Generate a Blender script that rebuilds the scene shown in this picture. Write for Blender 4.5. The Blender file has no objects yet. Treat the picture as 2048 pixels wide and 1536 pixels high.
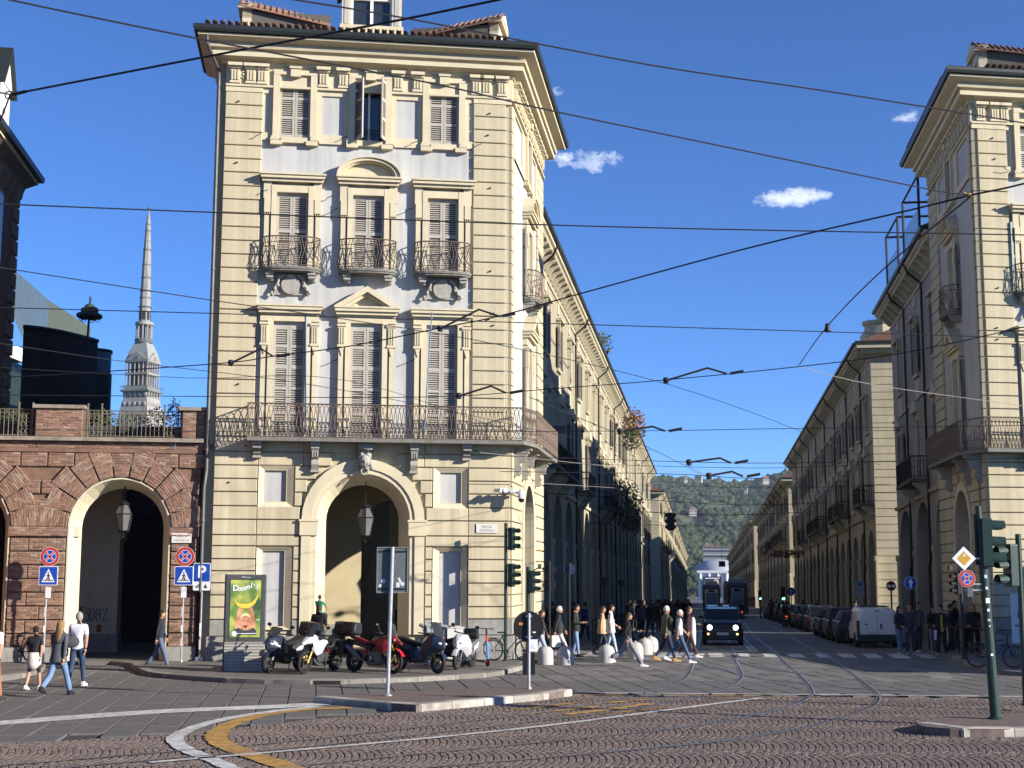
import bpy, bmesh, math, random
import numpy as np
from mathutils import Vector, Matrix
R = math.radians
rnd = random.Random(7)
SC = bpy.context.scene
C = SC.collection

# ------------------------------------------------------------------ camera
F, H, PITCH, ROLL = 2750.0, 2.85, R(7.78), R(0.13)
cam = bpy.data.cameras.new('camera')
cam.sensor_width = 36; cam.lens = F / 2048 * 36
cam.clip_start = 0.1; cam.clip_end = 9000
co = bpy.data.objects.new('camera', cam); C.objects.link(co)
co.location = (0, 0, H)
co.rotation_euler = (Matrix.Rotation(math.pi / 2 + PITCH, 4, 'X') @ Matrix.Rotation(ROLL, 4, 'Z')).to_euler()
SC.camera = co

# ------------------------------------------------------------------ light
SUN_EL = R(18.5)
sv = Vector((0.9135, -0.4067, 0)).normalized()          # horizontal direction towards the sun
sdir = Vector((sv.x * math.cos(SUN_EL), sv.y * math.cos(SUN_EL), math.sin(SUN_EL)))
sun = bpy.data.lights.new('sun', 'SUN'); sun.energy = 5.0; sun.angle = R(0.53); sun.color = (1.0, 0.935, 0.835)
so = bpy.data.objects.new('sun', sun); C.objects.link(so)
so.rotation_euler = sdir.to_track_quat('Z', 'Y').to_euler()
so.location = (40, -30, 40)

W = bpy.data.worlds.new('World'); SC.world = W; W.use_nodes = True
nt = W.node_tree; bg = nt.nodes['Background']
sky = nt.nodes.new('ShaderNodeTexSky'); sky.sky_type = 'NISHITA'; sky.sun_disc = False
sky.sun_elevation = SUN_EL; sky.sun_rotation = math.atan2(sv.x, sv.y)
sky.altitude = 240; sky.air_density = 0.6; sky.dust_density = 0.0; sky.ozone_density = 8.5
bg.inputs['Strength'].default_value = 0.105
SC.view_settings.view_transform = 'Standard'; SC.view_settings.look = 'None'
SC.view_settings.gamma = 1; SC.view_settings.use_curve_mapping = False
SC.view_settings.exposure = 1.05
SC.cycles.use_denoising = True
SC.cycles.max_bounces = 5; SC.cycles.diffuse_bounces = 3; SC.cycles.glossy_bounces = 3
SC.cycles.transparent_max_bounces = 8; SC.cycles.sample_clamp_indirect = 4
SC.cycles.caustics_reflective = False; SC.cycles.caustics_refractive = False

# wisps of cloud in the sky, by direction
def pixdir(px, py):
    cp, sp = math.cos(PITCH), math.sin(PITCH)
    x, y = px - 1024, py - 768; c, sn = math.cos(ROLL), math.sin(ROLL)
    v = Vector((c * x + sn * y, c * y - sn * x, F))
    v = Vector((v.x, v[2] * cp + v[1] * sp, -v[1] * cp + v[2] * sp))
    return v
def clouds():
    N = nt.nodes; L = nt.links
    tc = N.new('ShaderNodeTexCoord')
    def n(t, **k):
        o = N.new(t)
        for a, b in k.items(): setattr(o, a, b)
        return o
    def math_(op, a, b=None, c=None):
        o = n('ShaderNodeMath', operation=op)
        for i, x in enumerate((a, b, c)):
            if x is None: continue
            if isinstance(x, (int, float)): o.inputs[i].default_value = x
            else: L.new(x, o.inputs[i])
        return o.outputs[0]
    mp = n('ShaderNodeMapping'); mp.inputs['Scale'].default_value = (95, 95, 150); L.new(tc.outputs['Generated'], mp.inputs[0])
    nz = n('ShaderNodeTexNoise'); nz.inputs['Scale'].default_value = 1.0; nz.inputs['Detail'].default_value = 9; nz.inputs['Roughness'].default_value = .72
    L.new(mp.outputs[0], nz.inputs[0])
    tot = None
    for px, py, w, h, k in ((1585, 395, 96, 26, 1.25), (1190, 322, 80, 34, .85), (1118, 316, 30, 24, .75), (1810, 233, 36, 26, .75), (1113, 183, 26, 24, .7), (1316, 331, 30, 12, .22), (1110, 225, 24, 12, .35), (1640, 440, 40, 16, .15)):
        d = pixdir(px, py).normalized()
        rt = Vector((d.y, -d.x, 0)).normalized(); up = rt.cross(d)
        def dot(v, s):
            o = n('ShaderNodeVectorMath', operation='DOT_PRODUCT'); L.new(tc.outputs['Generated'], o.inputs[0]); o.inputs[1].default_value = v
            return math_('MULTIPLY', o.outputs['Value'], s)
        a = dot(rt, F / w); b = dot(up, F / h)
        r2 = math_('ADD', math_('MULTIPLY', a, a), math_('MULTIPLY', b, b))
        fwd = n('ShaderNodeVectorMath', operation='DOT_PRODUCT'); L.new(tc.outputs['Generated'], fwd.inputs[0]); fwd.inputs[1].default_value = d
        m = math_('MULTIPLY', math_('MAXIMUM', math_('SUBTRACT', 1.0, r2), 0.0), math_('GREATER_THAN', fwd.outputs['Value'], 0.9))
        m = math_('MULTIPLY', m, k)
        tot = m if tot is None else math_('ADD', tot, m)
    den = math_('MULTIPLY', math_('MAXIMUM', math_('SUBTRACT', math_('ADD', nz.outputs[0], math_('MULTIPLY', tot, .46)), 0.74), 0.0), 2.6)
    den = math_('MINIMUM', den, 0.75)
    mix = n('ShaderNodeMix', data_type='RGBA'); mix.inputs[7].default_value = (5.4, 5.9, 6.6, 1)
    L.new(den, mix.inputs[0]); L.new(sky.outputs[0], mix.inputs[6]); L.new(mix.outputs[2], bg.inputs['Color'])
clouds()

# ------------------------------------------------------------------ geometry helpers
FA = R(8.08); SA = R(90 - 7.85)                # facade line and street direction
T = Vector((math.cos(FA), math.sin(FA), 0)); NRM = Vector((math.sin(FA), -math.cos(FA), 0))
O = Vector((-0.03, 44.25, 0))                    # corner of the corner building
S = Vector((math.cos(SA), math.sin(SA), 0))
GRADE = 0.018
def street_d(x, y):
    """distance along the street measured from the facade line"""
    v = Vector((x, y, 0)) - O
    return v.dot(NRM) / S.dot(NRM)
def gz(x, y):
    d = street_d(x, y)
    return 0.0 if d < 4 else -GRADE * (min(d, 1150) - 4)
def at(px, py, D):
    d = pixdir(px, py); return Vector((0, 0, H)) + d * (D / d.y)
def atz(px, py, z):
    d = pixdir(px, py); return Vector((0, 0, H)) + d * ((z - H) / d.z)
def gp(px, py, z=0.0):
    """point of the ground (plus z) seen at a pixel"""
    p = atz(px, py, z)
    for _ in range(12): p = atz(px, py, gz(p.x, p.y) + z)
    return p
def loc2w(u, y, z=0):                            # facade coordinates to world
    return O + T * u - NRM * y + Vector((0, 0, z))

class MB:
    def __init__(s, shear=0.0, tf=None): s.v = []; s.f = []; s.m = []; s.sh = shear; s.tf = tf
    def add(s, vs, fs, m=0):
        b = len(s.v)
        if s.tf is not None: vs = [s.tf @ Vector(q) for q in vs]
        s.v += [(x, y, z + s.sh * x) for x, y, z in vs] if s.sh else [tuple(q) for q in vs]
        s.f += [tuple(b + i for i in q) for q in fs]; s.m += [m] * len(fs)
        return s
    def box(s, x0, x1, y0, y1, z0, z1, m=0):
        return s.add([(x0, y0, z0), (x1, y0, z0), (x1, y1, z0), (x0, y1, z0), (x0, y0, z1), (x1, y0, z1), (x1, y1, z1), (x0, y1, z1)],
                     [(0, 3, 2, 1), (4, 5, 6, 7), (0, 1, 5, 4), (1, 2, 6, 5), (2, 3, 7, 6), (3, 0, 4, 7)], m)
    def cbox(s, x0, x1, y0, y1, z0, z1, c=.02, m=0):
        """box with its front (-y) face chamfered"""
        return s.add([(x0, y0 + c, z0), (x1, y0 + c, z0), (x1, y1, z0), (x0, y1, z0), (x0, y0 + c, z1), (x1, y0 + c, z1), (x1, y1, z1), (x0, y1, z1),
                      (x0 + c, y0, z0 + c), (x1 - c, y0, z0 + c), (x1 - c, y0, z1 - c), (x0 + c, y0, z1 - c)],
                     [(8, 9, 10, 11), (0, 1, 9, 8), (1, 5, 10, 9), (5, 4, 11, 10), (4, 0, 8, 11), (0, 3, 2, 1), (4, 5, 6, 7), (1, 2, 6, 5), (2, 3, 7, 6), (3, 0, 4, 7)], m)
    def obox(s, c, sx, sy, sz, rot=None, m=0):
        """box centred at c with half sizes, turned by a Matrix/angle"""
        M = rot if isinstance(rot, Matrix) else Matrix.Rotation(rot or 0, 3, 'Z')
        vs = [Vector(c) + M @ Vector((a * sx, b * sy, d * sz)) for d in (-1, 1) for a, b in ((-1, -1), (1, -1), (1, 1), (-1, 1))]
        return s.add(vs, [(0, 3, 2, 1), (4, 5, 6, 7), (0, 1, 5, 4), (1, 2, 6, 5), (2, 3, 7, 6), (3, 0, 4, 7)], m)
    def prism(s, poly, a, b, axis='y', m=0, caps=True):
        """polygon of (p,q) swept along an axis: y -> (x,z), x -> (y,z), z -> (x,y)"""
        def P(p, q, t): return {'y': (p, t, q), 'x': (t, p, q), 'z': (p, q, t)}[axis]
        n = len(poly)
        vs = [P(p, q, a) for p, q in poly] + [P(p, q, b) for p, q in poly]
        fs = [(i, (i + 1) % n, n + (i + 1) % n, n + i) for i in range(n)]
        if caps: fs += [tuple(range(n))[::-1], tuple(range(n, 2 * n))]
        return s.add(vs, fs, m)
    def tube(s, pts, r, n=6, m=0, caps=True, r1=None):
        pts = [Vector(p) for p in pts]; k = len(pts); vs = []
        prev = None
        for i, p in enumerate(pts):
            d = (pts[min(i + 1, k - 1)] - pts[max(i - 1, 0)])
            d = d.normalized() if d.length > 1e-9 else Vector((0, 0, 1))
            ref = prev if prev is not None and abs(prev.dot(d)) < .95 else (Vector((0, 0, 1)) if abs(d.z) < .9 else Vector((1, 0, 0)))
            a = d.cross(ref).normalized(); b = d.cross(a).normalized(); prev = ref
            rr = r if r1 is None else r + (r1 - r) * i / max(1, k - 1)
            if isinstance(r, (list, tuple)): rr = r[i]
            vs += [p + (a * math.cos(2 * math.pi * j / n) + b * math.sin(2 * math.pi * j / n)) * rr for j in range(n)]
        fs = [(i * n + j, i * n + (j + 1) % n, (i + 1) * n + (j + 1) % n, (i + 1) * n + j) for i in range(k - 1) for j in range(n)]
        if caps: fs += [tuple(range(n)), tuple(range((k - 1) * n, k * n))[::-1]]
        return s.add(vs, fs, m)
    def lathe(s, prof, n=16, c=(0, 0, 0), m=0, a0=0.0, a1=2 * math.pi, M=None):
        """profile of (radius, height) turned round z (M turns the whole)"""
        full = abs(a1 - a0 - 2 * math.pi) < 1e-6; k = n if full else n + 1
        vs = []
        for r, z in prof:
            for j in range(k):
                a = a0 + (a1 - a0) * j / n
                p = Vector((r * math.cos(a), r * math.sin(a), z))
                vs.append((M @ p if M else p) + Vector(c))
        fs = []
        for i in range(len(prof) - 1):
            for j in range(n):
                j2 = (j + 1) % k
                fs.append((i * k + j, i * k + j2, (i + 1) * k + j2, (i + 1) * k + j))
        return s.add(vs, fs, m)
    def ball(s, c, rx, ry=None, rz=None, n=10, k=6, m=0, M=None):
        ry = ry or rx; rz = rz or rx; vs = []
        for i in range(k + 1):
            t = math.pi * i / k
            for j in range(n):
                a = 2 * math.pi * j / n
                p = Vector((rx * math.sin(t) * math.cos(a), ry * math.sin(t) * math.sin(a), rz * math.cos(t)))
                vs.append((M @ p if M else p) + Vector(c))
        fs = [(i * n + j, (i + 1) * n + j, (i + 1) * n + (j + 1) % n, i * n + (j + 1) % n) for i in range(k) for j in range(n)]
        return s.add(vs, fs, m)
    def torus(s, c, Rr, r, n=24, k=8, m=0, axis='x', sq=1.0):
        vs = []
        for i in range(n):
            a = 2 * math.pi * i / n
            for j in range(k):
                b = 2 * math.pi * j / k
                q = Rr + r * math.cos(b); w = r * math.sin(b) * sq
                p = {'x': (w, q * math.cos(a), q * math.sin(a)), 'y': (q * math.cos(a), w, q * math.sin(a)), 'z': (q * math.cos(a), q * math.sin(a), w)}[axis]
                vs.append(Vector(p) + Vector(c))
        fs = [(i * k + j, ((i + 1) % n) * k + j, ((i + 1) % n) * k + (j + 1) % k, i * k + (j + 1) % k) for i in range(n) for j in range(k)]
        return s.add(vs, fs, m)
    def loft(s, secs, m=0, caps=True, closed=True):
        """list of sections, each a list of 3-D points of equal count"""
        n = len(secs[0]); vs = [p for q in secs for p in q]
        fs = [(i * n + j, i * n + (j + 1) % n, (i + 1) * n + (j + 1) % n, (i + 1) * n + j) for i in range(len(secs) - 1) for j in range(n if closed else n - 1)]
        if caps: fs += [tuple(range(n))[::-1], tuple(range((len(secs) - 1) * n, len(secs) * n))]
        return s.add(vs, fs, m)
    def arch(s, x0, x1, z0, z1, cx, a, zs, y0, y1, n=14, m=0, mi=None, rise=None):
        """wall panel x0..x1, z0..z1 with a round arch (half width a, springing zs) from y0 (front) to y1"""
        mi = m if mi is None else mi; rise = rise or a
        arc = [(cx - a, z0), (cx - a, zs)] + [(cx - a * math.cos(math.pi * i / n), zs + rise * math.sin(math.pi * i / n)) for i in range(1, n)] + [(cx + a, zs), (cx + a, z0)]
        out = []
        for (x, z) in arc:
            if z <= zs + 1e-9: out.append((x0 if x < cx else x1, z))
            else:
                t = (x - (cx - a)) / (2 * a); out.append((x0 + (x1 - x0) * t, z1))
        for yy, flip in ((y0, 0), (y1, 1)):
            vs = [(x, yy, z) for x, z in arc] + [(x, yy, z) for x, z in out]; k = len(arc); fs = []
            for i in range(k - 1):
                q = (i, i + 1, k + i + 1, k + i); fs.append(q[::-1] if flip else q)
            vs += [(x0, yy, z1), (x1, yy, z1)]
            t = (k + 1, k + 2, 2 * k); fs.append(t if not flip else t[::-1]); t = (2 * k - 3, 2 * k - 2, 2 * k + 1)
            fs.append(t if not flip else t[::-1])
            s.add(vs, fs, m)
        s.add([(x, y0, z) for x, z in arc] + [(x, y1, z) for x, z in arc], [(i, len(arc) + i, len(arc) + i + 1, i + 1) for i in range(len(arc) - 1)], mi)
        return s
    def archband(s, cx, a, b, zs, z0, y0, y1, n=18, m=0):
        """archivolt: ring between radii a and b with legs down to z0"""
        inn = [(cx - a, z0)] + [(cx - a * math.cos(math.pi * i / n), zs + a * math.sin(math.pi * i / n)) for i in range(n + 1)] + [(cx + a, z0)]
        out = [(cx - b, z0)] + [(cx - b * math.cos(math.pi * i / n), zs + b * math.sin(math.pi * i / n)) for i in range(n + 1)] + [(cx + b, z0)]
        k = len(inn)
        vs = [(x, y0, z) for x, z in inn] + [(x, y0, z) for x, z in out] + [(x, y1, z) for x, z in inn] + [(x, y1, z) for x, z in out]
        fs = []
        for i in range(k - 1):
            fs += [(i, i + 1, k + i + 1, k + i), (k + i, k + i + 1, 3 * k + i + 1, 3 * k + i), (i, 2 * k + i, 2 * k + i + 1, i + 1)]
        fs += [(0, k, 3 * k, 2 * k), (k - 1, 2 * k - 1, 4 * k - 1, 3 * k - 1)]
        return s.add(vs, fs, m)
    def sweep(s, path, prof, m=0, caps=True):
        """profile of (outward, z) points swept along a plan path (x, y), outward on the right-hand side, mitred"""
        P = [Vector(p) for p in path]; k = len(P); secs = []
        for i in range(k):
            a = (P[i] - P[i - 1]).normalized() if i else None; b = (P[i + 1] - P[i]).normalized() if i < k - 1 else None
            na = Vector((a.y, -a.x)) if a else None; nb = Vector((b.y, -b.x)) if b else None
            if na is None: o = nb
            elif nb is None: o = na
            else: o = (na + nb); o = o / max(.25, o.length_squared) * 2
            secs.append([(P[i].x + o.x * w, P[i].y + o.y * w, z) for w, z in prof])
        return s.loft(secs, m, caps)
    def holes(s, x0, x1, z0, z1, hs, y0, depth, m=0, mi=None):
        """wall sheet at y0 with rectangular holes (hx0,hx1,hz0,hz1) and reveals of the given depth"""
        mi = m if mi is None else mi
        xs = sorted({x0, x1} | {h[0] for h in hs} | {h[1] for h in hs}); zs = sorted({z0, z1} | {h[2] for h in hs} | {h[3] for h in hs})
        for i in range(len(xs) - 1):
            for j in range(len(zs) - 1):
                mx, mz = (xs[i] + xs[i + 1]) / 2, (zs[j] + zs[j + 1]) / 2
                if any(h[0] < mx < h[1] and h[2] < mz < h[3] for h in hs): continue
                s.add([(xs[i], y0, zs[j]), (xs[i + 1], y0, zs[j]), (xs[i + 1], y0, zs[j + 1]), (xs[i], y0, zs[j + 1])], [(0, 1, 2, 3)], m)
        for a, b, c, d in hs:
            y1 = y0 + depth
            s.add([(a, y0, c), (b, y0, c), (b, y0, d), (a, y0, d), (a, y1, c), (b, y1, c), (b, y1, d), (a, y1, d)], [(0, 4, 5, 1), (1, 5, 6, 2), (2, 6, 7, 3), (3, 7, 4, 0)], mi)
        return s
    def mesh(s, name, mats, smooth=False):
        me = bpy.data.meshes.new(name)
        me.from_pydata([tuple(v) for v in s.v], [], s.f)
        for mt in (mats if isinstance(mats, (list, tuple)) else [mats]): me.materials.append(mt)
        if any(s.m): me.polygons.foreach_set('material_index', s.m)
        if smooth: me.polygons.foreach_set('use_smooth', [True] * len(s.f))
        me.update()
        return me
    def build(s, name, mats, parent=None, loc=None, rot=None, smooth=False, bevel=0, subd=0):
        o = bpy.data.objects.new(name, s.mesh(name, mats, smooth)); C.objects.link(o)
        if parent is not None: o.parent = parent
        if loc is not None: o.location = loc
        if rot is not None: o.rotation_euler = (0, 0, rot) if isinstance(rot, (int, float)) else rot
        if bevel:
            b = o.modifiers.new('bevel', 'BEVEL'); b.width = bevel; b.segments = 2; b.limit_method = 'ANGLE'; b.angle_limit = R(35)
        if subd:
            b = o.modifiers.new('subdivision', 'SUBSURF'); b.levels = subd; b.render_levels = subd
        return o
def inst(me, name, parent=None, loc=(0, 0, 0), rot=None, scale=None):
    o = bpy.data.objects.new(name, me); C.objects.link(o)
    if parent is not None: o.parent = parent
    o.location = loc
    if rot is not None: o.rotation_euler = (0, 0, rot) if isinstance(rot, (int, float)) else rot
    if scale is not None: o.scale = scale
    return o
def tag(o, label=None, cat=None, group=None, kind=None):
    if label: o['label'] = label
    if cat: o['category'] = cat
    if group: o['group'] = group
    if kind: o['kind'] = kind
    return o
def thing(name, label, cat, loc=(0, 0, 0), rot=0, group=None):
    o = bpy.data.objects.new(name, None); C.objects.link(o); o.empty_display_size = .2
    o.location = loc; o.rotation_euler = (0, 0, rot) if isinstance(rot, (int, float)) else rot
    return tag(o, label, cat, group)
def kids(o): return [c for c in bpy.data.objects if c.parent is o]
def copy_tree(o, loc=None, rot=None, label=None, parent=None):
    c = o.copy(); C.objects.link(c)
    if parent is not None: c.parent = parent
    if loc is not None: c.location = loc
    if rot is not None: c.rotation_euler = (0, 0, rot)
    if label: c['label'] = label
    for k in o.children: copy_tree(k, parent=c)
    return c

# ------------------------------------------------------------------ materials
MATS = {}
def mat(name, col, rough=.85, metal=0.0, var=.12, scale=3.0, bump=0.0, bscale=None, spec=.3, emit=None, es=1.0, streak=0.0, var2=0.0, coat=0.0, trans=0.0):
    if name in MATS: return MATS[name]
    m = bpy.data.materials.new(name); m.use_nodes = True; N = m.node_tree.nodes; L = m.node_tree.links
    b = N['Principled BSDF']
    b.inputs['Roughness'].default_value = rough; b.inputs['Metallic'].default_value = metal
    b.inputs['Specular IOR Level'].default_value = spec; b.inputs['Coat Weight'].default_value = coat
    b.inputs['Transmission Weight'].default_value = trans
    b.inputs['Base Color'].default_value = (*col, 1)
    if emit:
        b.inputs['Emission Color'].default_value = (*emit, 1); b.inputs['Emission Strength'].default_value = es
    if var or bump or streak:
        tc = N.new('ShaderNodeTexCoord')
        def noise(sc, det=5, vec=None):
            t = N.new('ShaderNodeTexNoise'); t.inputs['Scale'].default_value = sc; t.inputs['Detail'].default_value = det; t.inputs['Roughness'].default_value = .62
            L.new(vec or tc.outputs['Object'], t.inputs['Vector']); return t.outputs['Fac']
        def mul(cin, fac, lo, hi):
            r = N.new('ShaderNodeMapRange'); r.inputs['From Min'].default_value = .3; r.inputs['From Max'].default_value = .7
            r.inputs['To Min'].default_value = lo; r.inputs['To Max'].default_value = hi; L.new(fac, r.inputs['Value'])
            x = N.new('ShaderNodeVectorMath'); x.operation = 'SCALE'
            if isinstance(cin, tuple): x.inputs[0].default_value = cin
            else: L.new(cin, x.inputs[0])
            L.new(r.outputs[0], x.inputs['Scale']); return x.outputs[0]
        c = tuple(col)
        if var:
            c = mul(c, noise(scale), 1 - var, 1 + var)
            if var2: c = mul(c, noise(scale * .13, 3), 1 - var2, 1 + var2 * .6)
        if streak:
            mp = N.new('ShaderNodeMapping'); mp.inputs['Scale'].default_value = (2.2, 2.2, .16); L.new(tc.outputs['Object'], mp.inputs[0])
            c = mul(c, noise(1.6, 6, mp.outputs[0]), 1 - streak, 1 + streak * .25)
        if not isinstance(c, tuple): L.new(c, b.inputs['Base Color'])
        if bump:
            bp = N.new('ShaderNodeBump'); bp.inputs['Strength'].default_value = min(1, bump); bp.inputs['Distance'].default_value = .01
            L.new(noise(bscale or scale * 8, 4), bp.inputs['Height']); L.new(bp.outputs[0], b.inputs['Normal'])
    MATS[name] = m
    return m
def rmat(name, col, amount=.35, **k):
    """material whose tone also differs from object to object"""
    new = name not in MATS
    m = mat(name, col, **k)
    if new:
        N = m.node_tree.nodes; L = m.node_tree.links; b = N['Principled BSDF']
        oi = N.new('ShaderNodeObjectInfo'); r = N.new('ShaderNodeMapRange'); r.inputs['To Min'].default_value = 1 - amount; r.inputs['To Max'].default_value = 1 + amount
        L.new(oi.outputs['Random'], r.inputs['Value'])
        x = N.new('ShaderNodeVectorMath'); x.operation = 'SCALE'
        if b.inputs['Base Color'].links: L.new(b.inputs['Base Color'].links[0].from_socket, x.inputs[0])
        else: x.inputs[0].default_value = col
        L.new(r.outputs[0], x.inputs['Scale']); L.new(x.outputs[0], b.inputs['Base Color'])
    return m
def islmat(name, cols, rough=.85, bump=.3, scale=12, var=.2, spec=.25):
    """material whose colour differs from one loose piece of the mesh to the next"""
    if name in MATS: return MATS[name]
    m = mat(name, cols[0], rough=rough, bump=bump, scale=scale, var=var, spec=spec)
    N = m.node_tree.nodes; L = m.node_tree.links; b = N['Principled BSDF']
    g = N.new('ShaderNodeNewGeometry'); cr = N.new('ShaderNodeValToRGB'); e = cr.color_ramp.elements
    e[0].color = (*cols[0], 1); e[1].color = (*cols[-1], 1)
    for i, c in enumerate(cols[1:-1]): x = e.new((i + 1) / (len(cols) - 1)); x.color = (*c, 1)
    L.new(g.outputs['Random Per Island'], cr.inputs[0])
    src = b.inputs['Base Color'].links[0].from_node            # SCALE vector node: swap its colour
    n = src
    while n.inputs[0].links and n.inputs[0].links[0].from_node.type == 'VECT_MATH': n = n.inputs[0].links[0].from_node
    L.new(cr.outputs[0], n.inputs[0])
    return m
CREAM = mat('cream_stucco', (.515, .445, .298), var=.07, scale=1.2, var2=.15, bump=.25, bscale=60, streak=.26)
CREAM2 = mat('cream_stucco_moulding', (.55, .48, .33), var=.06, scale=1.5, bump=.1, bscale=60, streak=.12)
PALE = mat('pale_grey_stucco', (.44, .435, .415), var=.06, scale=1.0, var2=.10, bump=.2, bscale=60, streak=.2)
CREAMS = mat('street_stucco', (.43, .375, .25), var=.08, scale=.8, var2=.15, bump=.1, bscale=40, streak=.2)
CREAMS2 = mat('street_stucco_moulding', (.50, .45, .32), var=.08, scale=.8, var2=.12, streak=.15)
GREYS = mat('street_stucco_grey', (.33, .32, .27), var=.08, scale=.8, var2=.15, streak=.2)
STONE = mat('grey_plinth_stone', (.26, .25, .225), var=.2, scale=4, bump=.3, bscale=30, streak=.15)
PALESTONE = mat('pale_stone', (.30, .285, .25), var=.15, scale=6, bump=.3, bscale=30)
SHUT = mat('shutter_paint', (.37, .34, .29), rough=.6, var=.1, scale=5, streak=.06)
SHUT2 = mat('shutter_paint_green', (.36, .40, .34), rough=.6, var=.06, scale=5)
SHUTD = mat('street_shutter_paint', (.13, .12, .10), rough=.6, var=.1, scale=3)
GUT = mat('dark_gutter_metal', (.028, .033, .033), rough=.45, metal=.3, var=.15, scale=3)
PIPE = mat('downpipe_metal', (.10, .105, .10), rough=.5, metal=.3, var=.2, scale=2)
TILE = islmat('roof_tile', [(.20, .10, .065), (.27, .15, .10), (.16, .09, .065), (.24, .14, .11)], rough=.9)
IRON = mat('balcony_iron', (.13, .095, .075), rough=.6, metal=.2, var=.2, scale=6)
DIRON = mat('dark_iron', (.025, .025, .025), rough=.5, metal=.4, var=.2, scale=6)
GLASS = mat('window_glass', (.02, .025, .03), rough=.04, var=0, spec=.9)
GLASSC = mat('lantern_glass', (.10, .10, .095), rough=.15, var=.1, spec=.8)
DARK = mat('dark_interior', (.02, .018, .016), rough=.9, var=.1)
WHITE = mat('white_paint', (.78, .77, .75), rough=.6, var=.05, scale=4)
BLACKM = mat('black_plastic', (.012, .012, .013), rough=.45, var=.1, scale=5)
GALV = mat('galvanised_steel', (.42, .43, .44), rough=.42, metal=.6, var=.15, scale=8)
TLG = mat('traffic_light_green_paint', (.022, .045, .036), rough=.4, var=.15, scale=6)
WOOD = mat('old_wood', (.10, .06, .035), var=.2, scale=5)
CHROME = mat('chrome', (.6, .6, .6), rough=.15, metal=1, var=0)
RUB = mat('tyre_rubber', (.014, .014, .014), rough=.75, var=.1, scale=8)
# ------------------------------------------------------------------ ground, road, kerbs, markings
SLAB = islmat('road_slab_stone', [(.135, .129, .119), (.18, .17, .155), (.105, .10, .095), (.15, .141, .128), (.165, .155, .14)], rough=.75, bump=.35, scale=5, var=.18)
COB = islmat('porphyry_cobble', [(.145, .108, .088), (.185, .145, .122), (.11, .086, .074), (.16, .12, .10), (.135, .115, .102)], rough=.7, bump=.3, scale=14, var=.2)
ROAD = mat('street_paving', (.12, .117, .112), rough=.7, var=.2, scale=.6, bump=.4, bscale=5, var2=.15)
BASE = mat('joint_grit', (.05, .046, .042), rough=1, var=.2, scale=4)
WALK = mat('sidewalk_paving', (.15, .138, .122), rough=.85, var=.15, scale=1.2, bump=.3, bscale=30, var2=.15)
KERB = rmat('kerb_stone_grey', (.20, .185, .16), .22, rough=.85, var=.2, scale=5, bump=.3, bscale=30)
KERBP = rmat('kerb_stone_painted', (.33, .305, .26), .5, rough=.85, var=.35, scale=4, bump=.3, bscale=30)
LINEW = mat('road_paint_white', (.50, .49, .46), rough=.7, var=.4, scale=5, var2=.2)
LINEY = mat('road_paint_yellow', (.42, .235, .06), rough=.7, var=.4, scale=5, var2=.2)
STEEL = mat('rail_steel', (.30, .29, .28), rough=.42, metal=.55, var=.2, scale=2)
GROOVE = mat('rail_groove', (.03, .03, .03), rough=.8, var=0)
FAR_GROUND = mat('far_ground', (.10, .10, .085), var=.2, scale=.05)

mb = MB()
us = (-3500, -60, 60, 3500); ds = (-70, 4, 1150, 3350)
for d in ds:
    for u in us:
        p = O + T * u + S * d; mb.v.append((p.x, p.y, gz(p.x, p.y) - .035))
for j in range(3):
    for i in range(3): mb.f.append((j * 4 + i, j * 4 + i + 1, j * 4 + 5 + i, j * 4 + 4 + i)); mb.m.append(0 if j == 0 and i == 1 else 1)
ground = mb.build('ground', [BASE, FAR_GROUND]); tag(ground, kind='structure')

# the street going down towards the river: one sheet that follows the grade
mb = MB()
k = 0
for d in (8.5, 40, 90, 200, 400, 760, 1150):
    for u in (-.6, 17.2):
        p = O + T * u + S * d; mb.v.append((p.x, p.y, gz(p.x, p.y) + .002))
for i in range(6): mb.f.append((2 * i, 2 * i + 1, 2 * i + 3, 2 * i + 2)); mb.m.append(0)
street = mb.build('street_road', ROAD); tag(street, kind='structure')

# edge between the grey slabs and the porphyry cobbles
EDGE = [gp(-700, 1531), gp(0, 1487), gp(360, 1466), gp(640, 1436), gp(1145, 1391), gp(1500, 1391), gp(2048, 1397), gp(2700, 1408)]
def edge_y(x):
    for a, b in zip(EDGE, EDGE[1:]):
        if x <= b.x: return a.y + (b.y - a.y) * (x - a.x) / (b.x - a.x)
    return EDGE[-1].y
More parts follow.
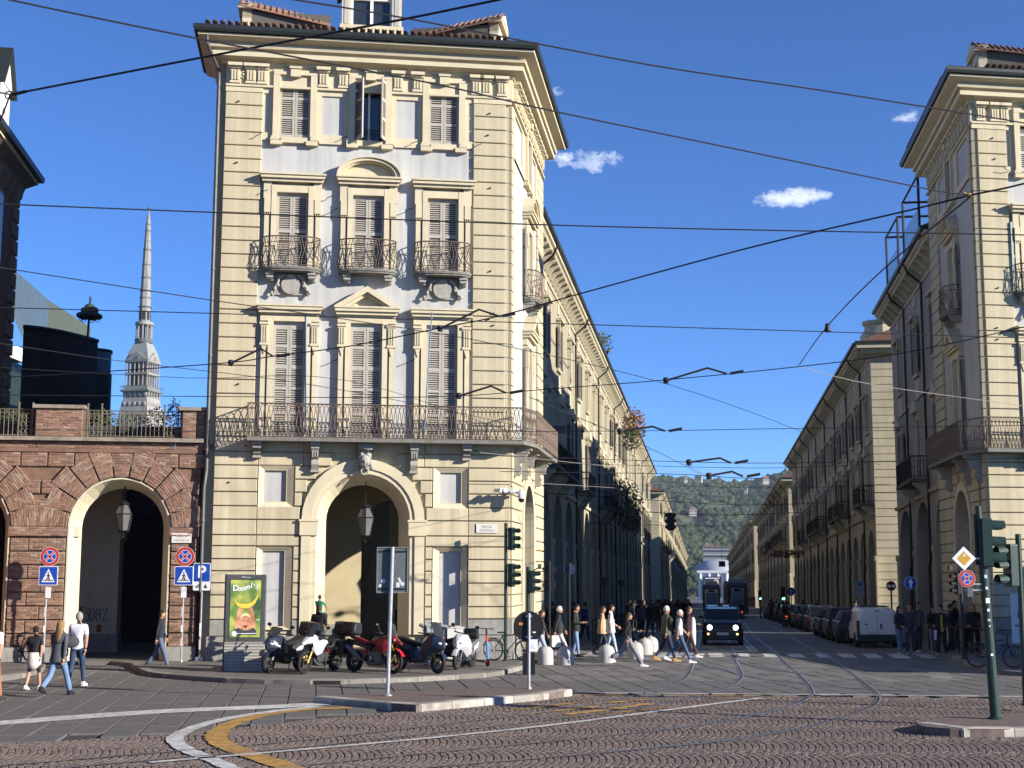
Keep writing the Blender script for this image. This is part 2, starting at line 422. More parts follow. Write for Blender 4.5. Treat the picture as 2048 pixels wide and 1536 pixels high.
# --- grey slabs, laid square to the facade, joints running towards the houses
slabs = thing('slab_paving', None, None); slabs['kind'] = 'structure'
cells = []
for i in range(-38, 44):
    off = rnd.uniform(0, 1)
    for j in range(-24, 16):
        u = i * .62 - 3; y = -j * 1.02 + off - 0
        yy = -(j * 1.02 + off)
        a = loc2w(u + .31, -yy * -1 if False else (j * 1.02 + off) + .5)
        d = street_d(a.x, a.y)
        if d > 9 or a.y < edge_y(a.x) + .35: continue
        if d > 5 and not (-.6 < (a - O - S * d).dot(T) < 17.5): continue
        cells.append((a.y, a.x, u, j * 1.02 + off))
def slab_geo(mb, u, y, seedz):
    x0, x1, y0, y1 = u + .012, u + .608, y + .012, y + 1.008
    dz = [seedz + rnd.uniform(-.003, .003) for _ in range(4)]
    P = [loc2w(a, b) for a, b in ((x0, y0), (x1, y0), (x1, y1), (x0, y1))]
    c = (P[0] + P[2]) / 2; top = []
    for q, z in zip(P, dz): top.append(Vector((q.x, q.y, gz(q.x, q.y) + z)))
    inn = [t + (c - t) * .025 + Vector((0, 0, .006)) for t in top]
    for t, q in zip(inn, top): t.z = q.z + .006
    bot = [t - Vector((0, 0, .045)) for t in top]
    mb.add(inn + top + bot, [(0, 1, 2, 3), (4, 5, 1, 0), (5, 6, 2, 1), (6, 7, 3, 2), (7, 4, 0, 3), (8, 9, 5, 4), (9, 10, 6, 5), (10, 11, 7, 6), (11, 8, 4, 7)])
inview = [c for c in cells if abs(c[1]) < c[0] * .385]
inview.sort(); first = set((c[2], c[3]) for c in inview[:298])
rest = MB()
for c in cells:
    z = rnd.uniform(-.006, .004)
    if (c[2], c[3]) in first:
        m = MB(); slab_geo(m, c[2], c[3], z); m.build('paving_slab', SLAB, slabs)
    else: slab_geo(rest, c[2], c[3], z)
o = rest.build('paving_slabs', SLAB, slabs); o['kind'] = 'stuff'

# --- porphyry cobbles in segmental arcs
cobbles = thing('cobbled_road', None, None); cobbles['kind'] = 'structure'
cs = []
Wd = 1.9; row = 0; xx = -17.0
while xx < 17:
    n = int(19.6 / .104)
    for i in range(n):
        y = 14 + i * .104 + (.052 if row % 2 else 0) + rnd.uniform(-.006, .006)
        if abs(xx) > .40 * y + 3.6: continue
        fr = ((y / Wd) % 1.0) * 2 - 1
        x = xx + .20 * (1 - fr * fr) + rnd.uniform(-.006, .006)
        if y > edge_y(x) - .10 or abs(x) > .40 * y + 3.2: continue
        cs.append((x, y, math.atan(.20 * 2 * fr * 2 / Wd)))
    xx += .116; row += 1
def cob_shape(s):
    r2 = random.Random(s); a = .049; b = .047; t = .038
    vs = [(-a, -b, -.05), (a, -b, -.05), (a, b, -.05), (-a, b, -.05), (-a, -b, -.012), (a, -b, -.012), (a, b, -.012), (-a, b, -.012)]
    vs += [(x * t / a + r2.uniform(-.006, .006), y * t / a + r2.uniform(-.006, .006), r2.uniform(-.002, .003)) for x, y, z in vs[:4]]
    return vs, [(8, 9, 10, 11), (4, 5, 9, 8), (5, 6, 10, 9), (6, 7, 11, 10), (7, 4, 8, 11), (0, 1, 5, 4), (1, 2, 6, 5), (2, 3, 7, 6), (3, 0, 4, 7)]
shapes = [cob_shape(s) for s in range(8)]
cmesh = []
COB1 = rmat('porphyry_cobble_single', (.15, .115, .095), .3, rough=.7, bump=.3, scale=14, var=.2)
for vs, fs in shapes:
    m = MB(); m.add(vs, fs); cmesh.append(m.mesh('cobblestone', COB1))
cs.sort(key=lambda c: c[1])
near = [c for c in cs if c[1] > 19.6 and abs(c[0]) < c[1] * .372][:298]; nearset = set((c[0], c[1]) for c in near)
rest = MB()
for x, y, a in cs:
    z = rnd.uniform(-.005, .003)
    if (x, y) in nearset: inst(rnd.choice(cmesh), 'cobblestone', cobbles, (x, y, z), a)
    else:
        vs, fs = rnd.choice(shapes); ca, sa = math.cos(a), math.sin(a)
        b = len(rest.v)
        rest.v += [(x + ca * p - sa * q, y + sa * p + ca * q, z + r) for p, q, r in vs]
        rest.f += [tuple(b + i for i in q) for q in fs[:5]]; rest.m += [0] * 5
o = rest.build('cobblestones', COB, cobbles); o['kind'] = 'stuff'

# --- ribbons: markings and rails
def smooth(pts, n=8):
    P = [pts[0]] + list(pts) + [pts[-1]]; out = []
    for i in range(1, len(P) - 2):
        for k in range(n):
            t = k / n; a, b, c, d = P[i - 1], P[i], P[i + 1], P[i + 2]
            out.append(.5 * ((2 * b) + (c - a) * t + (2 * a - 5 * b + 4 * c - d) * t * t + (3 * b - a - 3 * c + d) * t ** 3))
    return out + [pts[-1]]
def ribbon(mb, pts, w, z, shift=0.0, jag=0.0, m=0):
    L = []
    for i, p in enumerate(pts):
        d = (pts[min(i + 1, len(pts) - 1)] - pts[max(i - 1, 0)]); d.z = 0; d.normalize(); nn = Vector((-d.y, d.x, 0))
        q = p + nn * shift
        w1 = w * (1 + rnd.uniform(-jag, jag))
        for s in (-.5, .5):
            e = q + nn * w1 * s; L.append((e.x, e.y, gz(e.x, e.y) + z))
    b = len(mb.v); mb.v += L
    for i in range(len(pts) - 1): mb.f.append((b + 2 * i, b + 2 * i + 2, b + 2 * i + 3, b + 2 * i + 1)[::-1]); mb.m.append(m)
def pxline(pp): return smooth([gp(*p) for p in pp])
def marking(name, pp, w, m, z=.012, jag=.12):
    mb = MB(); ribbon(mb, pxline(pp), w, z, jag=jag); o = mb.build(name, m); tag(o, kind='structure'); return o
marking('white_line', [(-60, 1453), (0, 1447), (300, 1425), (570, 1413), (650, 1407)], .72, LINEW)
marking('white_line', [(640, 1414), (560, 1422), (470, 1435), (400, 1452), (358, 1470), (350, 1482), (372, 1500), (425, 1521), (480, 1545), (560, 1575)], .28, LINEW, .014)
marking('yellow_line', [(700, 1416), (600, 1421), (520, 1432), (460, 1450), (434, 1468), (440, 1486), (490, 1507), (560, 1530), (640, 1560)], .38, LINEY, .013)
marking('white_line', [(1522, 1397), (1380, 1415), (1120, 1449), (850, 1478), (550, 1505), (300, 1526)], .16, LINEW, .014)
marking('white_line', [(1150, 1386), (1500, 1389), (2048, 1394), (2200, 1396)], .15, LINEW, .014, .3)
marking('yellow_line', [(1150, 1391), (1350, 1392), (1640, 1394)], .10, LINEY, .014, .4)
for pp, w in ((((1010, 1424), (1120, 1410), (1170, 1404)), .14), (((1060, 1428), (1200, 1413)), .16), (((1130, 1430), (1230, 1418), (1300, 1408)), .22), (((1200, 1430), (1330, 1415)), .12), (((1190, 1408), (1290, 1400)), .20)):
    marking('yellow_line', pp, w, LINEY, .012, .8)
# zebra crossing and stop line in front of the street
def quad(name, pts, m, z=.013):
    mb = MB(); mb.add([(p.x, p.y, gz(p.x, p.y) + z) for p in (gp(*q) for q in pts)], [(0, 1, 2, 3)]); return tag(mb.build(name, m), kind='structure')
for x0, x1, x2, x3, y0, y1 in ((1322, 1368, 1362, 1310, 1307.5, 1315.5), (1376, 1410, 1405, 1368, 1307.5, 1316), (1416, 1444, 1450, 1420, 1307, 1315), (1474, 1495, 1502, 1482, 1307.5, 1315), (1524, 1549, 1556, 1532, 1308, 1315),
                               (1572, 1601, 1613, 1583, 1308, 1316), (1627, 1650, 1665, 1640, 1308, 1316), (1672, 1701, 1716, 1686, 1308, 1316), (1722, 1752, 1768, 1738, 1308, 1317), (1772, 1804, 1824, 1790, 1308, 1317.5), (1826, 1856, 1876, 1846, 1308, 1317),
                               (1180, 1250, 1235, 1165, 1306, 1313), (1110, 1160, 1150, 1096, 1305.5, 1312)):
    quad('zebra_stripe', ((x3, y1), (x2, y1), (x1, y0), (x0, y0)), LINEW)
quad('stop_line', ((1392, 1304.5), (1514, 1304.5), (1510, 1302), (1394, 1302)), LINEW)
for pp in (((1514, 1304), (1500, 1290), (1487, 1276), (1470, 1258)), ((1503, 1303), (1492, 1291), (1482, 1280))): marking('lane_line', pp, .14, LINEW)

# tram rails
def rail(pp):
    pts = pxline(pp); mb = MB()
    ribbon(mb, pts, .055, .014, 0, m=0); ribbon(mb, pts, .05, .010, -.052, m=1); ribbon(mb, pts, .016, .0145, -.088, m=0)
    o = mb.build('tram_rail', [STEEL, GROOVE]); tag(o, kind='structure')
rail([(1421, 1222), (1408, 1250), (1397, 1290), (1391, 1312), (1386, 1335), (1378, 1352), (1362, 1364), (1300, 1384), (1180, 1412), (1000, 1436), (640, 1478), (300, 1508), (-80, 1540)])
rail([(1446, 1222), (1455, 1270), (1464, 1294), (1472, 1318), (1482, 1338), (1487, 1352), (1474, 1368), (1440, 1382), (1380, 1398), (1230, 1424), (1000, 1452), (640, 1492), (300, 1522), (-80, 1556)])
rail([(1482, 1232), (1500, 1262), (1535, 1293), (1570, 1322), (1606, 1354), (1625, 1376), (1627, 1390), (1600, 1406), (1540, 1424), (1440, 1445), (1300, 1464), (1100, 1484), (853, 1508), (600, 1533), (450, 1549)])
rail([(1500, 1226), (1560, 1262), (1620, 1296), (1690, 1336), (1740, 1372), (1760, 1392), (1756, 1408), (1728, 1423), (1640, 1450), (1480, 1479), (1300, 1498), (1100, 1516), (894, 1533), (700, 1550)])
rail([(1391, 1312), (1396, 1322), (1420, 1332), (1458, 1341), (1482, 1350), (1560, 1362), (1700, 1376), (1850, 1384)])
rail([(1464, 1294), (1470, 1312), (1486, 1325), (1530, 1336), (1620, 1350), (1760, 1364)])

# --- sidewalks with kerb stones
def sidewalk(name, front, back, kerbm=KERB, z=.12, kerb=True, surf=WALK):
    """front: list of world points along the kerb (left to right), back: points closing the outline"""
    mb = MB(); poly = [(p.x, p.y) for p in front] + [(p.x, p.y) for p in back]
    n = len(poly); zt = [gz(x, y) for x, y in poly]
    mb.add([(x, y, q - .1) for (x, y), q in zip(poly, zt)] + [(x, y, q + z) for (x, y), q in zip(poly, zt)],
           [tuple(range(n, 2 * n))] + [(i, (i + 1) % n, n + (i + 1) % n, n + i) for i in range(n)])
    o = mb.build(name, surf); tag(o, kind='structure')
    if not kerb: return o
    # walk along the front and set stones
    L = [0]
    for a, b in zip(front, front[1:]): L.append(L[-1] + (b - a).length)
    def pos(t):
        for i in range(len(front) - 1):
            if t <= L[i + 1] or i == len(front) - 2: return front[i] + (front[i + 1] - front[i]) * ((t - L[i]) / (L[i + 1] - L[i]))
    t = 0
    while t < L[-1] - .2:
        ln = min(rnd.uniform(.85, 1.3), L[-1] - t); a, b = pos(t + .006), pos(t + ln - .006)
        d = (b - a).normalized(); nn = Vector((-d.y, d.x, 0)); c = [a - nn * .02, b - nn * .02, b + nn * .28, a + nn * .28]
        h = z + rnd.uniform(.002, .010); mb = MB()
        low = [Vector((p.x, p.y, gz(p.x, p.y) - .08)) for p in c]; top = [Vector((p.x, p.y, gz(p.x, p.y) + h)) for p in c]
        mid = [Vector((p.x, p.y, p.z - .025)) for p in top]
        top[0] += nn * .025; top[1] += nn * .025
        mb.add(low + mid + top, [(0, 1, 5, 4), (1, 2, 6, 5), (2, 3, 7, 6), (3, 0, 4, 7), (4, 5, 9, 8), (5, 6, 10, 9), (6, 7, 11, 10), (7, 4, 8, 11), (8, 9, 10, 11)])
        mb.build('kerb_stone', kerbm, o); t += ln
    return o
G12 = lambda x, y: gp(x, y, .12)
main_front = smooth([G12(*p) for p in ((262, 1326), (294, 1343), (372, 1351), (444, 1356), (540, 1359), (640, 1360), (730, 1358), (815, 1355), (880, 1352), (940, 1349), (990, 1344), (1022, 1337), (1046, 1331), (1060, 1322))], 4)
walk = sidewalk('sidewalk', main_front, [loc2w(.95, .1), loc2w(-.05, .0), loc2w(-9.6, 0), loc2w(-12.3, .3)])
sidewalk('sidewalk', smooth([G12(*p) for p in ((-500, 1366), (-120, 1362), (0, 1353), (30, 1350), (62, 1344), (84, 1336), (90, 1328))], 4), [loc2w(-14.6, .3), loc2w(-24, .3), loc2w(-26, -3)])
# portico floors
for a, b, c, d in ((-9.3, -.1, .02, 9), (-26, -9.5, .3, 12)):
    mb = MB(); P = [loc2w(a, c), loc2w(b, c), loc2w(b + (d * .27 if b > -1 else 0), d), loc2w(a, d)]
    mb.add([(p.x, p.y, .118) for p in P] + [(p.x, p.y, -.1) for p in P], [(0, 1, 2, 3), (4, 5, 1, 0)]); tag(mb.build('portico_floor', WALK), kind='structure')
# sidewalks of the street, both sides
for u0, u1, d0, d1 in ((-.3, 2.0, 9.2, 150), (14.6, 16.6, 3.5, 27), (14.6, 16.6, 33.5, 112), (-.3, 1.6, 158, 500), (14.8, 16.6, 118, 400)):
    A = [O + T * u1 + S * d0, O + T * u1 + S * d1]; Bk = [O + T * u0 + S * d1, O + T * u0 + S * d0]
    if u0 > 5: A = [O + T * u0 + S * d1, O + T * u0 + S * d0]; Bk = [O + T * u1 + S * d0, O + T * u1 + S * d1]
    if u0 < 5: A = A[:]; 
    sidewalk('sidewalk', A, Bk, kerb=False)
rfront = smooth([G12(*p) for p in ((1905, 1312), (1935, 1325), (1990, 1338), (2048, 1344), (2300, 1352), (2700, 1362))], 4)
sidewalk('sidewalk', rfront, [loc2w(40, 0), loc2w(16.4, .05), O + T * 16.6 + S * 3.6, O + T * 14.6 + S * 3.6])
# traffic islands
isl = smooth([G12(*p) for p in ((628, 1395), (700, 1401), (770, 1407), (815, 1411))], 2) + smooth([G12(*p) for p in ((832, 1412), (1000, 1397), (1110, 1386), (1143, 1380))], 3)
def island(front, back):
    o = sidewalk('traffic_island', front, back, KERBP, .14, surf=mat('island_paving', (.14, .105, .09), rough=.9, var=.3, scale=9, bump=.5, bscale=40))
    return o
island(isl, [G12(1120, 1374), G12(1040, 1375), G12(900, 1380), G12(760, 1387)])
island(smooth([G12(*p) for p in ((1832, 1448), (1850, 1455), (1900, 1459), (1980, 1460), (2060, 1459), (2300, 1456))], 2), [G12(2300, 1420), G12(2060, 1428), G12(1960, 1432), G12(1900, 1434)])
# storm drain mouth in the kerb
mb = MB(); a, b = gp(634, 1369), gp(676, 1369)
mb.box(-.42, .42, -.06, .25, .0, .135); mb.box(-.34, .34, -.08, .1, -.01, .10, 1)
tag(mb.build('kerb_drain', [KERB, DARK], loc=((a.x + b.x) / 2, a.y - .02, 0), rot=R(4)), 'iron storm drain mouth set in the kerb before the motorbikes', 'drain')
mb = MB(); mb.box(-.42, .42, -.06, .25, .0, .135)
# ------------------------------------------------------------------ the two twin corner buildings
LC = Vector((math.cos(R(74.19)), math.sin(R(74.19)), 0))      # street direction in facade-local coordinates
CX = -4.70
BAYS = (-7.14, -4.70, -2.27)
def front_tf(mir): return Matrix.Scale(-1, 4, (1, 0, 0)) if mir else Matrix.Identity(4)
def side_tf(mir):
    return Matrix.Rotation(R(74.19), 4, 'Z') if not mir else Matrix.Rotation(R(74.19 + 180), 4, 'Z') @ Matrix.Scale(-1, 4, (1, 0, 0))
class Face:
    """places parts of a facade through a plan transform"""
    def __init__(s, tf, root, rot): s.tf = tf; s.root = root; s.rot = rot
    def mb(s): return MB(tf=s.tf)
    def put(s, me, name, x, y, z, parent=None):
        return inst(me, name, parent or s.root, s.tf @ Vector((x, y, z)), s.rot)
SHARED = {}
def shared(key, fn):
    if key not in SHARED: SHARED[key] = fn()
    return SHARED[key]

def slat_mesh(w, mt):
    def f():
        m = MB(); m.add([(-w, -.012, 0), (w, -.012, 0), (w, .022, .034), (-w, .022, .034), (-w, -.012, .008), (w, -.012, .008), (w, .022, .042), (-w, .022, .042)],
                        [(0, 1, 2, 3), (4, 7, 6, 5), (0, 4, 5, 1), (3, 2, 6, 7)])
        return m.mesh('slat', mt)
    return shared(('slat', round(w, 3), mt.name), f)
def shutter(face, x, y, z0, h, w, mt, rails=(), ang=0.0, hinge=0, slats=True, pitch=.072):
    """one leaf, x is its left edge; hinge -1/1 turns it about its left/right edge by ang"""
    def frame():
        m = MB(); t = .075
        m.box(0, t, 0, .045, 0, h); m.box(w - t, w, 0, .045, 0, h)
        for a, b in [(0, .12), (h - .11, h)] + [(r * h - .05, r * h + .05) for r in rails]: m.box(t, w - t, .001, .044, a, b)
        m.box(t, w - t, .034, .040, .1, h - .1, 1)
        if not slats:
            z = .13
            while z < h - .14:
                m.add([(t, .006, z), (w - t, .006, z), (w - t, .032, z + .03), (t, .032, z + .03)], [(0, 1, 2, 3)]); z += pitch
        return m.mesh('shutter', [mt, mat(mt.name + '_inner', (.10, .092, .08), var=.1)])
    me = shared(('shutter', round(h, 3), round(w, 3), mt.name, tuple(rails), slats), frame)
    px = x if hinge <= 0 else x
    sh = inst(me, 'shutter', face.root, face.tf @ Vector((px, y, z0)), face.rot + ang)
    if face.tf.determinant() < 0: sh.location = face.tf @ Vector((px + w, y, z0))
    if slats:
        sm = slat_mesh(w / 2 - .075, mt); z = .135
        bands = [r * h for r in rails]
        while z < h - .15:
            if not any(abs(z + .02 - b) < .07 for b in bands): inst(sm, 'slat', sh, (w / 2, .012, z))
            z += pitch
    return sh

def console_mesh(h, w, d, mt):
    def f():
        m = MB(); a = w / 2
        m.box(-a, a, -d, .05, -.10, 0); m.box(-a * .85, a * .85, -d * .85, .05, -.2, -.10)
        m.prism([(-d * .8, -.2), (-d * .62, -h * .45), (-d * .36, -h * .62), (-d * .5, -h * .8), (-d * .32, -h), (.05, -h), (.05, -.2)], -a * .75, a * .75, 'x')
        for k in (-1, 0, 1): m.box(k * a * .5 - .018, k * a * .5 + .018, -d * .72, -d * .3, -h * .55, -.24)
        m.box(-a * .9, a * .9, -d * .40, .05, -h - .07, -h)
        return m.mesh('console', mt)
    return shared(('console', h, w, d, mt.name), f)
def triglyph_mesh(mt):
    def f():
        m = MB(); m.box(-.16, .16, -.10, .04, -.56, -.12)
        for k in (-1, 0, 1): m.box(k * .095 - .026, k * .095 + .026, -.135, -.09, -.50, -.17)
        m.box(-.20, .20, -.17, .04, -.12, -.06); m.box(-.23, .23, -.26, .04, -.06, .04)
        for k in (-1, 0, 1): m.prism([(k * .09 - .03, -.68), (k * .09 + .03, -.68), (k * .09, -.60)], -.075, .0, 'y')
        m.box(-.17, .17, -.12, .02, -.60, -.56)
        return m.mesh('frieze_bracket', mt)
    return shared(('trig', mt.name), f)
def bay(face, cx, ped1, ped2, top='shut', medal=False, sm=None, second='shut', first='shut', balc2=True, slats=True):
    """window surrounds, shutters and balcony of one bay; ped1/ped2: flat, tri or seg"""
    sm = sm or SHUT; root = face.root
    def frame(name, fn, mt=CREAM2):
        m = face.mb(); fn(m); return m.build(name, mt, root)
    # ---- top storey
    def f(m):
        for s in (-1, 1):
            m.box(cx + s * .60 - .105, cx + s * .60 + .105, -.10, .07, 16.70, 18.92); m.box(cx + s * .54 - .04, cx + s * .54 + .04, -.05, .09, 16.82, 18.87)
            m.box(cx + s * .57 - .19, cx + s * .57 + .19, -.13, .06, 16.56, 16.70)
            m.prism([(cx + s * .50, 16.72), (cx + s * .78, 16.72), (cx + s * .72, 16.86), (cx + s * .54, 16.86)], -.12, .0, 'y')
        m.box(cx - .70, cx + .70, -.11, .07, 18.92, 19.08); m.box(cx - .42, cx + .42, -.08, .06, 16.64, 16.82); m.box(cx - .16, cx + .16, -.20, .05, 18.84, 19.16)
        m.box(cx - .20, cx + .20, -.24, .05, 19.10, 19.17)
    frame('window_surround', f)
    if top == 'shut':
        shutter(face, cx - .5, .05, 16.83, 2.02, .495, sm, (.34, .66), slats=slats); shutter(face, cx + .005, .05, 16.83, 2.02, .495, sm, (.34, .66), slats=slats)
    else:
        shutter(face, cx - .5, .03, 16.83, 2.02, .495, sm, (.34, .66), ang=-R(62) if face.tf.determinant() > 0 else R(62), slats=slats)
        shutter(face, cx + .5, .03, 16.83, 2.02, .495, sm, (.34, .66), ang=R(250), slats=slats)
        m = face.mb(); m.box(cx - .5, cx + .5, .20, .21, 16.83, 18.85); g = m.build('window_pane', GLASS, root)
        m = face.mb()
        for x in (-.5, -.06, .46): m.box(cx + x, cx + x + .06, .14, .199, 16.83, 18.85)
        m.box(cx - .44, cx + .46, .15, .198, 16.83, 16.9); m.box(cx - .44, cx + .46, .15, .198, 18.79, 18.85)
        m.build('window_frame', WHITE, root)
        m = face.mb()
        for k in range(6): m.tube([(cx - .45 + k * .18, .02, 16.83), (cx - .36 + k * .18, .02, 17.0), (cx - .45 + k * .18, .02, 17.18)], .012, 4)
        m.tube([(cx - .5, .02, 17.2), (cx + .5, .02, 17.2)], .014, 4); m.build('window_guard', DIRON, root)
    # ---- second storey
    def f(m):
        for s in (-1, 1):
            m.box(cx + s * .59 - .085, cx + s * .59 + .085, -.13, .07, 12.5, 15.20); m.box(cx + s * .815 - .075, cx + s * .815 + .075, -.11, .07, 12.5, 14.2)
            m.box(cx + s * .80 - .13, cx + s * .80 + .13, -.11, .06, 14.75, 15.30); m.box(cx + s * .80 - .10, cx + s * .80 + .10, -.15, .06, 14.28, 14.75)
            for k in (-1, 0, 1): m.prism([(cx + s * .8 + k * .07 - .03, 14.20), (cx + s * .8 + k * .07 + .03, 14.20), (cx + s * .8 + k * .07, 14.28)], -.13, 0, 'y')
        m.box(cx - .70, cx + .70, -.12, .07, 14.97, 15.20)
        m.box(cx - .98, cx + .98, -.22, .06, 15.30, 15.40); m.box(cx - 1.02, cx + 1.02, -.31, .06, 15.40, 15.50); m.box(cx - 1.06, cx + 1.06, -.36, .06, 15.50, 15.56)
        if ped2 == 'seg':
            n = 16
            for r0, r1, d in ((1.0, 1.06, .36), (.86, 1.0, .30), (.80, .86, .20)):
                a = [(cx - math.cos(math.pi * i / n) * r1, 15.56 + math.sin(math.pi * i / n) * r1 * .62) for i in range(n + 1)]; b = [(cx - math.cos(math.pi * i / n) * r0, 15.56 + math.sin(math.pi * i / n) * r0 * .62) for i in range(n + 1)]
                for i in range(n): m.prism([b[i], a[i], a[i + 1], b[i + 1]], -d, .06, 'y')
            m.prism([(cx - math.cos(math.pi * i / n) * .8, 15.561 + math.sin(math.pi * i / n) * .48) for i in range(n + 1)], -.02, .05, 'y')
        if ped2 == 'tri': tri(m, cx, 15.56)
    frame('window_surround', f)
    if second == 'shut':
        shutter(face, cx - .5, .05, 12.5, 2.45, .495, sm, (.5,), slats=slats); shutter(face, cx + .005, .05, 12.5, 2.45, .495, sm, (.5,), slats=slats)
    else: casement(face, cx, 12.5, 14.95, sm)
    if balc2: bow_balcony(face, cx, 12.32)
    if medal:
        def f(m):
            m.box(cx - .52, cx + .52, -.02, .06, 11.62, 12.3)
            for r in (.27, .205, .14, .08): m.torus((cx, -.07, 11.93), r, .028, 20, 6, axis='y')
            m.ball((cx, -.05, 11.93), .06); m.lathe([(0, 0), (.30, 0), (.30, .09), (0, .09)], 20, (cx, -.02, 11.93), M=Matrix.Rotation(R(90), 3, 'X'))
            for s in (-1, 1):
                pts = [(cx + s * .22, -.1, 12.24), (cx + s * .38, -.11, 12.14), (cx + s * .42, -.1, 11.96), (cx + s * .52, -.09, 11.78), (cx + s * .62, -.08, 11.66), (cx + s * .56, -.08, 11.58), (cx + s * .50, -.08, 11.64)]
                m.tube(pts, [.05, .06, .05, .06, .065, .05, .03], 6)
                for q in range(3): m.ball((cx + s * (.40 + q * .1), -.12, 11.9 - q * .12), .05)
            m.ball((cx, -.1, 12.22), .16, .08, .07)
        frame('medallion', f, PALESTONE)
    # ---- first storey
    def f(m):
        for s in (-1, 1):
            m.box(cx + s * .59 - .085, cx + s * .59 + .085, -.12, .07, 7.0, 10.75); m.box(cx + s * .81 - .075, cx + s * .81 + .075, -.10, .07, 7.0, 9.95)
            m.box(cx + s * .79 - .13, cx + s * .79 + .13, -.14, .06, 10.02, 10.62)
            for k in (-1, 0, 1): m.box(cx + s * .79 + k * .075 - .02, cx + s * .79 + k * .075 + .02, -.165, -.13, 10.06, 10.58)
            m.box(cx + s * .79 - .15, cx + s * .79 + .15, -.18, .06, 10.62, 10.70); m.box(cx + s * .79 - .14, cx + s * .79 + .14, -.16, .06, 9.96, 10.02)
            m.prism([(cx + s * .79 - .09, 9.96), (cx + s * .79 + .09, 9.96), (cx + s * .79, 9.68)], -.13, 0, 'y')
        m.box(cx - .93, cx + .93, -.115, .07, 10.75, 11.0); m.box(cx - .98, cx + .98, -.24, .06, 11.0, 11.1); m.box(cx - 1.02, cx + 1.02, -.32, .06, 11.1, 11.2); m.box(cx - 1.05, cx + 1.05, -.36, .06, 11.2, 11.26)
        if ped1 == 'tri': tri(m, cx, 11.26)
    def tri(m, cx, zb):
        h = .66; w = 1.05
        for s in (-1, 1):
            m.prism([(cx + s * w, zb), (cx + s * (w - .30), zb), (cx, zb + h - .19), (cx, zb + h)], -.36, .06, 'y')
            m.prism([(cx + s * (w - .28), zb), (cx + s * (w - .46), zb), (cx, zb + h - .29), (cx, zb + h - .18)], -.22, .06, 'y')
        m.prism([(cx - w + .3, zb + .001), (cx + w - .3, zb + .001), (cx, zb + h - .2)], -.02, .05, 'y')
    frame('window_surround', f)
    if first == 'shut':
        shutter(face, cx - .5, .05, 7.05, 3.56, .495, sm, (.22, .44, .63, .82), slats=slats); shutter(face, cx + .005, .05, 7.05, 3.56, .495, sm, (.22, .44, .63, .82), slats=slats)
    else: casement(face, cx, 7.05, 10.6, sm)
def casement(face, cx, z0, z1, sm, frame_m=None):
    m = face.mb(); m.box(cx - .5, cx + .5, .19, .20, z0, z1); m.build('window_pane', GLASS, face.root)
    m = face.mb()
    for x in (-.5, -.04, .43): m.box(cx + x, cx + x + .07, .12, .189, z0, z1)
    n = max(2, int((z1 - z0) / .8))
    for i in range(n + 1):
        z = z0 + (z1 - z0 - .06) * i / n; m.box(cx - .43, cx + .43, .13, .188, z, z + .06)
    m.build('window_frame', frame_m or WHITE, face.root)
    for x in (cx - 1.02, cx + .52): shutter(face, x, -.10, z0, z1 - z0, .5, sm, (.5,), slats=False)
def lancets(m, pts, z0, z1, r=.011, pitch=.13):
    """interlaced lancet railing along a plan polyline"""
    P = [Vector((*p, 0)) for p in pts]; L = [0]
    for a, b in zip(P, P[1:]): L.append(L[-1] + (b - a).length)
    def pos(t):
        t = min(max(t, 0), L[-1])
        for i in range(len(P) - 1):
            if t <= L[i + 1] + 1e-9: return P[i] + (P[i + 1] - P[i]) * ((t - L[i]) / max(1e-9, L[i + 1] - L[i]))
    def at_(t, z): q = pos(t); return (q.x, q.y, z)
    n = max(2, int(L[-1] / pitch)); w = L[-1] / n; h = z1 - z0; zl = z0 + .30 * h
    for i in range(-1, n):
        a = i * w
        for t0, t1 in ((a, a + 2 * w), (a + 2 * w, a)):
            q = [(0, zl), (.10, zl + .2 * h), (.28, zl + .42 * h), (.55, zl + .58 * h), (1.0, z1)]
            pp = [at_(t0 + (t1 - t0) * k * .5, z) for k, z in q if 0 <= t0 + (t1 - t0) * k * .5 <= L[-1]]
            if len(pp) > 1: m.tube(pp, r, 4, caps=False)
        if i >= 0:
            m.tube([at_(a, z0 + .06 * h), at_(a + w, zl)], r * .9, 4, caps=False); m.tube([at_(a + w, z0 + .06 * h), at_(a, zl)], r * .9, 4, caps=False)
    for z, rr in ((z1, .022), (zl, .014), (z0 + .06 * h, .014), (z0, .018)): m.tube([at_(t, z) for t in L], rr, 4)
    for p in P: m.tube([(p.x, p.y, z0), (p.x, p.y, z1 + .02)], .02, 4)
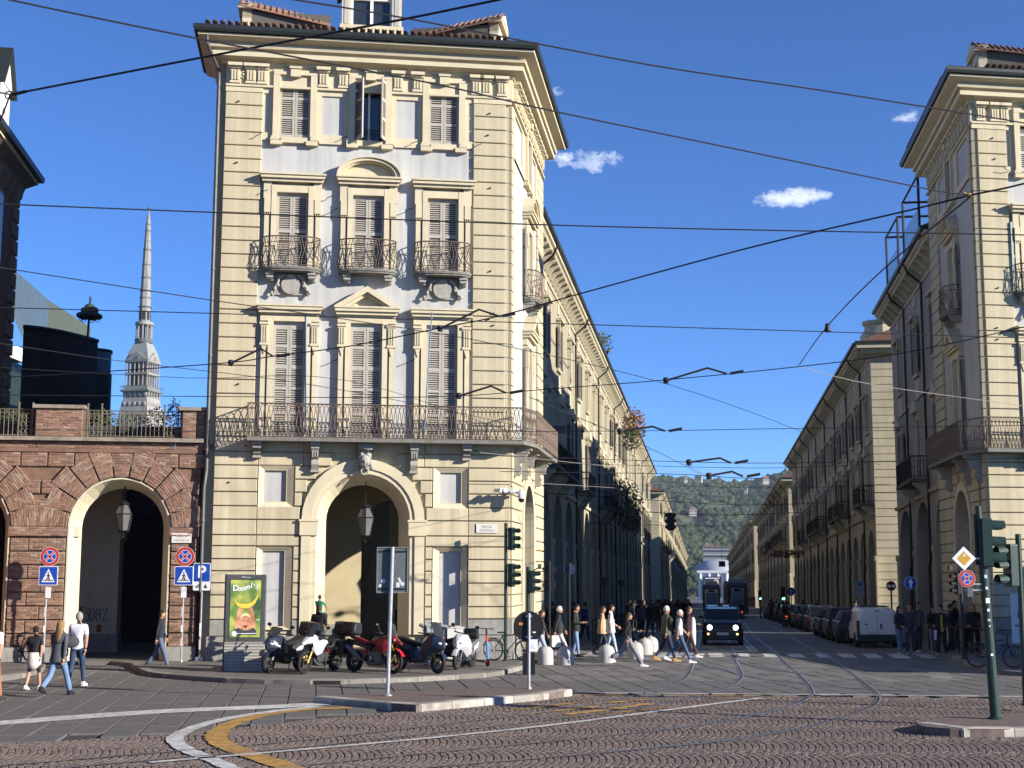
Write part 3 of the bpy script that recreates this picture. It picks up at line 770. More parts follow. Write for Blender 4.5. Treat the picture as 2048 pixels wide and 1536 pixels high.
def bow_balcony(face, cx, z0):
    w = .94; arc = [(cx + w * math.sin(R(a)) * 1.0, -.06 - .50 * math.cos(R(a)) ** .6) for a in range(-80, 81, 20)]
    arc = [(cx - w, 0)] + arc + [(cx + w, 0)]
    m = face.mb()
    m.prism(arc, z0 + .06, z0 + .14, 'z'); m.prism([(cx + (x - cx) * .97, y * .94) for x, y in arc], z0, z0 + .06, 'z'); sl = m.build('balcony_slab', mat('balcony_stone', (.16, .15, .13), var=.2, scale=5), face.root)
    m = face.mb(); rp = [(cx + (x - cx) * .97, y * .95) for x, y in arc]
    L = 0
    for i in range(len(rp) - 1):
        a, b = Vector(rp[i]), Vector(rp[i + 1]); k = max(1, int((b - a).length / .075))
        for j in range(k):
            p = a.lerp(b, j / k); q = a.lerp(b, min(1, (j + 1) / k)); o = (p - Vector((cx, 0))) * .06; o2 = (q - Vector((cx, 0))) * .05
            if (i + j) % 2: p, q = q, p
            m.tube([(p.x, p.y, z0 + .18), (p.x + o.x, p.y + o.y, z0 + .38), (q.x + o2.x * .4, q.y + o2.y * .4, z0 + .68), (p.x * .5 + q.x * .5, p.y * .5 + q.y * .5, z0 + .9), (p.x, p.y, z0 + 1.1)], .011, 4, caps=False)
    for z, r in ((1.11, .022), (.19, .016), (.92, .012), (.30, .010)): m.tube([(x, y, z0 + z) for x, y in rp], r, 4)
    m.build('balcony_railing', IRON, face.root)
    cm = console_mesh(.20, .26, .34, PALESTONE)
    for s in (-1, 1): face.put(cm, 'balcony_bracket', cx + s * .66, 0, z0)

ROWS_UP = [7.05 + .4496 * k for k in range(26)]
ROWS_G = [.86, 1.37, 1.75, 2.12, 2.49, 2.86, 3.23, 3.63, 3.97, 4.45, 4.87, 5.31, 5.72, 6.14, 6.57, 7.03]
def corner_building(mir):
    if not mir:
        root = thing('corner_building', 'cream and pale grey corner palace with three shuttered bays over a tall central arch', 'building', O, FA, 'twin corner palaces at the street mouth')
    else:
        root = thing('corner_building', 'cream corner palace cut off by the right edge, its street side in shadow', 'building', loc2w(16.26, 0), FA, 'twin corner palaces at the street mouth')
    F_ = Face(front_tf(mir), root, 0.0); G_ = Face(side_tf(mir), root, R(74.19) if not mir else R(74.19 + 180))
    top = 'open' if not mir else 'shut'
    # solid inside, so that light does not leak
    def loc(d, off): return (LC.x * d - LC.y * off, LC.y * d + LC.x * off)      # off = into the building from the street face
    def P2(pts): return [((-x if mir else x), y) for x, y in pts]
    if not mir: foot = [(-9.3, .36), (-.36, .36), loc(9.1, .36), (-9.3, 9.0)]
    else: foot = [(.36, .36), (9.3, .36), (9.3 + 2.5, 9.0), (LC.x * 9.1 + LC.y * .36, LC.y * 9.1 - LC.x * .36)]
    m = MB(); m.prism(foot, 6.5, 20.0, 'z'); m.build('inner_wall', mat('portico_ceiling_plaster', (.40, .34, .21), var=.08), root)
    # wall sheets
    m = F_.mb()
    hs = [(c - .5, c + .5, a, b) for c in BAYS for a, b in ((7.05, 10.61), (12.5, 14.95), (16.83, 18.85))]
    m.holes(-9.38, -.02, 7.0, 19.3, hs, .06, .25); m.build('upper_wall', PALE, root)
    m = G_.mb(); DC = 4.3
    hs = [(DC - .5, DC + .5, a, b) for a, b in ((7.05, 10.61), (12.5, 14.95), (16.83, 18.85))]
    m.holes(.05, 9.2, 7.0, 19.3, hs, .06, .25); m.build('upper_wall', PALE, root)
    m = F_.mb(); m.box(-9.68, -9.36, .22, .5, .1, 19.6); m.box(-9.37, -9.30, .05, .5, .1, 19.6); m.build('return_wall', CREAM, root)
    # cream band of the top storey, with pale panels let in
    m = F_.mb()
    pan = [(-8.14, -7.96), (-6.28, -5.55), (-3.85, -3.12), (-1.44, -1.26)]
    hs = [(a, b, 16.97, 18.29) for a, b in pan] + [(c - .5, c + .5, 16.83, 18.85) for c in BAYS]
    m.holes(-8.18, -1.22, 16.72, 19.25, hs, .0, .058)
    for c in (-5.92, -3.48): m.box(c - .42, c + .42, -.02, .03, 16.66, 16.74)
    m.build('top_storey_band', CREAM2, root)
    m = G_.mb(); m.holes(.3, 7.3, 16.72, 19.25, [(.9, 2.9, 16.97, 18.29), (5.6, 6.9, 16.97, 18.29), (DC - .5, DC + .5, 16.83, 18.85)], .0, .058); m.build('top_storey_band', CREAM2, root)
    # quoins, block by block
    def blk(face, x0, x1, z0, z1, y0=-.04, mt=CREAM, c=.016, g=.017):
        me = shared(('blk', round(x1 - x0, 2), round(z1 - z0, 2), mt.name), lambda: MB().cbox(0, x1 - x0, 0, .12, 0, z1 - z0 - 2 * g, c).mesh('quoin_block', mt))
        x = x0 if face.tf.determinant() > 0 else x1
        o = inst(me, 'quoin_block', root, face.tf @ Vector((x, y0, z0 + g)), face.rot)
        return o
    for z0, z1 in zip(ROWS_UP, ROWS_UP[1:]):
        blk(F_, -9.37, -8.18, z0, z1); blk(F_, -1.28, -.20, z0, z1); blk(F_, -.20, -.09, z0, z1, .04); blk(F_, -.09, .03, z0, z1, .12)
        blk(G_, .02, .55, z0, z1, -.02); blk(G_, 7.3, 9.2, z0, z1, -.03)
    for f in (F_, G_):
        m = f.mb()
        if f is F_: m.box(-9.37, -8.18, -.05, .05, 18.29, 18.52); m.box(-1.28, .0, -.05, .05, 18.29, 18.52); m.box(-9.37, 0.02, -.015, .058, 18.52, 19.28); m.box(-9.37, 0.0, -.09, .05, 18.46, 18.53)
        else: m.box(.0, 9.2, -.015, .058, 18.42, 19.28); m.box(.0, 9.2, -.09, .05, 18.40, 18.47)
        m.build('frieze', CREAM2, root)
    tm = triglyph_mesh(CREAM2)
    for x in (-9.08, -8.58, -8.22, -6.24, -5.60, -3.80, -3.16, -1.20, -.86, -.34): F_.put(tm, 'frieze_bracket', x, 0, 19.16)
    for d in [.5 + .62 * k for k in range(14)]: G_.put(tm, 'frieze_bracket', d, 0, 19.16)
    m = F_.mb(); m.torus((-8.83, -.05, 18.86), .10, .022, 16, 6, axis='y'); m.ball((-8.83, -.05, 18.86), .045); m.build('roundel', CREAM2, root)
    # cornice and gutter, mitred round the corner
    pf = [(-9.42, 3.0), (-9.42, 0), (0.0, 0), loc(9.25, 0), loc(9.25, 2)]
    if mir: pf = [(LC.x * 9.25 + LC.y * 2, LC.y * 9.25 - LC.x * 2), (LC.x * 9.25, LC.y * 9.25), (0, 0), (9.42, 0), (9.42, 3.0)]
    m = MB(); m.sweep(pf, [(-.05, 19.2), (.08, 19.2), (.10, 19.28), (.38, 19.33), (.43, 19.35), (.43, 19.50), (.34, 19.51), (.34, 19.59), (.50, 19.60), (.53, 19.68), (.46, 19.69), (.50, 19.76), (.82, 19.86), (.84, 19.92), (-.05, 19.92)])
    m.build('cornice', CREAM2, root)
    m = MB(); m.sweep(pf, [(.72, 19.922), (.80, 19.94), (.93, 19.95), (.97, 20.04), (.97, 20.14), (.90, 20.19), (.70, 20.2)]); m.build('gutter', GUT, root)
    m = MB(); eave = [(0.9, 20.16), (-3.8, 21.75), (-3.8, 20.1)]
    m.sweep(pf, eave); m.build('roof', TILE, root)
    def tile():
        t = MB(); t.lathe([(.085, -.3), (.085, .3), (.06, .3), (.06, -.3)], 6, a0=0, a1=math.pi, M=Matrix.Rotation(R(-90), 3, 'X')); return t.mesh('roof_tile', rmat('roof_tile_clay', (.22, .115, .075), .35, var=.2, scale=8))
    tl = shared('tile', tile)
    for i in range(42): inst(tl, 'roof_tile', root, F_.tf @ Vector((-9.95 + i * .235, -.62, 20.27)), (R(-16), 0, 0))
    for i in range(36): inst(tl, 'roof_tile', root, G_.tf @ Vector((.3 + i * .235, -.62, 20.27)), (R(-16), 0, G_.rot))
    # bays
    if not mir:
        bay(F_, BAYS[0], 'flat', 'flat', 'shut', True); bay(F_, BAYS[1], 'tri', 'seg', 'open'); bay(F_, BAYS[2], 'flat', 'flat', 'shut', True)
        bay(G_, DC, 'tri', 'seg', 'shut', slats=False, second='cas', first='cas')
    else:
        bay(F_, BAYS[2], 'flat', 'flat', 'shut', True, SHUT2, second='cas', slats=False); bay(F_, BAYS[1], 'tri', 'seg', 'shut', False, SHUT2, slats=False); bay(F_, BAYS[0], 'flat', 'flat', 'shut', True, SHUT2, slats=False)
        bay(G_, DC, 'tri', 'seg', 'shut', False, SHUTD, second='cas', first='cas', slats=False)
    # ---- ground floor
    m = F_.mb()
    m.arch(-6.9, -2.5, .1, 7.02, CX, 1.47, 4.45, .05, .08, 18)
    for s in (0, 1):
        X = (lambda v: v) if s == 0 else (lambda v: -9.4 - v)
        a, b = sorted((X(-9.37), X(-6.9)))
        p0, p1 = sorted((X(-7.8), X(-7.13)))
        m.holes(a, b, .1, 7.02, [(p0, p1, 5.02, 6.0), (p0, p1, 1.16, 3.49)], .05, .12)
    m.build('ground_wall', CREAM, root)
    # splayed arch reveal
    m = F_.mb(); n = 18
    def arcp(a, y): return [(CX - a, y, .1), (CX - a, y, 4.45)] + [(CX - a * math.cos(math.pi * i / n), y, 4.45 + a * math.sin(math.pi * i / n)) for i in range(1, n)] + [(CX + a, y, 4.45), (CX + a, y, .1)]
    A0, A1 = arcp(1.47, -.02), arcp(1.16, .75); k = len(A0); m.add(A0 + A1, [(i, i + 1, k + i + 1, k + i) for i in range(k - 1)])
    m.build('arch_reveal', CREAM2, root)
    m = F_.mb(); m.arch(-9.4, -.1, .1, 7.0, CX, 1.16, 4.45, .75, .80, 18); m.build('inner_wall', mat('portico_plaster', (.46, .39, .24), var=.08, scale=2), root)
    m = F_.mb()
    m.archband(CX, 1.47, 1.62, 4.45, .9, -.06, .06); m.archband(CX, 1.62, 1.93, 4.45, .9, -.11, .06); m.build('archivolt', CREAM2, root)
    for s in (-1, 1):
        m = F_.mb(); m.box(CX + s * 1.70 - .28, CX + s * 1.70 + .28, -.16, .05, 3.97, 4.45); m.box(CX + s * 1.70 - .31, CX + s * 1.70 + .31, -.19, .05, 4.40, 4.47); m.build('impost', CREAM2, root)
    for s in (0, 1):
        X = (lambda v: v) if s == 0 else (lambda v: -9.4 - v)
        for z0, z1, hi in ((5.02, 6.0, 6.14), (1.16, 3.49, 3.58)):
            m = F_.mb(); f0, f1 = sorted((X(-7.99), X(-6.9))); p0, p1 = sorted((X(-7.8), X(-7.13)))
            zb = z0 - .18 if z0 > 3 else z0 - .1
            o_, i_ = [(f0, zb), (f1, zb), (f1, hi), (f0, hi)], [(p0, z0), (p1, z0), (p1, z1), (p0, z1)]
            m.add([(x, -.05, z) for x, z in o_] + [(x, .06, z) for x, z in i_] + [(x, .05, z) for x, z in o_], [(i, (i + 1) % 4, 4 + (i + 1) % 4, 4 + i) for i in range(4)] + [(8 + i, 8 + (i + 1) % 4, (i + 1) % 4, i) for i in range(4)])
            m.build('panel_frame', CREAM2, root)
            m = F_.mb(); m.box(p0, p1, .15, .18, z0, z1); m.build('blind_panel', PALE, root)
    def gblk(face, a, b, z0, z1, mt=CREAM, y0=-.06):
        a, b = min(a, b), max(a, b)
        if b - a < .06: return
        m = MB(tf=face.tf); m.cbox(a + .006, b - .006, y0, .06, z0 + .017, z1 - .017, .016); m.build('stone_course', mt, root)
    for z0, z1 in zip(ROWS_G, ROWS_G[1:]):
        mt = STONE if z1 < 1.4 else CREAM
        for s in (0, 1):
            X = (lambda v: v) if s == 0 else (lambda v: -9.4 - v)
            zc = (z0 + z1) / 2
            ext = 1.96 if z1 <= 4.46 else max(0.25, math.sqrt(max(0, 1.98 ** 2 - (z0 - 4.45) ** 2)))
            inner = CX - ext
            if z1 < 1.2: iv = [(-9.42, inner)]
            elif (1.1 < zc < 3.60) or (4.84 < zc < 6.1): iv = [(-9.37, -8.02), (-6.87, inner)]
            else: iv = [(-9.37, -8.02), (-8.02, inner)]
            if z1 > 6.15: iv = [(-9.37, -8.02), (-8.02, -6.6), (-6.6, inner)]
            for a, b in iv:
                if b > a: gblk(F_, X(a), X(b), z0, z1, mt)
    for a, b in ((-9.44, CX - 1.96), (CX + 1.96, .06)):
        m = F_.mb(); m.box(a, b, -.09, .06, .1, .86); m.build('plinth', STONE, root)
    # street side of the ground floor
    m = G_.mb(); m.arch(1.6, 7.2, .1, 7.02, 4.4, 1.42, 4.45, .05, .6, 18); m.holes(.03, 1.6, .1, 7.02, [], .05, .1); m.holes(7.2, 9.2, .1, 7.02, [], .05, .1); m.build('ground_wall', CREAM, root)
    m = G_.mb(); m.archband(4.4, 1.42, 1.75, 4.45, .9, -.07, .06); m.build('archivolt', CREAM2, root)
    for z0, z1 in zip(ROWS_G, ROWS_G[1:]):
        mt = STONE if z1 < 1.4 else CREAM
        ext = 1.8 if z1 <= 4.46 else max(.25, math.sqrt(max(0, 1.82 ** 2 - (z0 - 4.45) ** 2)))
        for a, b in ((.02, 2.5), (2.5, 4.4 - ext), (4.4 + ext, 6.6), (6.6, 9.2)): gblk(G_, a, b, z0, z1, mt, -.05) if b > a else None
    for a, b in ((.0, 2.6), (6.2, 9.22)):
        m = G_.mb(); m.box(a, b, -.09, .06, .1, .86); m.build('plinth', STONE, root)
    # portico back wall with its own arch, and the far end wall
    PL = mat('portico_plaster', (.46, .39, .24))
    xr = -.2 if not mir else -2.6
    m = F_.mb(); m.arch(-4.9, xr, .1, 6.6, -3.3, 1.2 if not mir else .65, 4.3, 7.4, 7.9, 14); m.holes(-9.35, -4.9, .1, 6.6, [], 7.4, .1)
    m.build('portico_wall', PL, root)
    m = F_.mb(); m.box(-9.3, -4.95, 7.33, 7.395, .1, .95); m.build('portico_plinth', STONE, root)
    m = F_.mb(); m.box(-9.45, -9.30, .8, 9, .1, 6.6); m.build('portico_wall', PL, root)
    m = G_.mb(); m.box(8.9, 9.1, .1, 6, .1, 19.0); m.build('end_wall', CREAM, root)
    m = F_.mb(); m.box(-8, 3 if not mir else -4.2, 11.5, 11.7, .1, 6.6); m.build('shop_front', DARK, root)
    # ---- long balcony over the arch, turning the corner
    BS = mat('balcony_stone', (.16, .15, .13)); Pj = .78
    path = [(-8.34, 0), (-8.34, -Pj), (.03 + .27, -Pj), ] + [(loc(d, -Pj)[0], loc(d, -Pj)[1]) for d in (.55, 7.1)] + [loc(7.1, 0)]
    if mir: path = [(-x, y) for x, y in path]; sx, sy = LC.x, LC.y; path = [(8.34, 0), (8.34, -Pj), (-.30, -Pj)] + [(sx * d - sy * Pj, sy * d + sx * Pj) for d in (.55, 7.1)] + [(sx * 7.1, sy * 7.1)]
    m = MB(); inner = [(-7.9, .3), (-.3, .3), loc(6.9, .3)]
    if mir: inner = [(7.9, .3), (.3, .3), (LC.x * 6.9 + LC.y * .3, LC.y * 6.9 - LC.x * .3)]
    poly = path[:] + inner[::-1]
    m.prism(poly, 6.86, 6.98, 'z'); cxp = sum(p[0] for p in path) / len(path)
    m.build('balcony_slab', BS, root)
    m = MB(); rp = []
    q = path[1:-1] if True else path
    full = [path[0]] + [path[1]] + [path[2]] + path[3:]
    # split the long run into panels
    pts = []
    for a, b in zip(full, full[1:]):
        a, b = Vector(a), Vector(b); n = max(1, round((b - a).length / 1.95))
        for i in range(n): pts.append(tuple(a.lerp(b, i / n)))
    pts.append(full[-1])
    ctr = Vector((CX if not mir else -CX, 3))
    lancets(m, [(p[0], p[1] + (.05 if abs(p[1] + Pj) < .01 else 0)) for p in pts], 7.0, 8.03); m.build('balcony_railing', IRON, root)
    cm1 = console_mesh(.85, .30, .62, PALESTONE); cm2 = console_mesh(.42, .30, .62, PALESTONE)
    for x in (-8.05, -1.46): F_.put(cm2, 'balcony_console', x, 0, 6.86)
    for x in (-6.25, -3.14): F_.put(cm1, 'balcony_console', x, 0, 6.86)
    for d in (.5, 2.5, 6.2): G_.put(cm1, 'balcony_console', d, 0, 6.86)
    # carved head on the keystone
    m = F_.mb(); m.prism([(CX - .16, 6.02), (CX + .16, 6.02), (CX + .26, 6.86), (CX - .26, 6.86)], -.28, .05, 'y'); m.box(CX - .24, CX + .24, -.50, .05, 6.66, 6.86)
    m.ball((CX, -.34, 6.30), .17, .15, .22, 12, 8); m.ball((CX, -.49, 6.28), .03, .05, .06); m.ball((CX, -.45, 6.18), .06, .04, .02)
    for s in (-1, 1):
        m.ball((CX + s * .06, -.46, 6.34), .028, .02, .016); m.ball((CX + s * .08, -.43, 6.22), .05, .05, .05)
        for k in range(5): m.ball((CX + s * (.10 + .03 * k), -.34 + .03 * k, 6.50 - .10 * k), .075, .08, .075)
    m.torus((CX, -.30, 5.98), .11, .03, 14, 6, axis='y'); m.build('keystone_head', PALESTONE, root, smooth=True)
    # downpipe
    m = F_.mb()
    m.tube([(-9.95, -.75, 19.95), (-9.95, -.72, 19.6), (-9.62, .05, 19.0), (-9.60, .08, 18.4), (-9.60, .08, 6.0), (-9.66, .04, 5.4), (-9.66, .02, 2.2)], .055, 8)
    for z in (17.9, 15.2, 12.4, 9.6, 6.6, 4.4): m.lathe([(.07, -.05), (.075, 0), (.07, .05)], 8, (-9.60 if z > 6 else -9.66, .08 if z > 6 else .03, z))
    m.build('downpipe', PIPE, root)
    # anchor plates and hooks left in the wall
    m = F_.mb()
    for x, z in ((-8.95, 17.95), (-8.95, 15.9), (-.75, 17.95), (-.72, 15.4), (-.7, 12.6), (-.8, 17.2), (-8.7, 8.7), (-8.95, 7.6), (-8.4, 6.75), (-8.9, 5.6), (-1.15, 6.7), (-.6, 11.2), (-.75, 11.0), (-.6, 10.8)):
        m.ball((x, -.07, z), .035, .05, .03, 6, 4)
    for x, z in ((-5.85, 9.45), (-3.42, 9.5), (-8.45, 16.75), (-5.7, 16.8), (-3.4, 16.75), (-1.3, 16.75), (-8.2, 14.9), (-5.9, 14.4), (-3.5, 14.5), (-6.1, 14.8)):
        m.tube([(x, .05, z), (x + .06, -.16, z + .02), (x + .26, -.24, z + .09)], .014, 4)
    m.build('wall_hooks', DIRON, root)
    # dormers
    def dormer(face, x, y0, w, z0, z1, ln, rot, drop=0.0):
        """gabled dormer whose front stands at y0"""
        m = MB(tf=face.tf @ Matrix.Translation((x, y0, 0)) @ Matrix.Rotation(rot, 4, 'Z'))
        a = w / 2
        m.box(-a, -a + .32, 0, .3, z0, z1); m.box(a - .32, a, 0, .3, z0, z1); m.box(-a - .06, a + .06, -.08, .3, z0 - .25, z0 + .28); m.box(-a, a, 0, .3, z1 - .3, z1)
        m.box(-a - .12, a + .12, -.14, .35, z1, z1 + .14); m.prism([(-a - .16, z1 + .14), (a + .16, z1 + .14), (0, z1 + .10 + w * .30)], -.16, .3, 'y')
        for s in (-1, 1): m.box(s * (a - .16) - .08, s * (a - .16) + .08, -.02, .02, z0 + .32, z1 - .1, 1)
        m.box(-a + .02, -a + .12, .3, ln, z0, z1 - .05, 2); m.box(a - .12, a - .02, .3, ln, z0, z1 - .05, 2)
        o = m.build('dormer', [CREAM2, PALE, mat('dormer_side', (.10, .09, .075), var=.1)], root)
        m = MB(tf=face.tf @ Matrix.Translation((x, y0, 0)) @ Matrix.Rotation(rot, 4, 'Z'))
        rz = z1 + .12 + w * .30
        for s in (-1, 1):
            e = z1 + .06
            m.add([(0, -.1, rz), (s * (a + .14), -.1, e), (s * (a + .14), ln, e - drop), (0, ln, rz - drop), (0, -.1, rz + .06), (s * (a + .14), -.1, e + .06), (s * (a + .14), ln, e + .06 - drop), (0, ln, rz + .06 - drop)], [(0, 1, 2, 3), (4, 7, 6, 5), (0, 4, 5, 1), (1, 5, 6, 2), (2, 6, 7, 3)])
            for q in range(int(ln / .2)):
                yq = -.05 + q * .2; d_ = drop * yq / ln; m.tube([(s * (a + .16), yq, e + .07 - d_), (0, yq, rz + .075 - d_)], .032, 5)
        m.build('dormer_roof', TILE, o)
        m = MB(tf=face.tf @ Matrix.Translation((x, y0, 0)) @ Matrix.Rotation(rot, 4, 'Z'))
        m.box(-a + .32, a - .32, .2, .22, z0 + .28, z1 - .3); m.build('dormer_pane', GLASS, o)
        m = MB(tf=face.tf @ Matrix.Translation((x, y0, 0)) @ Matrix.Rotation(rot, 4, 'Z'))
        m.box(-.05, .05, .12, .199, z0 + .28, z1 - .3); m.box(-a + .3, -a + .38, .12, .199, z0 + .28, z1 - .3); m.box(a - .38, a - .3, .12, .199, z0 + .28, z1 - .3); m.box(-a + .3, a - .3, .1, .2, z1 - .95, z1 - .85); m.build('dormer_frame', WHITE, o)
    if not mir: dormer(F_, -4.68, .55, 2.0, 20.72, 22.9, 3, 0)
    dormer(F_, -8.95, 1.3, 1.5, 20.4, 21.35, 2.9, R(-90), .55)
    dormer(G_, 1.25 if not mir else 1.6, .55, 1.35, 20.45, 21.45, 3.0, 0, .55)
    return root
B1 = corner_building(False)
B2 = corner_building(True)
# ------------------------------------------------------------------ arcaded street rows
MODI = []
def street_block(side, d0, L, label, eave=15.0, crown=5.9, spring=4.3, bw=5.5, shear=-.012, wall=CREAMS, trim=CREAMS2, far=False, balc=(), fl=(7.1, 9.7, 11.3, 13.0), endwall=False, pipes=3, cat='building', rec=0.0, zt=6.3):
    P0 = O + (T * 16.26 if side > 0 else Vector((0, 0, 0))) + S * d0 + Vector((S.y, -S.x, 0)) * side * rec; zb = gz(P0.x, P0.y)
    root = thing('arcaded_block', label, cat, (P0.x, P0.y, 0), SA if side < 0 else SA + math.pi, 'arcaded street blocks')
    mir = side > 0
    M = Matrix.Scale(-1, 4, (1, 0, 0)) if mir else Matrix.Identity(4)
    sh = Matrix.Identity(4); sh[2][0] = shear
    TF = M @ sh; F_ = Face(M, root, 0.0)
    mb = lambda: MB(tf=TF)
    put = lambda me, nm, x, y, z, sc=None: inst(me, nm, root, M @ Vector((x, y, z + shear * x)), 0.0, sc)
    n = max(1, round(L / bw)); b = L / n; z0 = zb - .3 - .01 * L if not far else zb - .01 * L - 1
    a = b / 2 - (.62 if b > 4.8 else .5)
    # solid body
    m = mb(); m.box(0, L, .35, 11, zt, eave - .2); m.build('inner_wall', wall, root)
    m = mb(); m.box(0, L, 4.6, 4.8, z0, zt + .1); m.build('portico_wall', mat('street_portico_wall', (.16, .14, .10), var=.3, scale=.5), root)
    wins = []
    cs_ = [b * (i + .5) for i in range(n)]
    zg = lambda x: -GRADE * 0
    def arch_mesh():
        q = MB(tf=M); q.arch(-b / 2, b / 2, -1.6, zt, 0, a, spring, 0, .55, 10 if far else 14)
        return q.mesh('arcade_arch', [wall])
    am = arch_mesh()
    hw = .52
    w1 = (fl[0], fl[1]); w2 = (fl[2], fl[3])
    def wall_mesh():
        q = MB(tf=M); hs = [(-hw, hw, *w1), (-hw, hw, *w2)]
        q.holes(-b / 2, b / 2, zt, eave - .1, hs, 0, .22)
        return q.mesh('bay_wall', [wall])
    wm = wall_mesh()
    def trim_mesh(k):
        q = MB(tf=M)
        for z_0, z_1, p in ((w1[0], w1[1], 1), (w2[0], w2[1], 0)):
            for s in (-1, 1): q.box(s * (hw + .10) - .1, s * (hw + .10) + .1, -.09, .02, z_0 - .05, z_1 + .02)
            q.box(-hw - .2, hw + .2, -.09, .02, z_1 + .02, z_1 + .2)
            q.box(-hw - .25, hw + .25, -.14, .02, z_0 - .2, z_0 - .05)
            q.box(-hw - .36, hw + .36, -.30, .02, z_1 + .32, z_1 + .44)
            for s in (-1, 1): q.box(s * (hw + .2) - .08, s * (hw + .2) + .08, -.22, .02, z_1 - .1, z_1 + .32)
            if p and k == 0: q.prism([(-hw - .4, z_1 + .44), (hw + .4, z_1 + .44), (0, z_1 + .95)], -.30, .02, 'y')
            if p and k == 1: q.prism([(-math.cos(math.pi * i / 8) * (hw + .4), z_1 + .44 + math.sin(math.pi * i / 8) * .46) for i in range(9)], -.30, .02, 'y')
        q.box(-.34, .34, -.06, .02, eave - 1.55, eave - 1.0)
        q.box(-hw - .15, hw + .15, -.05, .02, w1[1] + 1.02, w2[0] - .3)
        return q.mesh('window_surround', [trim])
    tms = [trim_mesh(0), trim_mesh(1)]
    def pane_mesh(z_0, z_1):
        q = MB(tf=M); q.box(-hw, hw, .18, .2, z_0, z_1); return q.mesh('window_pane', GLASS)
    def leaf_mesh(z_0, z_1, op):
        q = MB(tf=M)
        for s in (-1, 1):
            if op: q.box(s * (hw + .30) - .25, s * (hw + .30) + .25, -.15, -.10, z_0, z_1)
            else: q.box(s * hw / 2 - hw / 2 + .01, s * hw / 2 + hw / 2 - .01, .05, .09, z_0, z_1)
            c = s * (hw + .30) if op else s * hw / 2; y = -.165 if op else .035
            if not far:
                z = z_0 + .1
                while z < z_1 - .1: q.box(c - .19, c + .19, y, y + .02, z, z + .05); z += .11
            if op:
                q.box(-.03, .03, .1, .17, z_0, z_1)
                for t in (.33, .66): q.box(-hw, hw, .11, .17, z_0 + (z_1 - z_0) * t - .03, z_0 + (z_1 - z_0) * t + .03)
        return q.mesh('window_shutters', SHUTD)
    pm = [pane_mesh(*w1), pane_mesh(*w2)]; lm = {(i, op): leaf_mesh(*w, op) for i, w in enumerate((w1, w2)) for op in (0, 1)}
    def modm():
        q = MB(tf=M); q.prism([(-.62, eave - .42), (-.62, eave - .32), (0, eave - .32), (0, eave - .85), (-.2, eave - .8), (-.42, eave - .55)], -.11, .11, 'x'); return q.mesh('modillion', trim)
    mm = modm()
    def pil():
        q = MB(tf=M); q.box(-.30, .30, -.07, .02, -1.6, spring - .25); q.box(-.42, .42, -.12, .03, spring - .25, spring + .05); q.box(-.34, .34, -.10, .02, -1.6, .9); return q.mesh('pilaster', trim)
    plm = pil()
    for i, c in enumerate(cs_):
        put(am, 'arcade_arch', c, 0, 0); put(wm, 'bay_wall', c, 0, 0); put(tms[i % 2], 'window_surround', c, 0, 0)
        for w in (0, 1):
            op = rnd.random() < .55
            put(lm[(w, int(op))], 'window_shutters', c, 0, 0)
            if op: put(pm[w], 'window_pane', c, 0, 0)
        k = 3 if far else 5
        for j in range(k): put(mm, 'modillion', c + b * ((j + .5) / k - .5), 0, 0)
    for i in range(n + 1): put(plm, 'pilaster', b * i, 0, 0)
    prof = [(-.05, eave - .95), (.06, eave - .95), (.10, eave - .85), (-.05, eave - .85)]
    for nm, pr, mt in (('string_course', [(-.02, zt - .15), (.12, zt - .15), (.16, zt), (-.02, zt)], trim), ('string_course', prof, trim), ('string_course', [(-.02, w1[1] + .95), (.1, w1[1] + .95), (.1, w1[1] + 1.05), (-.02, w1[1] + 1.05)], trim),
                       ('cornice', [(-.05, eave - .34), (.64, eave - .34), (.70, eave - .25), (.80, eave - .2), (.82, eave - .08), (-.05, eave - .08)], trim), ('gutter', [(.6, eave - .078), (.95, eave - .05), (.98, eave + .08), (.6, eave + .12)], GUT)):
        m = mb(); m.loft([[(x, -w, z) for w, z in pr] for x in (0, L)]); m.build(nm, mt, root)
    m = mb(); m.prism([(-.9, eave + .1), (5.5, eave + 2.4), (11, eave + .1)], -.05, L + .05, 'x'); m.build('roof', TILE, root)
    # end walls with quoins
    for x, s in ((0, -1), (L, 1)):
        m = mb(); m.box(x + (0 if s > 0 else -.02), x + (.02 if s > 0 else 0), .0, 11, z0, eave - .3); m.build('end_wall', wall if not endwall else endwall, root)
        if s < 0 and endwall:
            z = .2
            while z < eave - 1.2:
                m = mb(); m.cbox(0, 1.7, x - .08, .0, 0, 0); m = MB(tf=TF); m.box(x - .07, x, .02, 1.7, z + .02, z + .43); m.build('quoin_block', endwall, root); z += .45
            m = mb(); m.box(x - .75, x, -.8, 10, eave - .34, eave - .08); m.box(x - .5, x, -.5, 10, eave - .6, eave - .34); m.build('end_cornice', endwall, root)
            m = mb(); m.box(x - .85, x + .1, -.9, 10, eave - .075, eave + .06); m.build('end_gutter', GUT, root)
    # downpipes
    for i in range(1, n, pipes):
        m = mb(); x = b * i + .1; m.tube([(x, -.85, eave - .1), (x, -.7, eave - .5), (x, -.12, eave - 1.0), (x, -.14, spring - .6), (x + .35, -.16, spring - .9), (x + .35, -.16, -1)], .06, 5); m.build('downpipe', DIRON, root)
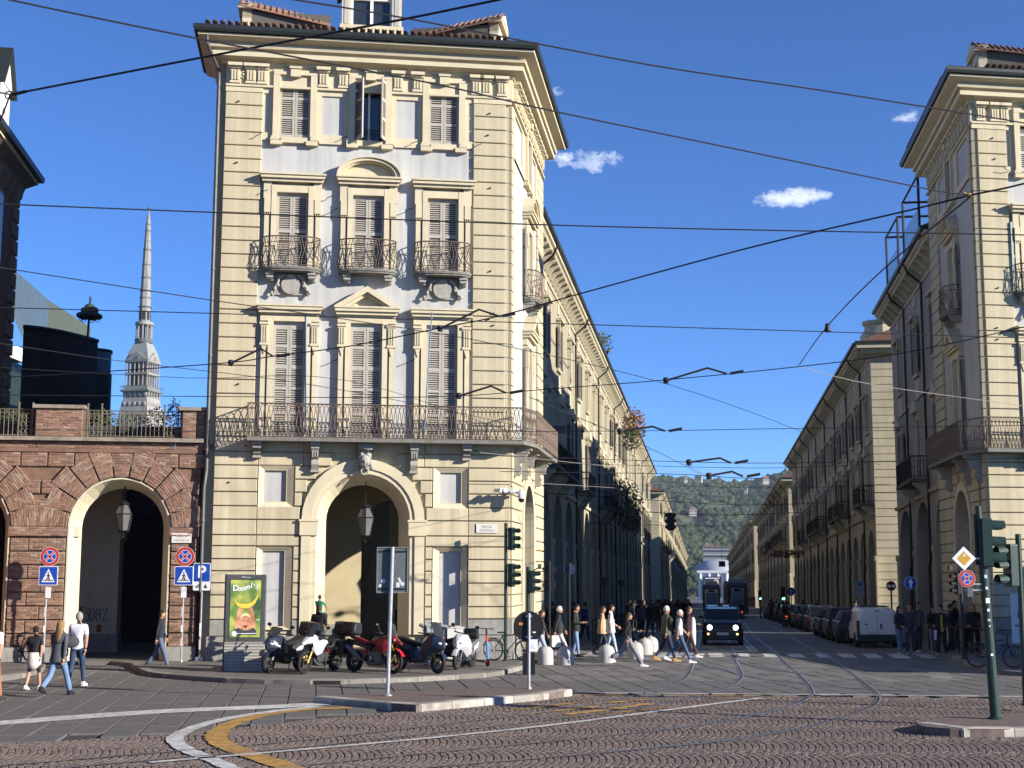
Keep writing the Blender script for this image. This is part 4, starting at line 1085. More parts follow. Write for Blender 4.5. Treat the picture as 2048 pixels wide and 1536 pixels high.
    # balconies
    for i in balc:
        if i >= n: continue
        c = cs_[i]; m = mb(); wB = b * .42
        m.box(c - wB, c + wB, -.85, 0, zt + 0.42, zt + 0.56); m.build('balcony_slab', mat('street_balcony_stone', (.12, .115, .10), var=.2), root)
        m = mb()
        m.tube([(c - wB, 0, zt + 1.55), (c - wB, -.8, zt + 1.55), (c + wB, -.8, zt + 1.55), (c + wB, 0, zt + 1.55)], .03, 4); m.tube([(c - wB, 0, zt + 0.65), (c - wB, -.8, zt + 0.65), (c + wB, -.8, zt + 0.65), (c + wB, 0, zt + 0.65)], .02, 4)
        k = int(wB * 2 / .14)
        for j in range(k + 1):
            x = c - wB + 2 * wB * j / k; m.tube([(x, -.8, zt + 0.56), (x, -.8, zt + 1.55)], .015, 4, caps=False)
        for j in range(6):
            for s in (-1, 1): m.tube([(c + s * wB, -.8 + j * .14, zt + 0.56), (c + s * wB, -.8 + j * .14, zt + 1.55)], .015, 4, caps=False)
        m.build('balcony_railing', DIRON, root)
        for s in (-1, 1):
            m = mb(); m.prism([(-.7, zt + .3), (-.7, zt + .42), (0, zt + .42), (0, zt - .4), (-.2, zt - .3), (-.4, zt + .05)], c + s * wB * .8 - .12, c + s * wB * .8 + .12, 'x'); m.build('balcony_console', trim, root)
    return root
street_block(-1, 9.6, 137, 'long arcaded block right behind the corner palace, half sunlit upper storeys over a dark arcade', eave=17.3, shear=-.0068, bw=5.6, balc=(1, 2, 4, 7, 8, 11, 14), rec=.95, zt=7.0, spring=4.45, fl=(7.9, 10.8, 13.0, 15.0), wall=mat('street_stucco_shade_toned', (.36, .32, .225), var=.1, scale=.8, var2=.2, streak=.3))  # left row stucco darkened in its colour to deepen the shade
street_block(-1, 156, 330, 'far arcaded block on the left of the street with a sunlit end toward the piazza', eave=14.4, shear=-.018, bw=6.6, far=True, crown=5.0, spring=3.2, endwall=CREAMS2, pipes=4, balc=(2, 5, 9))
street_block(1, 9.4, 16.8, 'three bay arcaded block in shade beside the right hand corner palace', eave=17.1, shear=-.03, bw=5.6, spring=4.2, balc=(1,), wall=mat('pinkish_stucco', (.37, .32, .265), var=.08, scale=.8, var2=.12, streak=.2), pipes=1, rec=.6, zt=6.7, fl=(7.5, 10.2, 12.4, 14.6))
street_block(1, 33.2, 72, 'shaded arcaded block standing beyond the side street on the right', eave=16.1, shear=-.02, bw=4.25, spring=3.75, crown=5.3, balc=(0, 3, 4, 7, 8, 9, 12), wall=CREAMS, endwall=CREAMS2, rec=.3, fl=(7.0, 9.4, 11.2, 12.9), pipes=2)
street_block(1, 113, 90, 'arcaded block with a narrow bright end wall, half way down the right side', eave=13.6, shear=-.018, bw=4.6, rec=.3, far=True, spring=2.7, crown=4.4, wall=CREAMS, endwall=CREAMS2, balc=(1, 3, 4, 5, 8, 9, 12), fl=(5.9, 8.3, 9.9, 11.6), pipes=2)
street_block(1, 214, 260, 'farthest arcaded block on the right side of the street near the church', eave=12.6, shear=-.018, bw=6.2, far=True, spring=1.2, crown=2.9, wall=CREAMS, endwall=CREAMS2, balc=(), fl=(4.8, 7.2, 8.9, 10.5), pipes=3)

# metal roof terrace frames above the right-hand rows
def terrace(side, d, L, z, label):
    P0 = O + T * 16.26 + S * d
    root = thing('roof_terrace', label, 'roof terrace', (P0.x, P0.y, z), SA)
    m = MB()
    for x in (0, L):
        m.tube([(x, .25, -.2), (x, .25, 2.5)], .06, 5); m.tube([(x, -3.0, -.2), (x, -3.0, 2.5)], .06, 5); m.tube([(x, .25, 2.5), (x, -3.0, 2.5)], .06, 5)
    m.tube([(0, .25, 2.5), (L, .25, 2.5)], .05, 5); m.build('terrace_frame', DIRON, root)
    m = MB(); m.box(.05, L - .05, .24, .26, .0, 1.1); m.build('glass_panel', mat('terrace_glass', (.20, .26, .28), rough=.08, var=.05, spec=.8), root)
terrace(1, 10.2, 4.5, 17.1, 'dark steel frame roof terrace next to the tall palace on the right')
terrace(1, 16.5, 4.0, 16.9, 'dark steel frame roof terrace farther from the tall palace')
P0 = O + T * 16.26 + S * 34
rt = thing('roof_turret', 'pale rounded attic turret on the roof of the shaded block across the side street', 'roof turret', (P0.x + .2, P0.y + 1.2, 16.0), SA)
m = MB(); m.lathe([(1.1, 0), (1.1, .25), (.95, .3), (.95, 1.5), (1.05, 1.55), (1.1, 1.75), (0, 1.85)], 14, (0, -1.2, 0)); m.box(0, 3.6, -2.4, -.4, 0, 1.5); m.build('turret_wall', CREAMS2, rt)
for d, L, z, nm in ((52, 5, 15.4, 'low tiled attic on the roofline of the shaded right block'), (70, 9, 15.0, 'second tiled attic farther down the roofline of the shaded right block')):
    P0 = O + T * 16.26 + S * d; r = thing('roof_attic', nm, 'attic', (P0.x, P0.y, z - .5), SA)
    m = MB(); m.box(0, L, -3.2, -.9, 0, 1.5); m.build('attic_wall', CREAMS, r); m = MB(); m.prism([(-.3, 1.5), (-3.6, 1.5), (-3.6, 2.5), (-.3, 1.9)], -.3, L + .3, 'x'); m.build('attic_roof', TILE, r)

# ------------------------------------------------------------------ brick arcade on the left
BRICK = islmat('old_brick', [(.24, .132, .088), (.19, .10, .066), (.30, .185, .13), (.15, .086, .06), (.22, .132, .092), (.31, .23, .175), (.12, .08, .06)], rough=.9, bump=.5, scale=20, var=.2)
BRICK1 = rmat('old_brick_single', (.22, .13, .09), .38, rough=.9, bump=.5, scale=20, var=.25)
MORT = mat('old_mortar', (.27, .20, .15), var=.3, scale=8, bump=.4, bscale=30)
BWALL = mat('worn_brick_wall', (.17, .10, .068), var=.3, scale=6, bump=.5, bscale=30)
PLAST = mat('arcade_plaster', (.52, .47, .34), var=.08, scale=2, streak=.1)
ar = thing('brick_arcade', 'weathered red brick arcade carrying a railed terrace left of the cream palace', 'arcade', loc2w(0, .3), FA)
nb = [0]
brm = MB().cbox(-.118, .118, 0, .06, -.031, .031, .006).mesh('brick', BRICK1)
def brick_block(cx, cz, w, h, ang=0.0, y0=-.07, taper=0.0, single=False):
    """rusticated block built of brick courses; ang turns it in the wall plane, taper narrows its lower end (voussoirs)"""
    Mx = Matrix.Translation((cx, 0, cz)) @ Matrix.Rotation(ang, 4, 'Y')
    m = MB(tf=Mx); t = taper
    m.loft([[(-w / 2 + t, y, -h / 2), (w / 2 - t, y, -h / 2), (w / 2, y, h / 2), (-w / 2, y, h / 2)] for y in (y0 + .012, .02)])
    blk = m.build('brick_block', MORT, ar)
    rows = max(1, round(h / .078)); rh = h / rows; bm = MB(tf=Mx)
    if taper: rows_ = None
    for r in range(rows):
        zc = -h / 2 + rh * (r + .5); ww = w - 2 * t * (1 - (r + .5) / rows)
        k = max(1, round(ww / .25)); bwid = ww / k; off = (bwid / 2 if r % 2 and k > 1 else 0)
        xs = sorted({-ww / 2, ww / 2} | {-ww / 2 + off + bwid * i for i in range(k + 1) if -ww / 2 < -ww / 2 + off + bwid * i < ww / 2})
        for xa, xb in zip(xs, xs[1:]):
            if xb - xa < .04: continue
            jut = rnd.uniform(-.008, .006); er = rnd.uniform(0, .006)
            if single and nb[0] < 296 and not taper:
                nb[0] += 1
                o = inst(brm, 'brick', blk, ((xa + xb) / 2 + cx, y0 + jut, cz + zc), None, ((xb - xa - .012) / .236, 1, (rh - .012) / .062)); continue
            bm.cbox(xa + .006, xb - .006, y0 + jut, .0, zc - rh / 2 + .006 + er, zc + rh / 2 - .006, .006)
    if bm.v:
        q = bm.build('bricks', BRICK, blk); q['kind'] = 'stuff'
# arches: opening centres and half width
from_px = None
AC = (-12.20, -17.0, -21.8); AH, ASP, ATOP = 1.55, 4.18, 6.62
for c in AC:
    m = MB(); m.arch(c - 2.4, c + 2.4, .1, ATOP, c, AH, ASP, .02, .12, 16); m.build('arcade_wall', BWALL, ar)
    m = MB(); n = 16
    def rp(a, y): return [(c - a, y, .1), (c - a, y, ASP)] + [(c - a * math.cos(math.pi * i / n), y, ASP + a * math.sin(math.pi * i / n)) for i in range(1, n)] + [(c + a, y, ASP), (c + a, y, .1)]
    A0, A1, A2 = rp(AH, -.03), rp(AH - .05, -.03), rp(AH - .30, .75); k = len(A0); m.add(A0 + A1 + A2, [(i, i + 1, k + i + 1, k + i) for i in range(k - 1)] + [(k + i, k + i + 1, 2 * k + i + 1, 2 * k + i) for i in range(k - 1)])
    m.box(c - AH + .0, c - AH + .28, .25, .6, 3.9, 4.2); m.build('arch_reveal', PLAST, ar)
    # voussoirs
    nv = 11
    for i in range(nv):
        a0 = math.pi * i / nv; a1 = math.pi * (i + 1) / nv; am = (a0 + a1) / 2
        ln = .92 if i % 2 == 0 else .80
        rm = AH + ln / 2 + .02; w = 2 * (AH + ln) * math.tan((a1 - a0) / 2) * .93; t = (w - 2 * AH * math.tan((a1 - a0) / 2) * .90) / 2
        z = ASP + rm * math.sin(am)
        ln2 = min(ln, 1.0)
        brick_block(c - rm * math.cos(am), z, w, ln2, math.pi / 2 - am - 0.0 if False else (am - math.pi / 2) * 1.0, -.09 + .02 * (i % 2), t)
    # spandrels
    for s in (-1, 1):
        for z0, xo in ((5.22, 1.98), (5.68, 1.62)):
            if z0 < 5.5: brick_block(c + s * 2.12, z0 + .2, .5, .40)
for s0, s1 in ((-10.62, -9.85), (-15.43, -13.78), (-20.2, -18.58)):
    z = .55; r = 0
    while z < 3.80:
        cuts = [s0, (s0 + s1) / 2 + (-.18 if r % 2 else .12), s1] if s1 - s0 > 1 and r % 2 == 0 else ([s0, s1] if s1 - s0 < 1 else [s0, s0 + .55, s1])
        for a, b in zip(cuts, cuts[1:]): brick_block((a + b) / 2, z + .2, b - a - .03, .37, single=(s0 > -16))
        z += .415; r += 1
    brick_block((s0 + s1) / 2, 4.05, s1 - s0 + .12, .28, 0, -.13)
    for z in (4.45, 4.88): 
        brick_block((s0 + s1) / 2, z, (s1 - s0) * .94, .38)
    m = MB(); m.box(s0 - .08, s1 + .08, -.14, .1, .1, .55); m.build('pier_base', STONE, ar)
# frieze of wide blocks, cornice ledge, parapet
x = -24.6
while x < -9.9:
    w = rnd.uniform(.72, .86); brick_block(x + w / 2, 6.27, w - .04, .42); x += w
m = MB(); m.box(-24.8, -9.75, -.10, .1, 6.50, 6.62); m.build('ledge', BWALL, ar)
brick_x = -24.6
while brick_x < -9.9: brick_block(brick_x + .7, 6.72, 1.38, .20, 0, -.09); brick_x += 1.4
m = MB(); m.box(-24.8, -9.72, -.28, .3, 6.84, 6.96); m.build('ledge', mat('arcade_ledge_stone', (.22, .19, .15), var=.3, scale=3), ar)
for a, b in ((-14.85, -13.45), (-10.42, -9.72), (-20.2, -18.8)):
    if b > -10: 
        brick_block((a + b) / 2 - .12, 7.42, .42, .86, 0, -.05); brick_block(b - .12, 7.42, .22, .86, 0, -.05)
    else: brick_block((a + b) / 2, 7.42, b - a, .86, 0, -.05, single=True)
    m = MB(); m.box(a - .03, b + .03, .0, .55, 6.96, 7.86); m.build('parapet_pier', BWALL, ar)
    m = MB(); m.box(a - .1, b + .08, -.14, .62, 7.86, 7.97); m.build('pier_cap', mat('arcade_ledge_stone', (.22, .19, .15)), ar)
for a, b in ((-13.4, -10.48), (-18.75, -14.9), (-24.5, -20.25)):
    m = MB()
    for z in (7.03, 7.83, 7.72): m.tube([(a, .12, z), (b, .12, z)], .018, 4)
    k = int((b - a) / .13)
    for i in range(k + 1): m.tube([(a + (b - a) * i / k, .12, 6.96), (a + (b - a) * i / k, .12, 7.83)], .011, 4, caps=False)
    for q in (a + .08, a + .5, b - .5, b - .08):
        m.tube([(q, .12, 6.96), (q, .12, 7.98)], .028, 5); m.ball((q, .12, 8.02), .04, n=6, k=4)
    for q in (a + .29, b - .29):
        for zz in (7.15, 7.38, 7.62):
            for s in (-1, 1): m.torus((q + s * .08, .12, zz), .075, .010, 10, 4, axis='y')
    m.build('terrace_railing', mat('olive_iron', (.15, .13, .095), rough=.6, metal=.2, var=.2), ar)
m = MB(); m.box(-9.86, -9.40, .35, .6, .1, 7.9); m.build('end_wall', BWALL, ar)
# inside of the arcade
m = MB(); m.box(-25, -9.5, .75, 9, 6.3, 6.5); m.build('vault', mat('arcade_vault', (.30, .27, .20), var=.1), ar)
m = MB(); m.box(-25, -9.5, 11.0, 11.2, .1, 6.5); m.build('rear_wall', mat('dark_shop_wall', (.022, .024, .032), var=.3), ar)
for c in (-13.55, -18.4, -23.2):
    m = MB(); m.box(c - .72, c + .75, 4.6, 5.6, .1, 6.4); m.box(c - .8, c + .82, 4.5, 5.65, 3.9, 4.15); m.build('inner_pier', PLAST, ar)
    m = MB(); m.box(c - .78, c + .8, 4.55, 5.62, .1, .75); m.build('inner_pier_base', STONE, ar)
for c in AC:
    m = MB(); m.arch(c - 1.7, c + 1.8, 3.9, 6.45, c + .1, 1.55, 4.2, 4.7, 5.2, 12); m.build('inner_arch', PLAST, ar)
# graffiti on the plaster pier
m = MB()
def scr(pts): m.tube([(-13.6 + x * .0085 - .55, 4.585, 1.05 + z * .012) for x, z in pts], .014, 4)
scr([(0, 50), (10, 10), (20, 52)]); scr([(22, 10), (22, 48), (36, 50)]); scr([(22, 30), (34, 32)]); scr([(52, 46), (42, 44), (40, 34), (50, 28), (50, 14), (38, 10)])
scr([(56, 12), (54, 40), (66, 46), (72, 30), (64, 10), (56, 12)]); scr([(76, 30), (84, 46), (94, 40), (94, 18), (82, 10), (76, 22), (92, 32)]); scr([(98, 42), (122, 46), (104, 10), (126, 14)])
o = m.build('wall_scribble', mat('spray_paint_black', (.01, .01, .01), var=0), ar)
m = MB(); m.box(-13.45, -13.3, 4.57, 4.584, .8, 1.05); m.build('red_sticker', mat('red_stencil', (.30, .08, .04), var=.3, scale=20), ar)

# planters and shrubs on the terrace
GRN = islmat('terrace_leaf', [(.035, .06, .022), (.06, .085, .03), (.02, .035, .015), (.09, .085, .035)], rough=.7, bump=0, var=.1)
def leaves(mb, c, rx, ry, rz, n, s, rr=None):
    r = rr or rnd
    for _ in range(n):
        while True:
            p = Vector((r.uniform(-1, 1), r.uniform(-1, 1), r.uniform(-1, 1)))
            if p.length < 1: break
        q = Vector(c) + Vector((p.x * rx, p.y * ry, p.z * rz)); a = Vector((r.gauss(0, 1), r.gauss(0, 1), r.gauss(0, 1))).normalized(); b = a.orthogonal().normalized(); k = s * r.uniform(.6, 1.3)
        mb.add([q - a * k, q + b * k * .5, q + a * k, q - b * k * .5], [(0, 1, 2, 3)])
for i, (u, w, h, cc) in enumerate(((-13.0, .8, .35, .0), (-12.2, .9, .30, 0), (-11.4, .7, .42, 0), (-10.8, .5, .62, 0), (-15.8, .8, .3, 0), (-17.4, .9, .35, 0))):
    pl = thing('planter', ['grey trough of low shrubs behind the terrace railing, leftmost under the spire', 'grey trough of low shrubs behind the terrace railing, in front of the spire', 'grey trough of low shrubs behind the terrace railing, right of the spire',
                           'tall leafy bush in a trough at the right end of the terrace railing', 'grey trough of shrubs by the brick parapet pier', 'grey trough of shrubs at the left edge of the terrace'][i], 'planter', loc2w(u, 1.6, 6.96), FA, 'planters on the brick terrace')
    m = MB(); m.box(-w / 2, w / 2, -.2, .2, 0, .5); m.build('trough', mat('trough_grey', (.05, .05, .05), var=.2), pl)
    m = MB(); leaves(m, (0, 0, .55 + h / 2), w * .55, .25, h, 260, .05); m.build('foliage', GRN, pl)

# ------------------------------------------------------------------ behind the arcade: theatre, palace, tower
th = thing('theatre', 'dark curved brick theatre block rising behind the brick terrace', 'building', at(135, 805, 62) * 1.0, 0); th.location.z = 0
cx0 = th.location.x
arc = []
for i in range(13):
    t = i / 12; px = 45 + (195 - 45) * t; D = 58 + 6 * t * t; p = at(px, 700, D); arc.append((p.x - th.location.x, p.y - th.location.y))
def topz(px, y, D): return at(px, y, D).z
m = MB(); N_ = len(arc)
tops = [topz(45 + 150 * i / 12, 657 + 28 * (i / 12) ** 1.5, 58 + 6 * (i / 12) ** 2) for i in range(13)]
m.add([(x, y, 0) for x, y in arc] + [(x, y, z) for (x, y), z in zip(arc, tops)] + [((x + cx0) * 1.18 - cx0, y + 12, z) for (x, y), z in zip(arc, tops)], [(i, i + 1, N_ + i + 1, N_ + i) for i in range(N_ - 1)] + [(N_ + i, N_ + i + 1, 2 * N_ + i + 1, 2 * N_ + i) for i in range(N_ - 1)])
m.add([(arc[0][0], arc[0][1], 0), ((arc[0][0] + cx0) * 1.18 - cx0, arc[0][1] + 12, 0), ((arc[0][0] + cx0) * 1.18 - cx0, arc[0][1] + 12, tops[0]), (arc[0][0], arc[0][1], tops[0])], [(0, 1, 2, 3)])
m.add([(arc[-1][0], arc[-1][1], 0), ((arc[-1][0] + cx0) * 1.18 - cx0, arc[-1][1] + 12, 0), ((arc[-1][0] + cx0) * 1.18 - cx0, arc[-1][1] + 12, tops[-1]), (arc[-1][0], arc[-1][1], tops[-1])], [(0, 1, 2, 3)])
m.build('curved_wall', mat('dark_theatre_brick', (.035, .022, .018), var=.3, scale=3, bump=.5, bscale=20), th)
m = MB(); m.tube([(x, y - .05, z + .06) for (x, y), z in zip(arc, tops)], .10, 5); m.build('coping', DIRON, th)
e = at(200, 700, 65); ez0 = at(200, 800, 65).z; q = Vector(th.location)
cxy = at(192, 700, 66); cc = (cxy.x - q.x, cxy.y - q.y, 0); rad = 33 / F * 66
for nm, r_, ya, yb, mt in (('stair_tower', rad, 900, 742, mat('dark_green_metal', (.02, .035, .03), rough=.5, var=.2)), ('stair_glazing', rad * .94, 742, 700, mat('bluish_glass', (.10, .16, .22), rough=.1, var=.1, spec=.8)), ('stair_roof', rad, 700, 694, DIRON)):
    m = MB(); m.lathe([(0, topz(192, ya, 65)), (r_, topz(192, ya, 65)), (r_, topz(192, yb, 65) - .003), (0, topz(192, yb, 65) - .003)], 24, cc); m.build(nm, mt, th)
# green metal fly tower
D = 70; A, B_, C_, D_ = at(15, 528, D), at(97, 600, D + 8), at(97, 780, D + 8), at(15, 600, D)
ft = thing('fly_tower', 'green grey ribbed metal fly tower behind the dark theatre', 'building', (A.x, A.y, 0), 0)
m = MB(); p0 = Vector((0, 0)); p1 = Vector((B_.x - A.x, B_.y - A.y)); k = 24
for i in range(k):
    a = p0.lerp(p1, i / k); b = p0.lerp(p1, (i + .8) / k); za0 = A.z + (B_.z - A.z) * i / k; zb0 = D_.z + (C_.z - D_.z) * i / k
    m.add([(a.x, a.y, zb0), (b.x, b.y, zb0), (b.x, b.y, za0), (a.x, a.y, za0)], [(0, 1, 2, 3)])
    c = p0.lerp(p1, (i + 1) / k); m.add([(b.x, b.y + .06, zb0), (c.x, c.y + .06, zb0), (c.x, c.y + .06, za0), (b.x, b.y + .06, za0)], [(0, 1, 2, 3)])
m.add([(p1.x, p1.y, C_.z), (p1.x - .3, p1.y + 9, C_.z), (p1.x - .3, p1.y + 9, B_.z), (p1.x, p1.y, B_.z)], [(0, 1, 2, 3)])
m.add([(-6, 1, D_.z), (p1.x, p1.y + .1, C_.z - .02), (p1.x, p1.y + 10, C_.z), (-6, 11, D_.z)], [(0, 1, 2, 3)])
m.build('metal_wall', mat('green_grey_metal', (.10, .118, .08), rough=.5, metal=.2, var=.1, scale=2, streak=.2), ft)
m = MB(); m.box(-8, p1.x - .4, 2.5, 12, 0, C_.z + .5); m.build('base_wall', mat('dark_green_metal', (.02, .035, .03)), ft)
m = MB(); m.box(-6, .8, -.6, 1, topz(30, 720, 70), topz(30, 694, 70)); m.build('white_band', WHITE, ft)
# cloud-like lamp on the roof
p = at(174, 690, 61); zt = at(175, 585, 61).z; zc = at(175, 618, 61).z
lp = thing('street_lamp', 'tall roof lamp with a cluster of green shell shaped shades beside the spire', 'lamp', (p.x, p.y, p.z - .2))
m = MB(); m.tube([(0, 0, 0), (.06, 0, zt - p.z)], .05, 6); m.build('pole', DIRON, lp)
for i, (x, y, z) in enumerate([(.55 * math.cos(a), .55 * math.sin(a), -.18) for a in [R(30 + 60 * k) for k in range(6)]] + [(.28 * math.cos(a), .28 * math.sin(a), .22) for a in [R(90 * k) for k in range(4)]] + [(0, 0, .45)]):
    m = MB(); m.ball((0, 0, 0), .23, .23, .15, 12, 6); m.build('shade', mat('patina_green', (.03, .05, .035), rough=.6, var=.3), lp, loc=(.05 + x * .66, y * .66, zc - p.z + z * .66), smooth=True)
m = MB()
for k in range(6): m.torus((  .05 + .36 * math.cos(R(30 + 60 * k)), .36 * math.sin(R(30 + 60 * k)), zc - p.z - .28), .09, .015, 10, 4, axis='y')
m.build('lamp_ring', DIRON, lp)

# palace at the far left with a deep eave
c = at(31, 500, 50)
pa = thing('brick_palace', 'brick palace with a deep dark eave cut off by the left edge above the terrace', 'building', (c.x, c.y, 0), FA)
ze = at(90, 333, 50).z; zw = ze - .35
m = MB(); m.box(-14, 0, -22, 0, 0, zw - .3)
m.build('wall', mat('palace_dark_brick', (.13, .06, .042), var=.25, scale=5, bump=.5, bscale=25), pa)
z = 2; i = 0
while z < zw - 1.0:
    m = MB(); m.cbox(-1.1 - .12 * (i % 2), .05, -.001, .3, z + .02, z + .5); m2 = MB(); m2.box(.0, .07, -.75 - .25 * (i % 2), .05, z + .02, z + .55); m2.build('corner_block', BRICK, pa); z += .62; i += 1
m = MB(); m.sweep([(.0, -22), (.0, 0.05), (-14, .05)][::1], [(-.05, zw - .9), (.10, zw - .9), (.15, zw - .6), (.2, zw - .45), (.52, zw - .2), (.52, zw - .1), (-.05, zw - .1)]); m.build('eave', mat('eave_boards', (.14, .11, .08), var=.2, streak=.1), pa)
m = MB(); m.sweep([(.0, -22), (.0, .05), (-14, .05)], [(.48, zw - .19), (.57, zw - .19), (.57, zw - .07), (.48, zw - .07)]); m.build('eave_fascia', CREAM2, pa)
m = MB(); m.sweep([(.0, -22), (.0, .05), (-14, .05)], [(.5, zw - .06), (.74, zw - .06), (.78, zw + .12), (.5, zw + .14)]); m.build('gutter', GUT, pa)
m = MB(); m.box(-14, .5, -22, .5, zw - .08, zw + .1); m.prism([(.5, zw + .1), (-6, zw + 3.0), (-14, zw + .1)], -22, .5, 'y'); m.build('roof', TILE, pa)
for k in range(4):
    m = MB(); m.prism([(.0, zw - 1.5), (.28, zw - .9), (.28, zw - .7), (0, zw - .7)], -1.2 - k * .9, -.95 - k * .9, 'y'); m.build('eave_bracket', BRICK, pa)
for yk in (-3.2, -7.2):
    for z0 in (9.5, 13.6):
        m = MB(); m.box(.0, .06, yk - .7, yk + .7, z0 - .2, z0 + 2.6); m.build('window_surround', STONE, pa); m = MB(); m.box(.05, .09, yk - .5, yk + .5, z0, z0 + 2.4); m.build('window_pane', GLASS, pa)
# white dormer on its roof
dm = at(10, 200, 47)
dd = thing('dormer', 'white gabled dormer with an arched window at the left edge above the dark eave', 'dormer', (dm.x, dm.y, zw + .1), FA + R(90))
hz = at(10, 95, 47).z - zw - .1
m = MB(); m.arch(-.75, .75, .0, hz * .62, 0, .36, hz * .3, 0, .3, 10); m.prism([(-.85, hz * .62), (.85, hz * .62), (0, hz * .95)], -.05, .3, 'y'); m.box(-.75, -.65, .3, 2.4, 0, hz * .62); m.box(.65, .75, .3, 2.4, 0, hz * .62); m.build('dormer_wall', WHITE, dd)
for s in (-1, 1):
    m = MB(); m.add([(s * .98, -.2, hz * .60), (0, -.2, hz), (0, 2.5, hz), (s * .98, 2.5, hz * .60), (s * .98, -.2, hz * .56), (0, -.2, hz * .95), (0, 2.5, hz * .95), (s * .98, 2.5, hz * .56)], [(0, 1, 2, 3), (4, 7, 6, 5), (0, 4, 5, 1), (3, 2, 6, 7), (0, 3, 7, 4)]); m.build('dormer_roof', GUT, dd)
m = MB(); m.box(-.36, .36, .15, .18, 0, hz * .55); m.build('dormer_pane', mat('dormer_glass_pale', (.30, .27, .22), rough=.2, var=.1), dd)

# ------------------------------------------------------------------ tall spire far behind (seen above the terrace)
Dm = 600.0; bz = gz(*at(283, 800, Dm).xy)
mo = at(283, 800, Dm)
tw = thing('spire_tower', 'grey stone tower with two colonnaded storeys and a long ringed spire against the sky', 'tower', (mo.x, mo.y, bz), R(-14))
zz = lambda y: at(285, y, Dm).z - bz
rr = lambda px: px / F * Dm
SPIRE = mat('spire_stone', (.25, .245, .225), var=.15, scale=.3, streak=.2); SPIRED = mat('spire_dark_metal', (.11, .12, .12), var=.2, scale=.3)
m = MB(); oct_ = 8
sec = [(648, 11.5), (600, 11.2), (560, 9.8), (530, 9.0), (500, 7.6), (470, 6.0), (450, 5.2), (432, 2.8), (420, .6)]
m.lathe([(rr(w), zz(y)) for y, w in sec], 8); m.build('spire', SPIRE, tw)
for y, w in ((614, 13.5), (596, 12), (582, 12), (556, 10.5), (530, 9.5), (500, 8.6), (484, 6.6), (462, 6.4), (449, 5.6)):
    m = MB(); m.lathe([(rr(w * .8), zz(y + 2)), (rr(w), zz(y + 1.4)), (rr(w), zz(y - .6)), (rr(w * .8), zz(y - 1))], 12); m.build('spire_ring', SPIRED, tw)
m = MB(); m.ball((0, 0, zz(416)), rr(3.2), n=8, k=5); m.tube([(0, 0, zz(424)), (0, 0, zz(412))], rr(.7), 5); m.build('finial', SPIRED, tw)
for k in range(8):
    a = R(45 * k + 22); m = MB(); m.obox((rr(10.9) * math.cos(a), rr(10.9) * math.sin(a), zz(632)), rr(.6), rr(2.6), rr(9), a); m.build('spire_window', DARK, tw)
m = MB(); m.lathe([(0, zz(645)), (rr(17.5), zz(645)), (rr(18.5), zz(648)), (rr(18.5), zz(651)), (rr(14), zz(653)), (0, zz(653))], 20); m.build('lantern_roof', SPIRE, tw)
for k in range(10):
    a = R(36 * k); m = MB(); m.tube([(rr(15) * math.cos(a), rr(15) * math.sin(a), zz(684)), (rr(15) * math.cos(a), rr(15) * math.sin(a), zz(652))], rr(1.6), 6); m.build('lantern_column', SPIRE, tw)
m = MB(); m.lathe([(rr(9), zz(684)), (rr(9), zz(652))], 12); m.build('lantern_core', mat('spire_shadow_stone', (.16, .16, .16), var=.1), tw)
m = MB(); m.lathe([(0, zz(684)), (rr(18), zz(683)), (rr(18.5), zz(679)), (rr(18), zz(679)), (rr(17.5), zz(684.5)), (rr(16), zz(687)), (0, zz(687))], 20); m.build('lantern_gallery', SPIRED, tw)
m = MB()
w0, w1_ = rr(17), rr(25); s4 = lambda w, z: [(w, w, z), (-w, w, z), (-w, -w, z), (w, -w, z)]
m.loft([s4(w1_, zz(722)), s4(rr(20), zz(703)), s4(rr(13), zz(687))]); m.build('tiled_cone', mat('spire_slate', (.26, .27, .26), var=.15, scale=.4, streak=.3), tw)
for q in range(4):
    rot = Matrix.Rotation(R(90 * q), 4, 'Z')
    m = MB(tf=rot); m.prism([(-rr(26), zz(724)), (rr(26), zz(724)), (0, zz(707))], -rr(26.5), -rr(22), 'y'); m.build('pediment', SPIRE, tw)
    m = MB(tf=rot); m.torus((0, -rr(26.6), zz(719)), rr(3), rr(.7), 12, 5, axis='y'); m.build('pediment_oculus', SPIRED, tw)
    for ya, yb in ((727, 748), (752, 774)):
        for k in range(6):
            x = -rr(23.5) + rr(9.4) * k; m = MB(tf=rot); m.tube([(x, -rr(23.5), zz(yb)), (x, -rr(23.5), zz(ya))], rr(1.5), 6); m.build('column', SPIRE, tw)
m = MB()
for ya, yb, w in ((723, 727, 26), (748, 752, 25.5)): m.box(-rr(w), rr(w), -rr(w), rr(w), zz(yb), zz(ya))
m.build('entablature', SPIRE, tw)
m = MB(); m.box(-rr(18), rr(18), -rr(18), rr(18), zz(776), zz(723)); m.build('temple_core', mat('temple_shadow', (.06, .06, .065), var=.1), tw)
m = MB(); m.box(-rr(31), rr(31), -rr(31), rr(31), zz(786), zz(783)); m.build('balcony', SPIRED, tw)
m = MB(); m.box(-rr(25), rr(25), -rr(25), rr(25), zz(783), zz(774.5)); m.build('balcony_wall', SPIRE, tw)
m = MB()
for q in range(4):
    a = R(90 * q); m.tf = Matrix.Rotation(a, 4, 'Z'); m.tube([(-rr(31), -rr(31), zz(775)), (rr(31), -rr(31), zz(775))], rr(.5), 4)
    for k in range(14): m.tube([(-rr(31) + rr(62) * k / 13, -rr(31), zz(783)), (-rr(31) + rr(62) * k / 13, -rr(31), zz(775))], rr(.35), 4)
m.build('balcony_railing', SPIRED, tw)
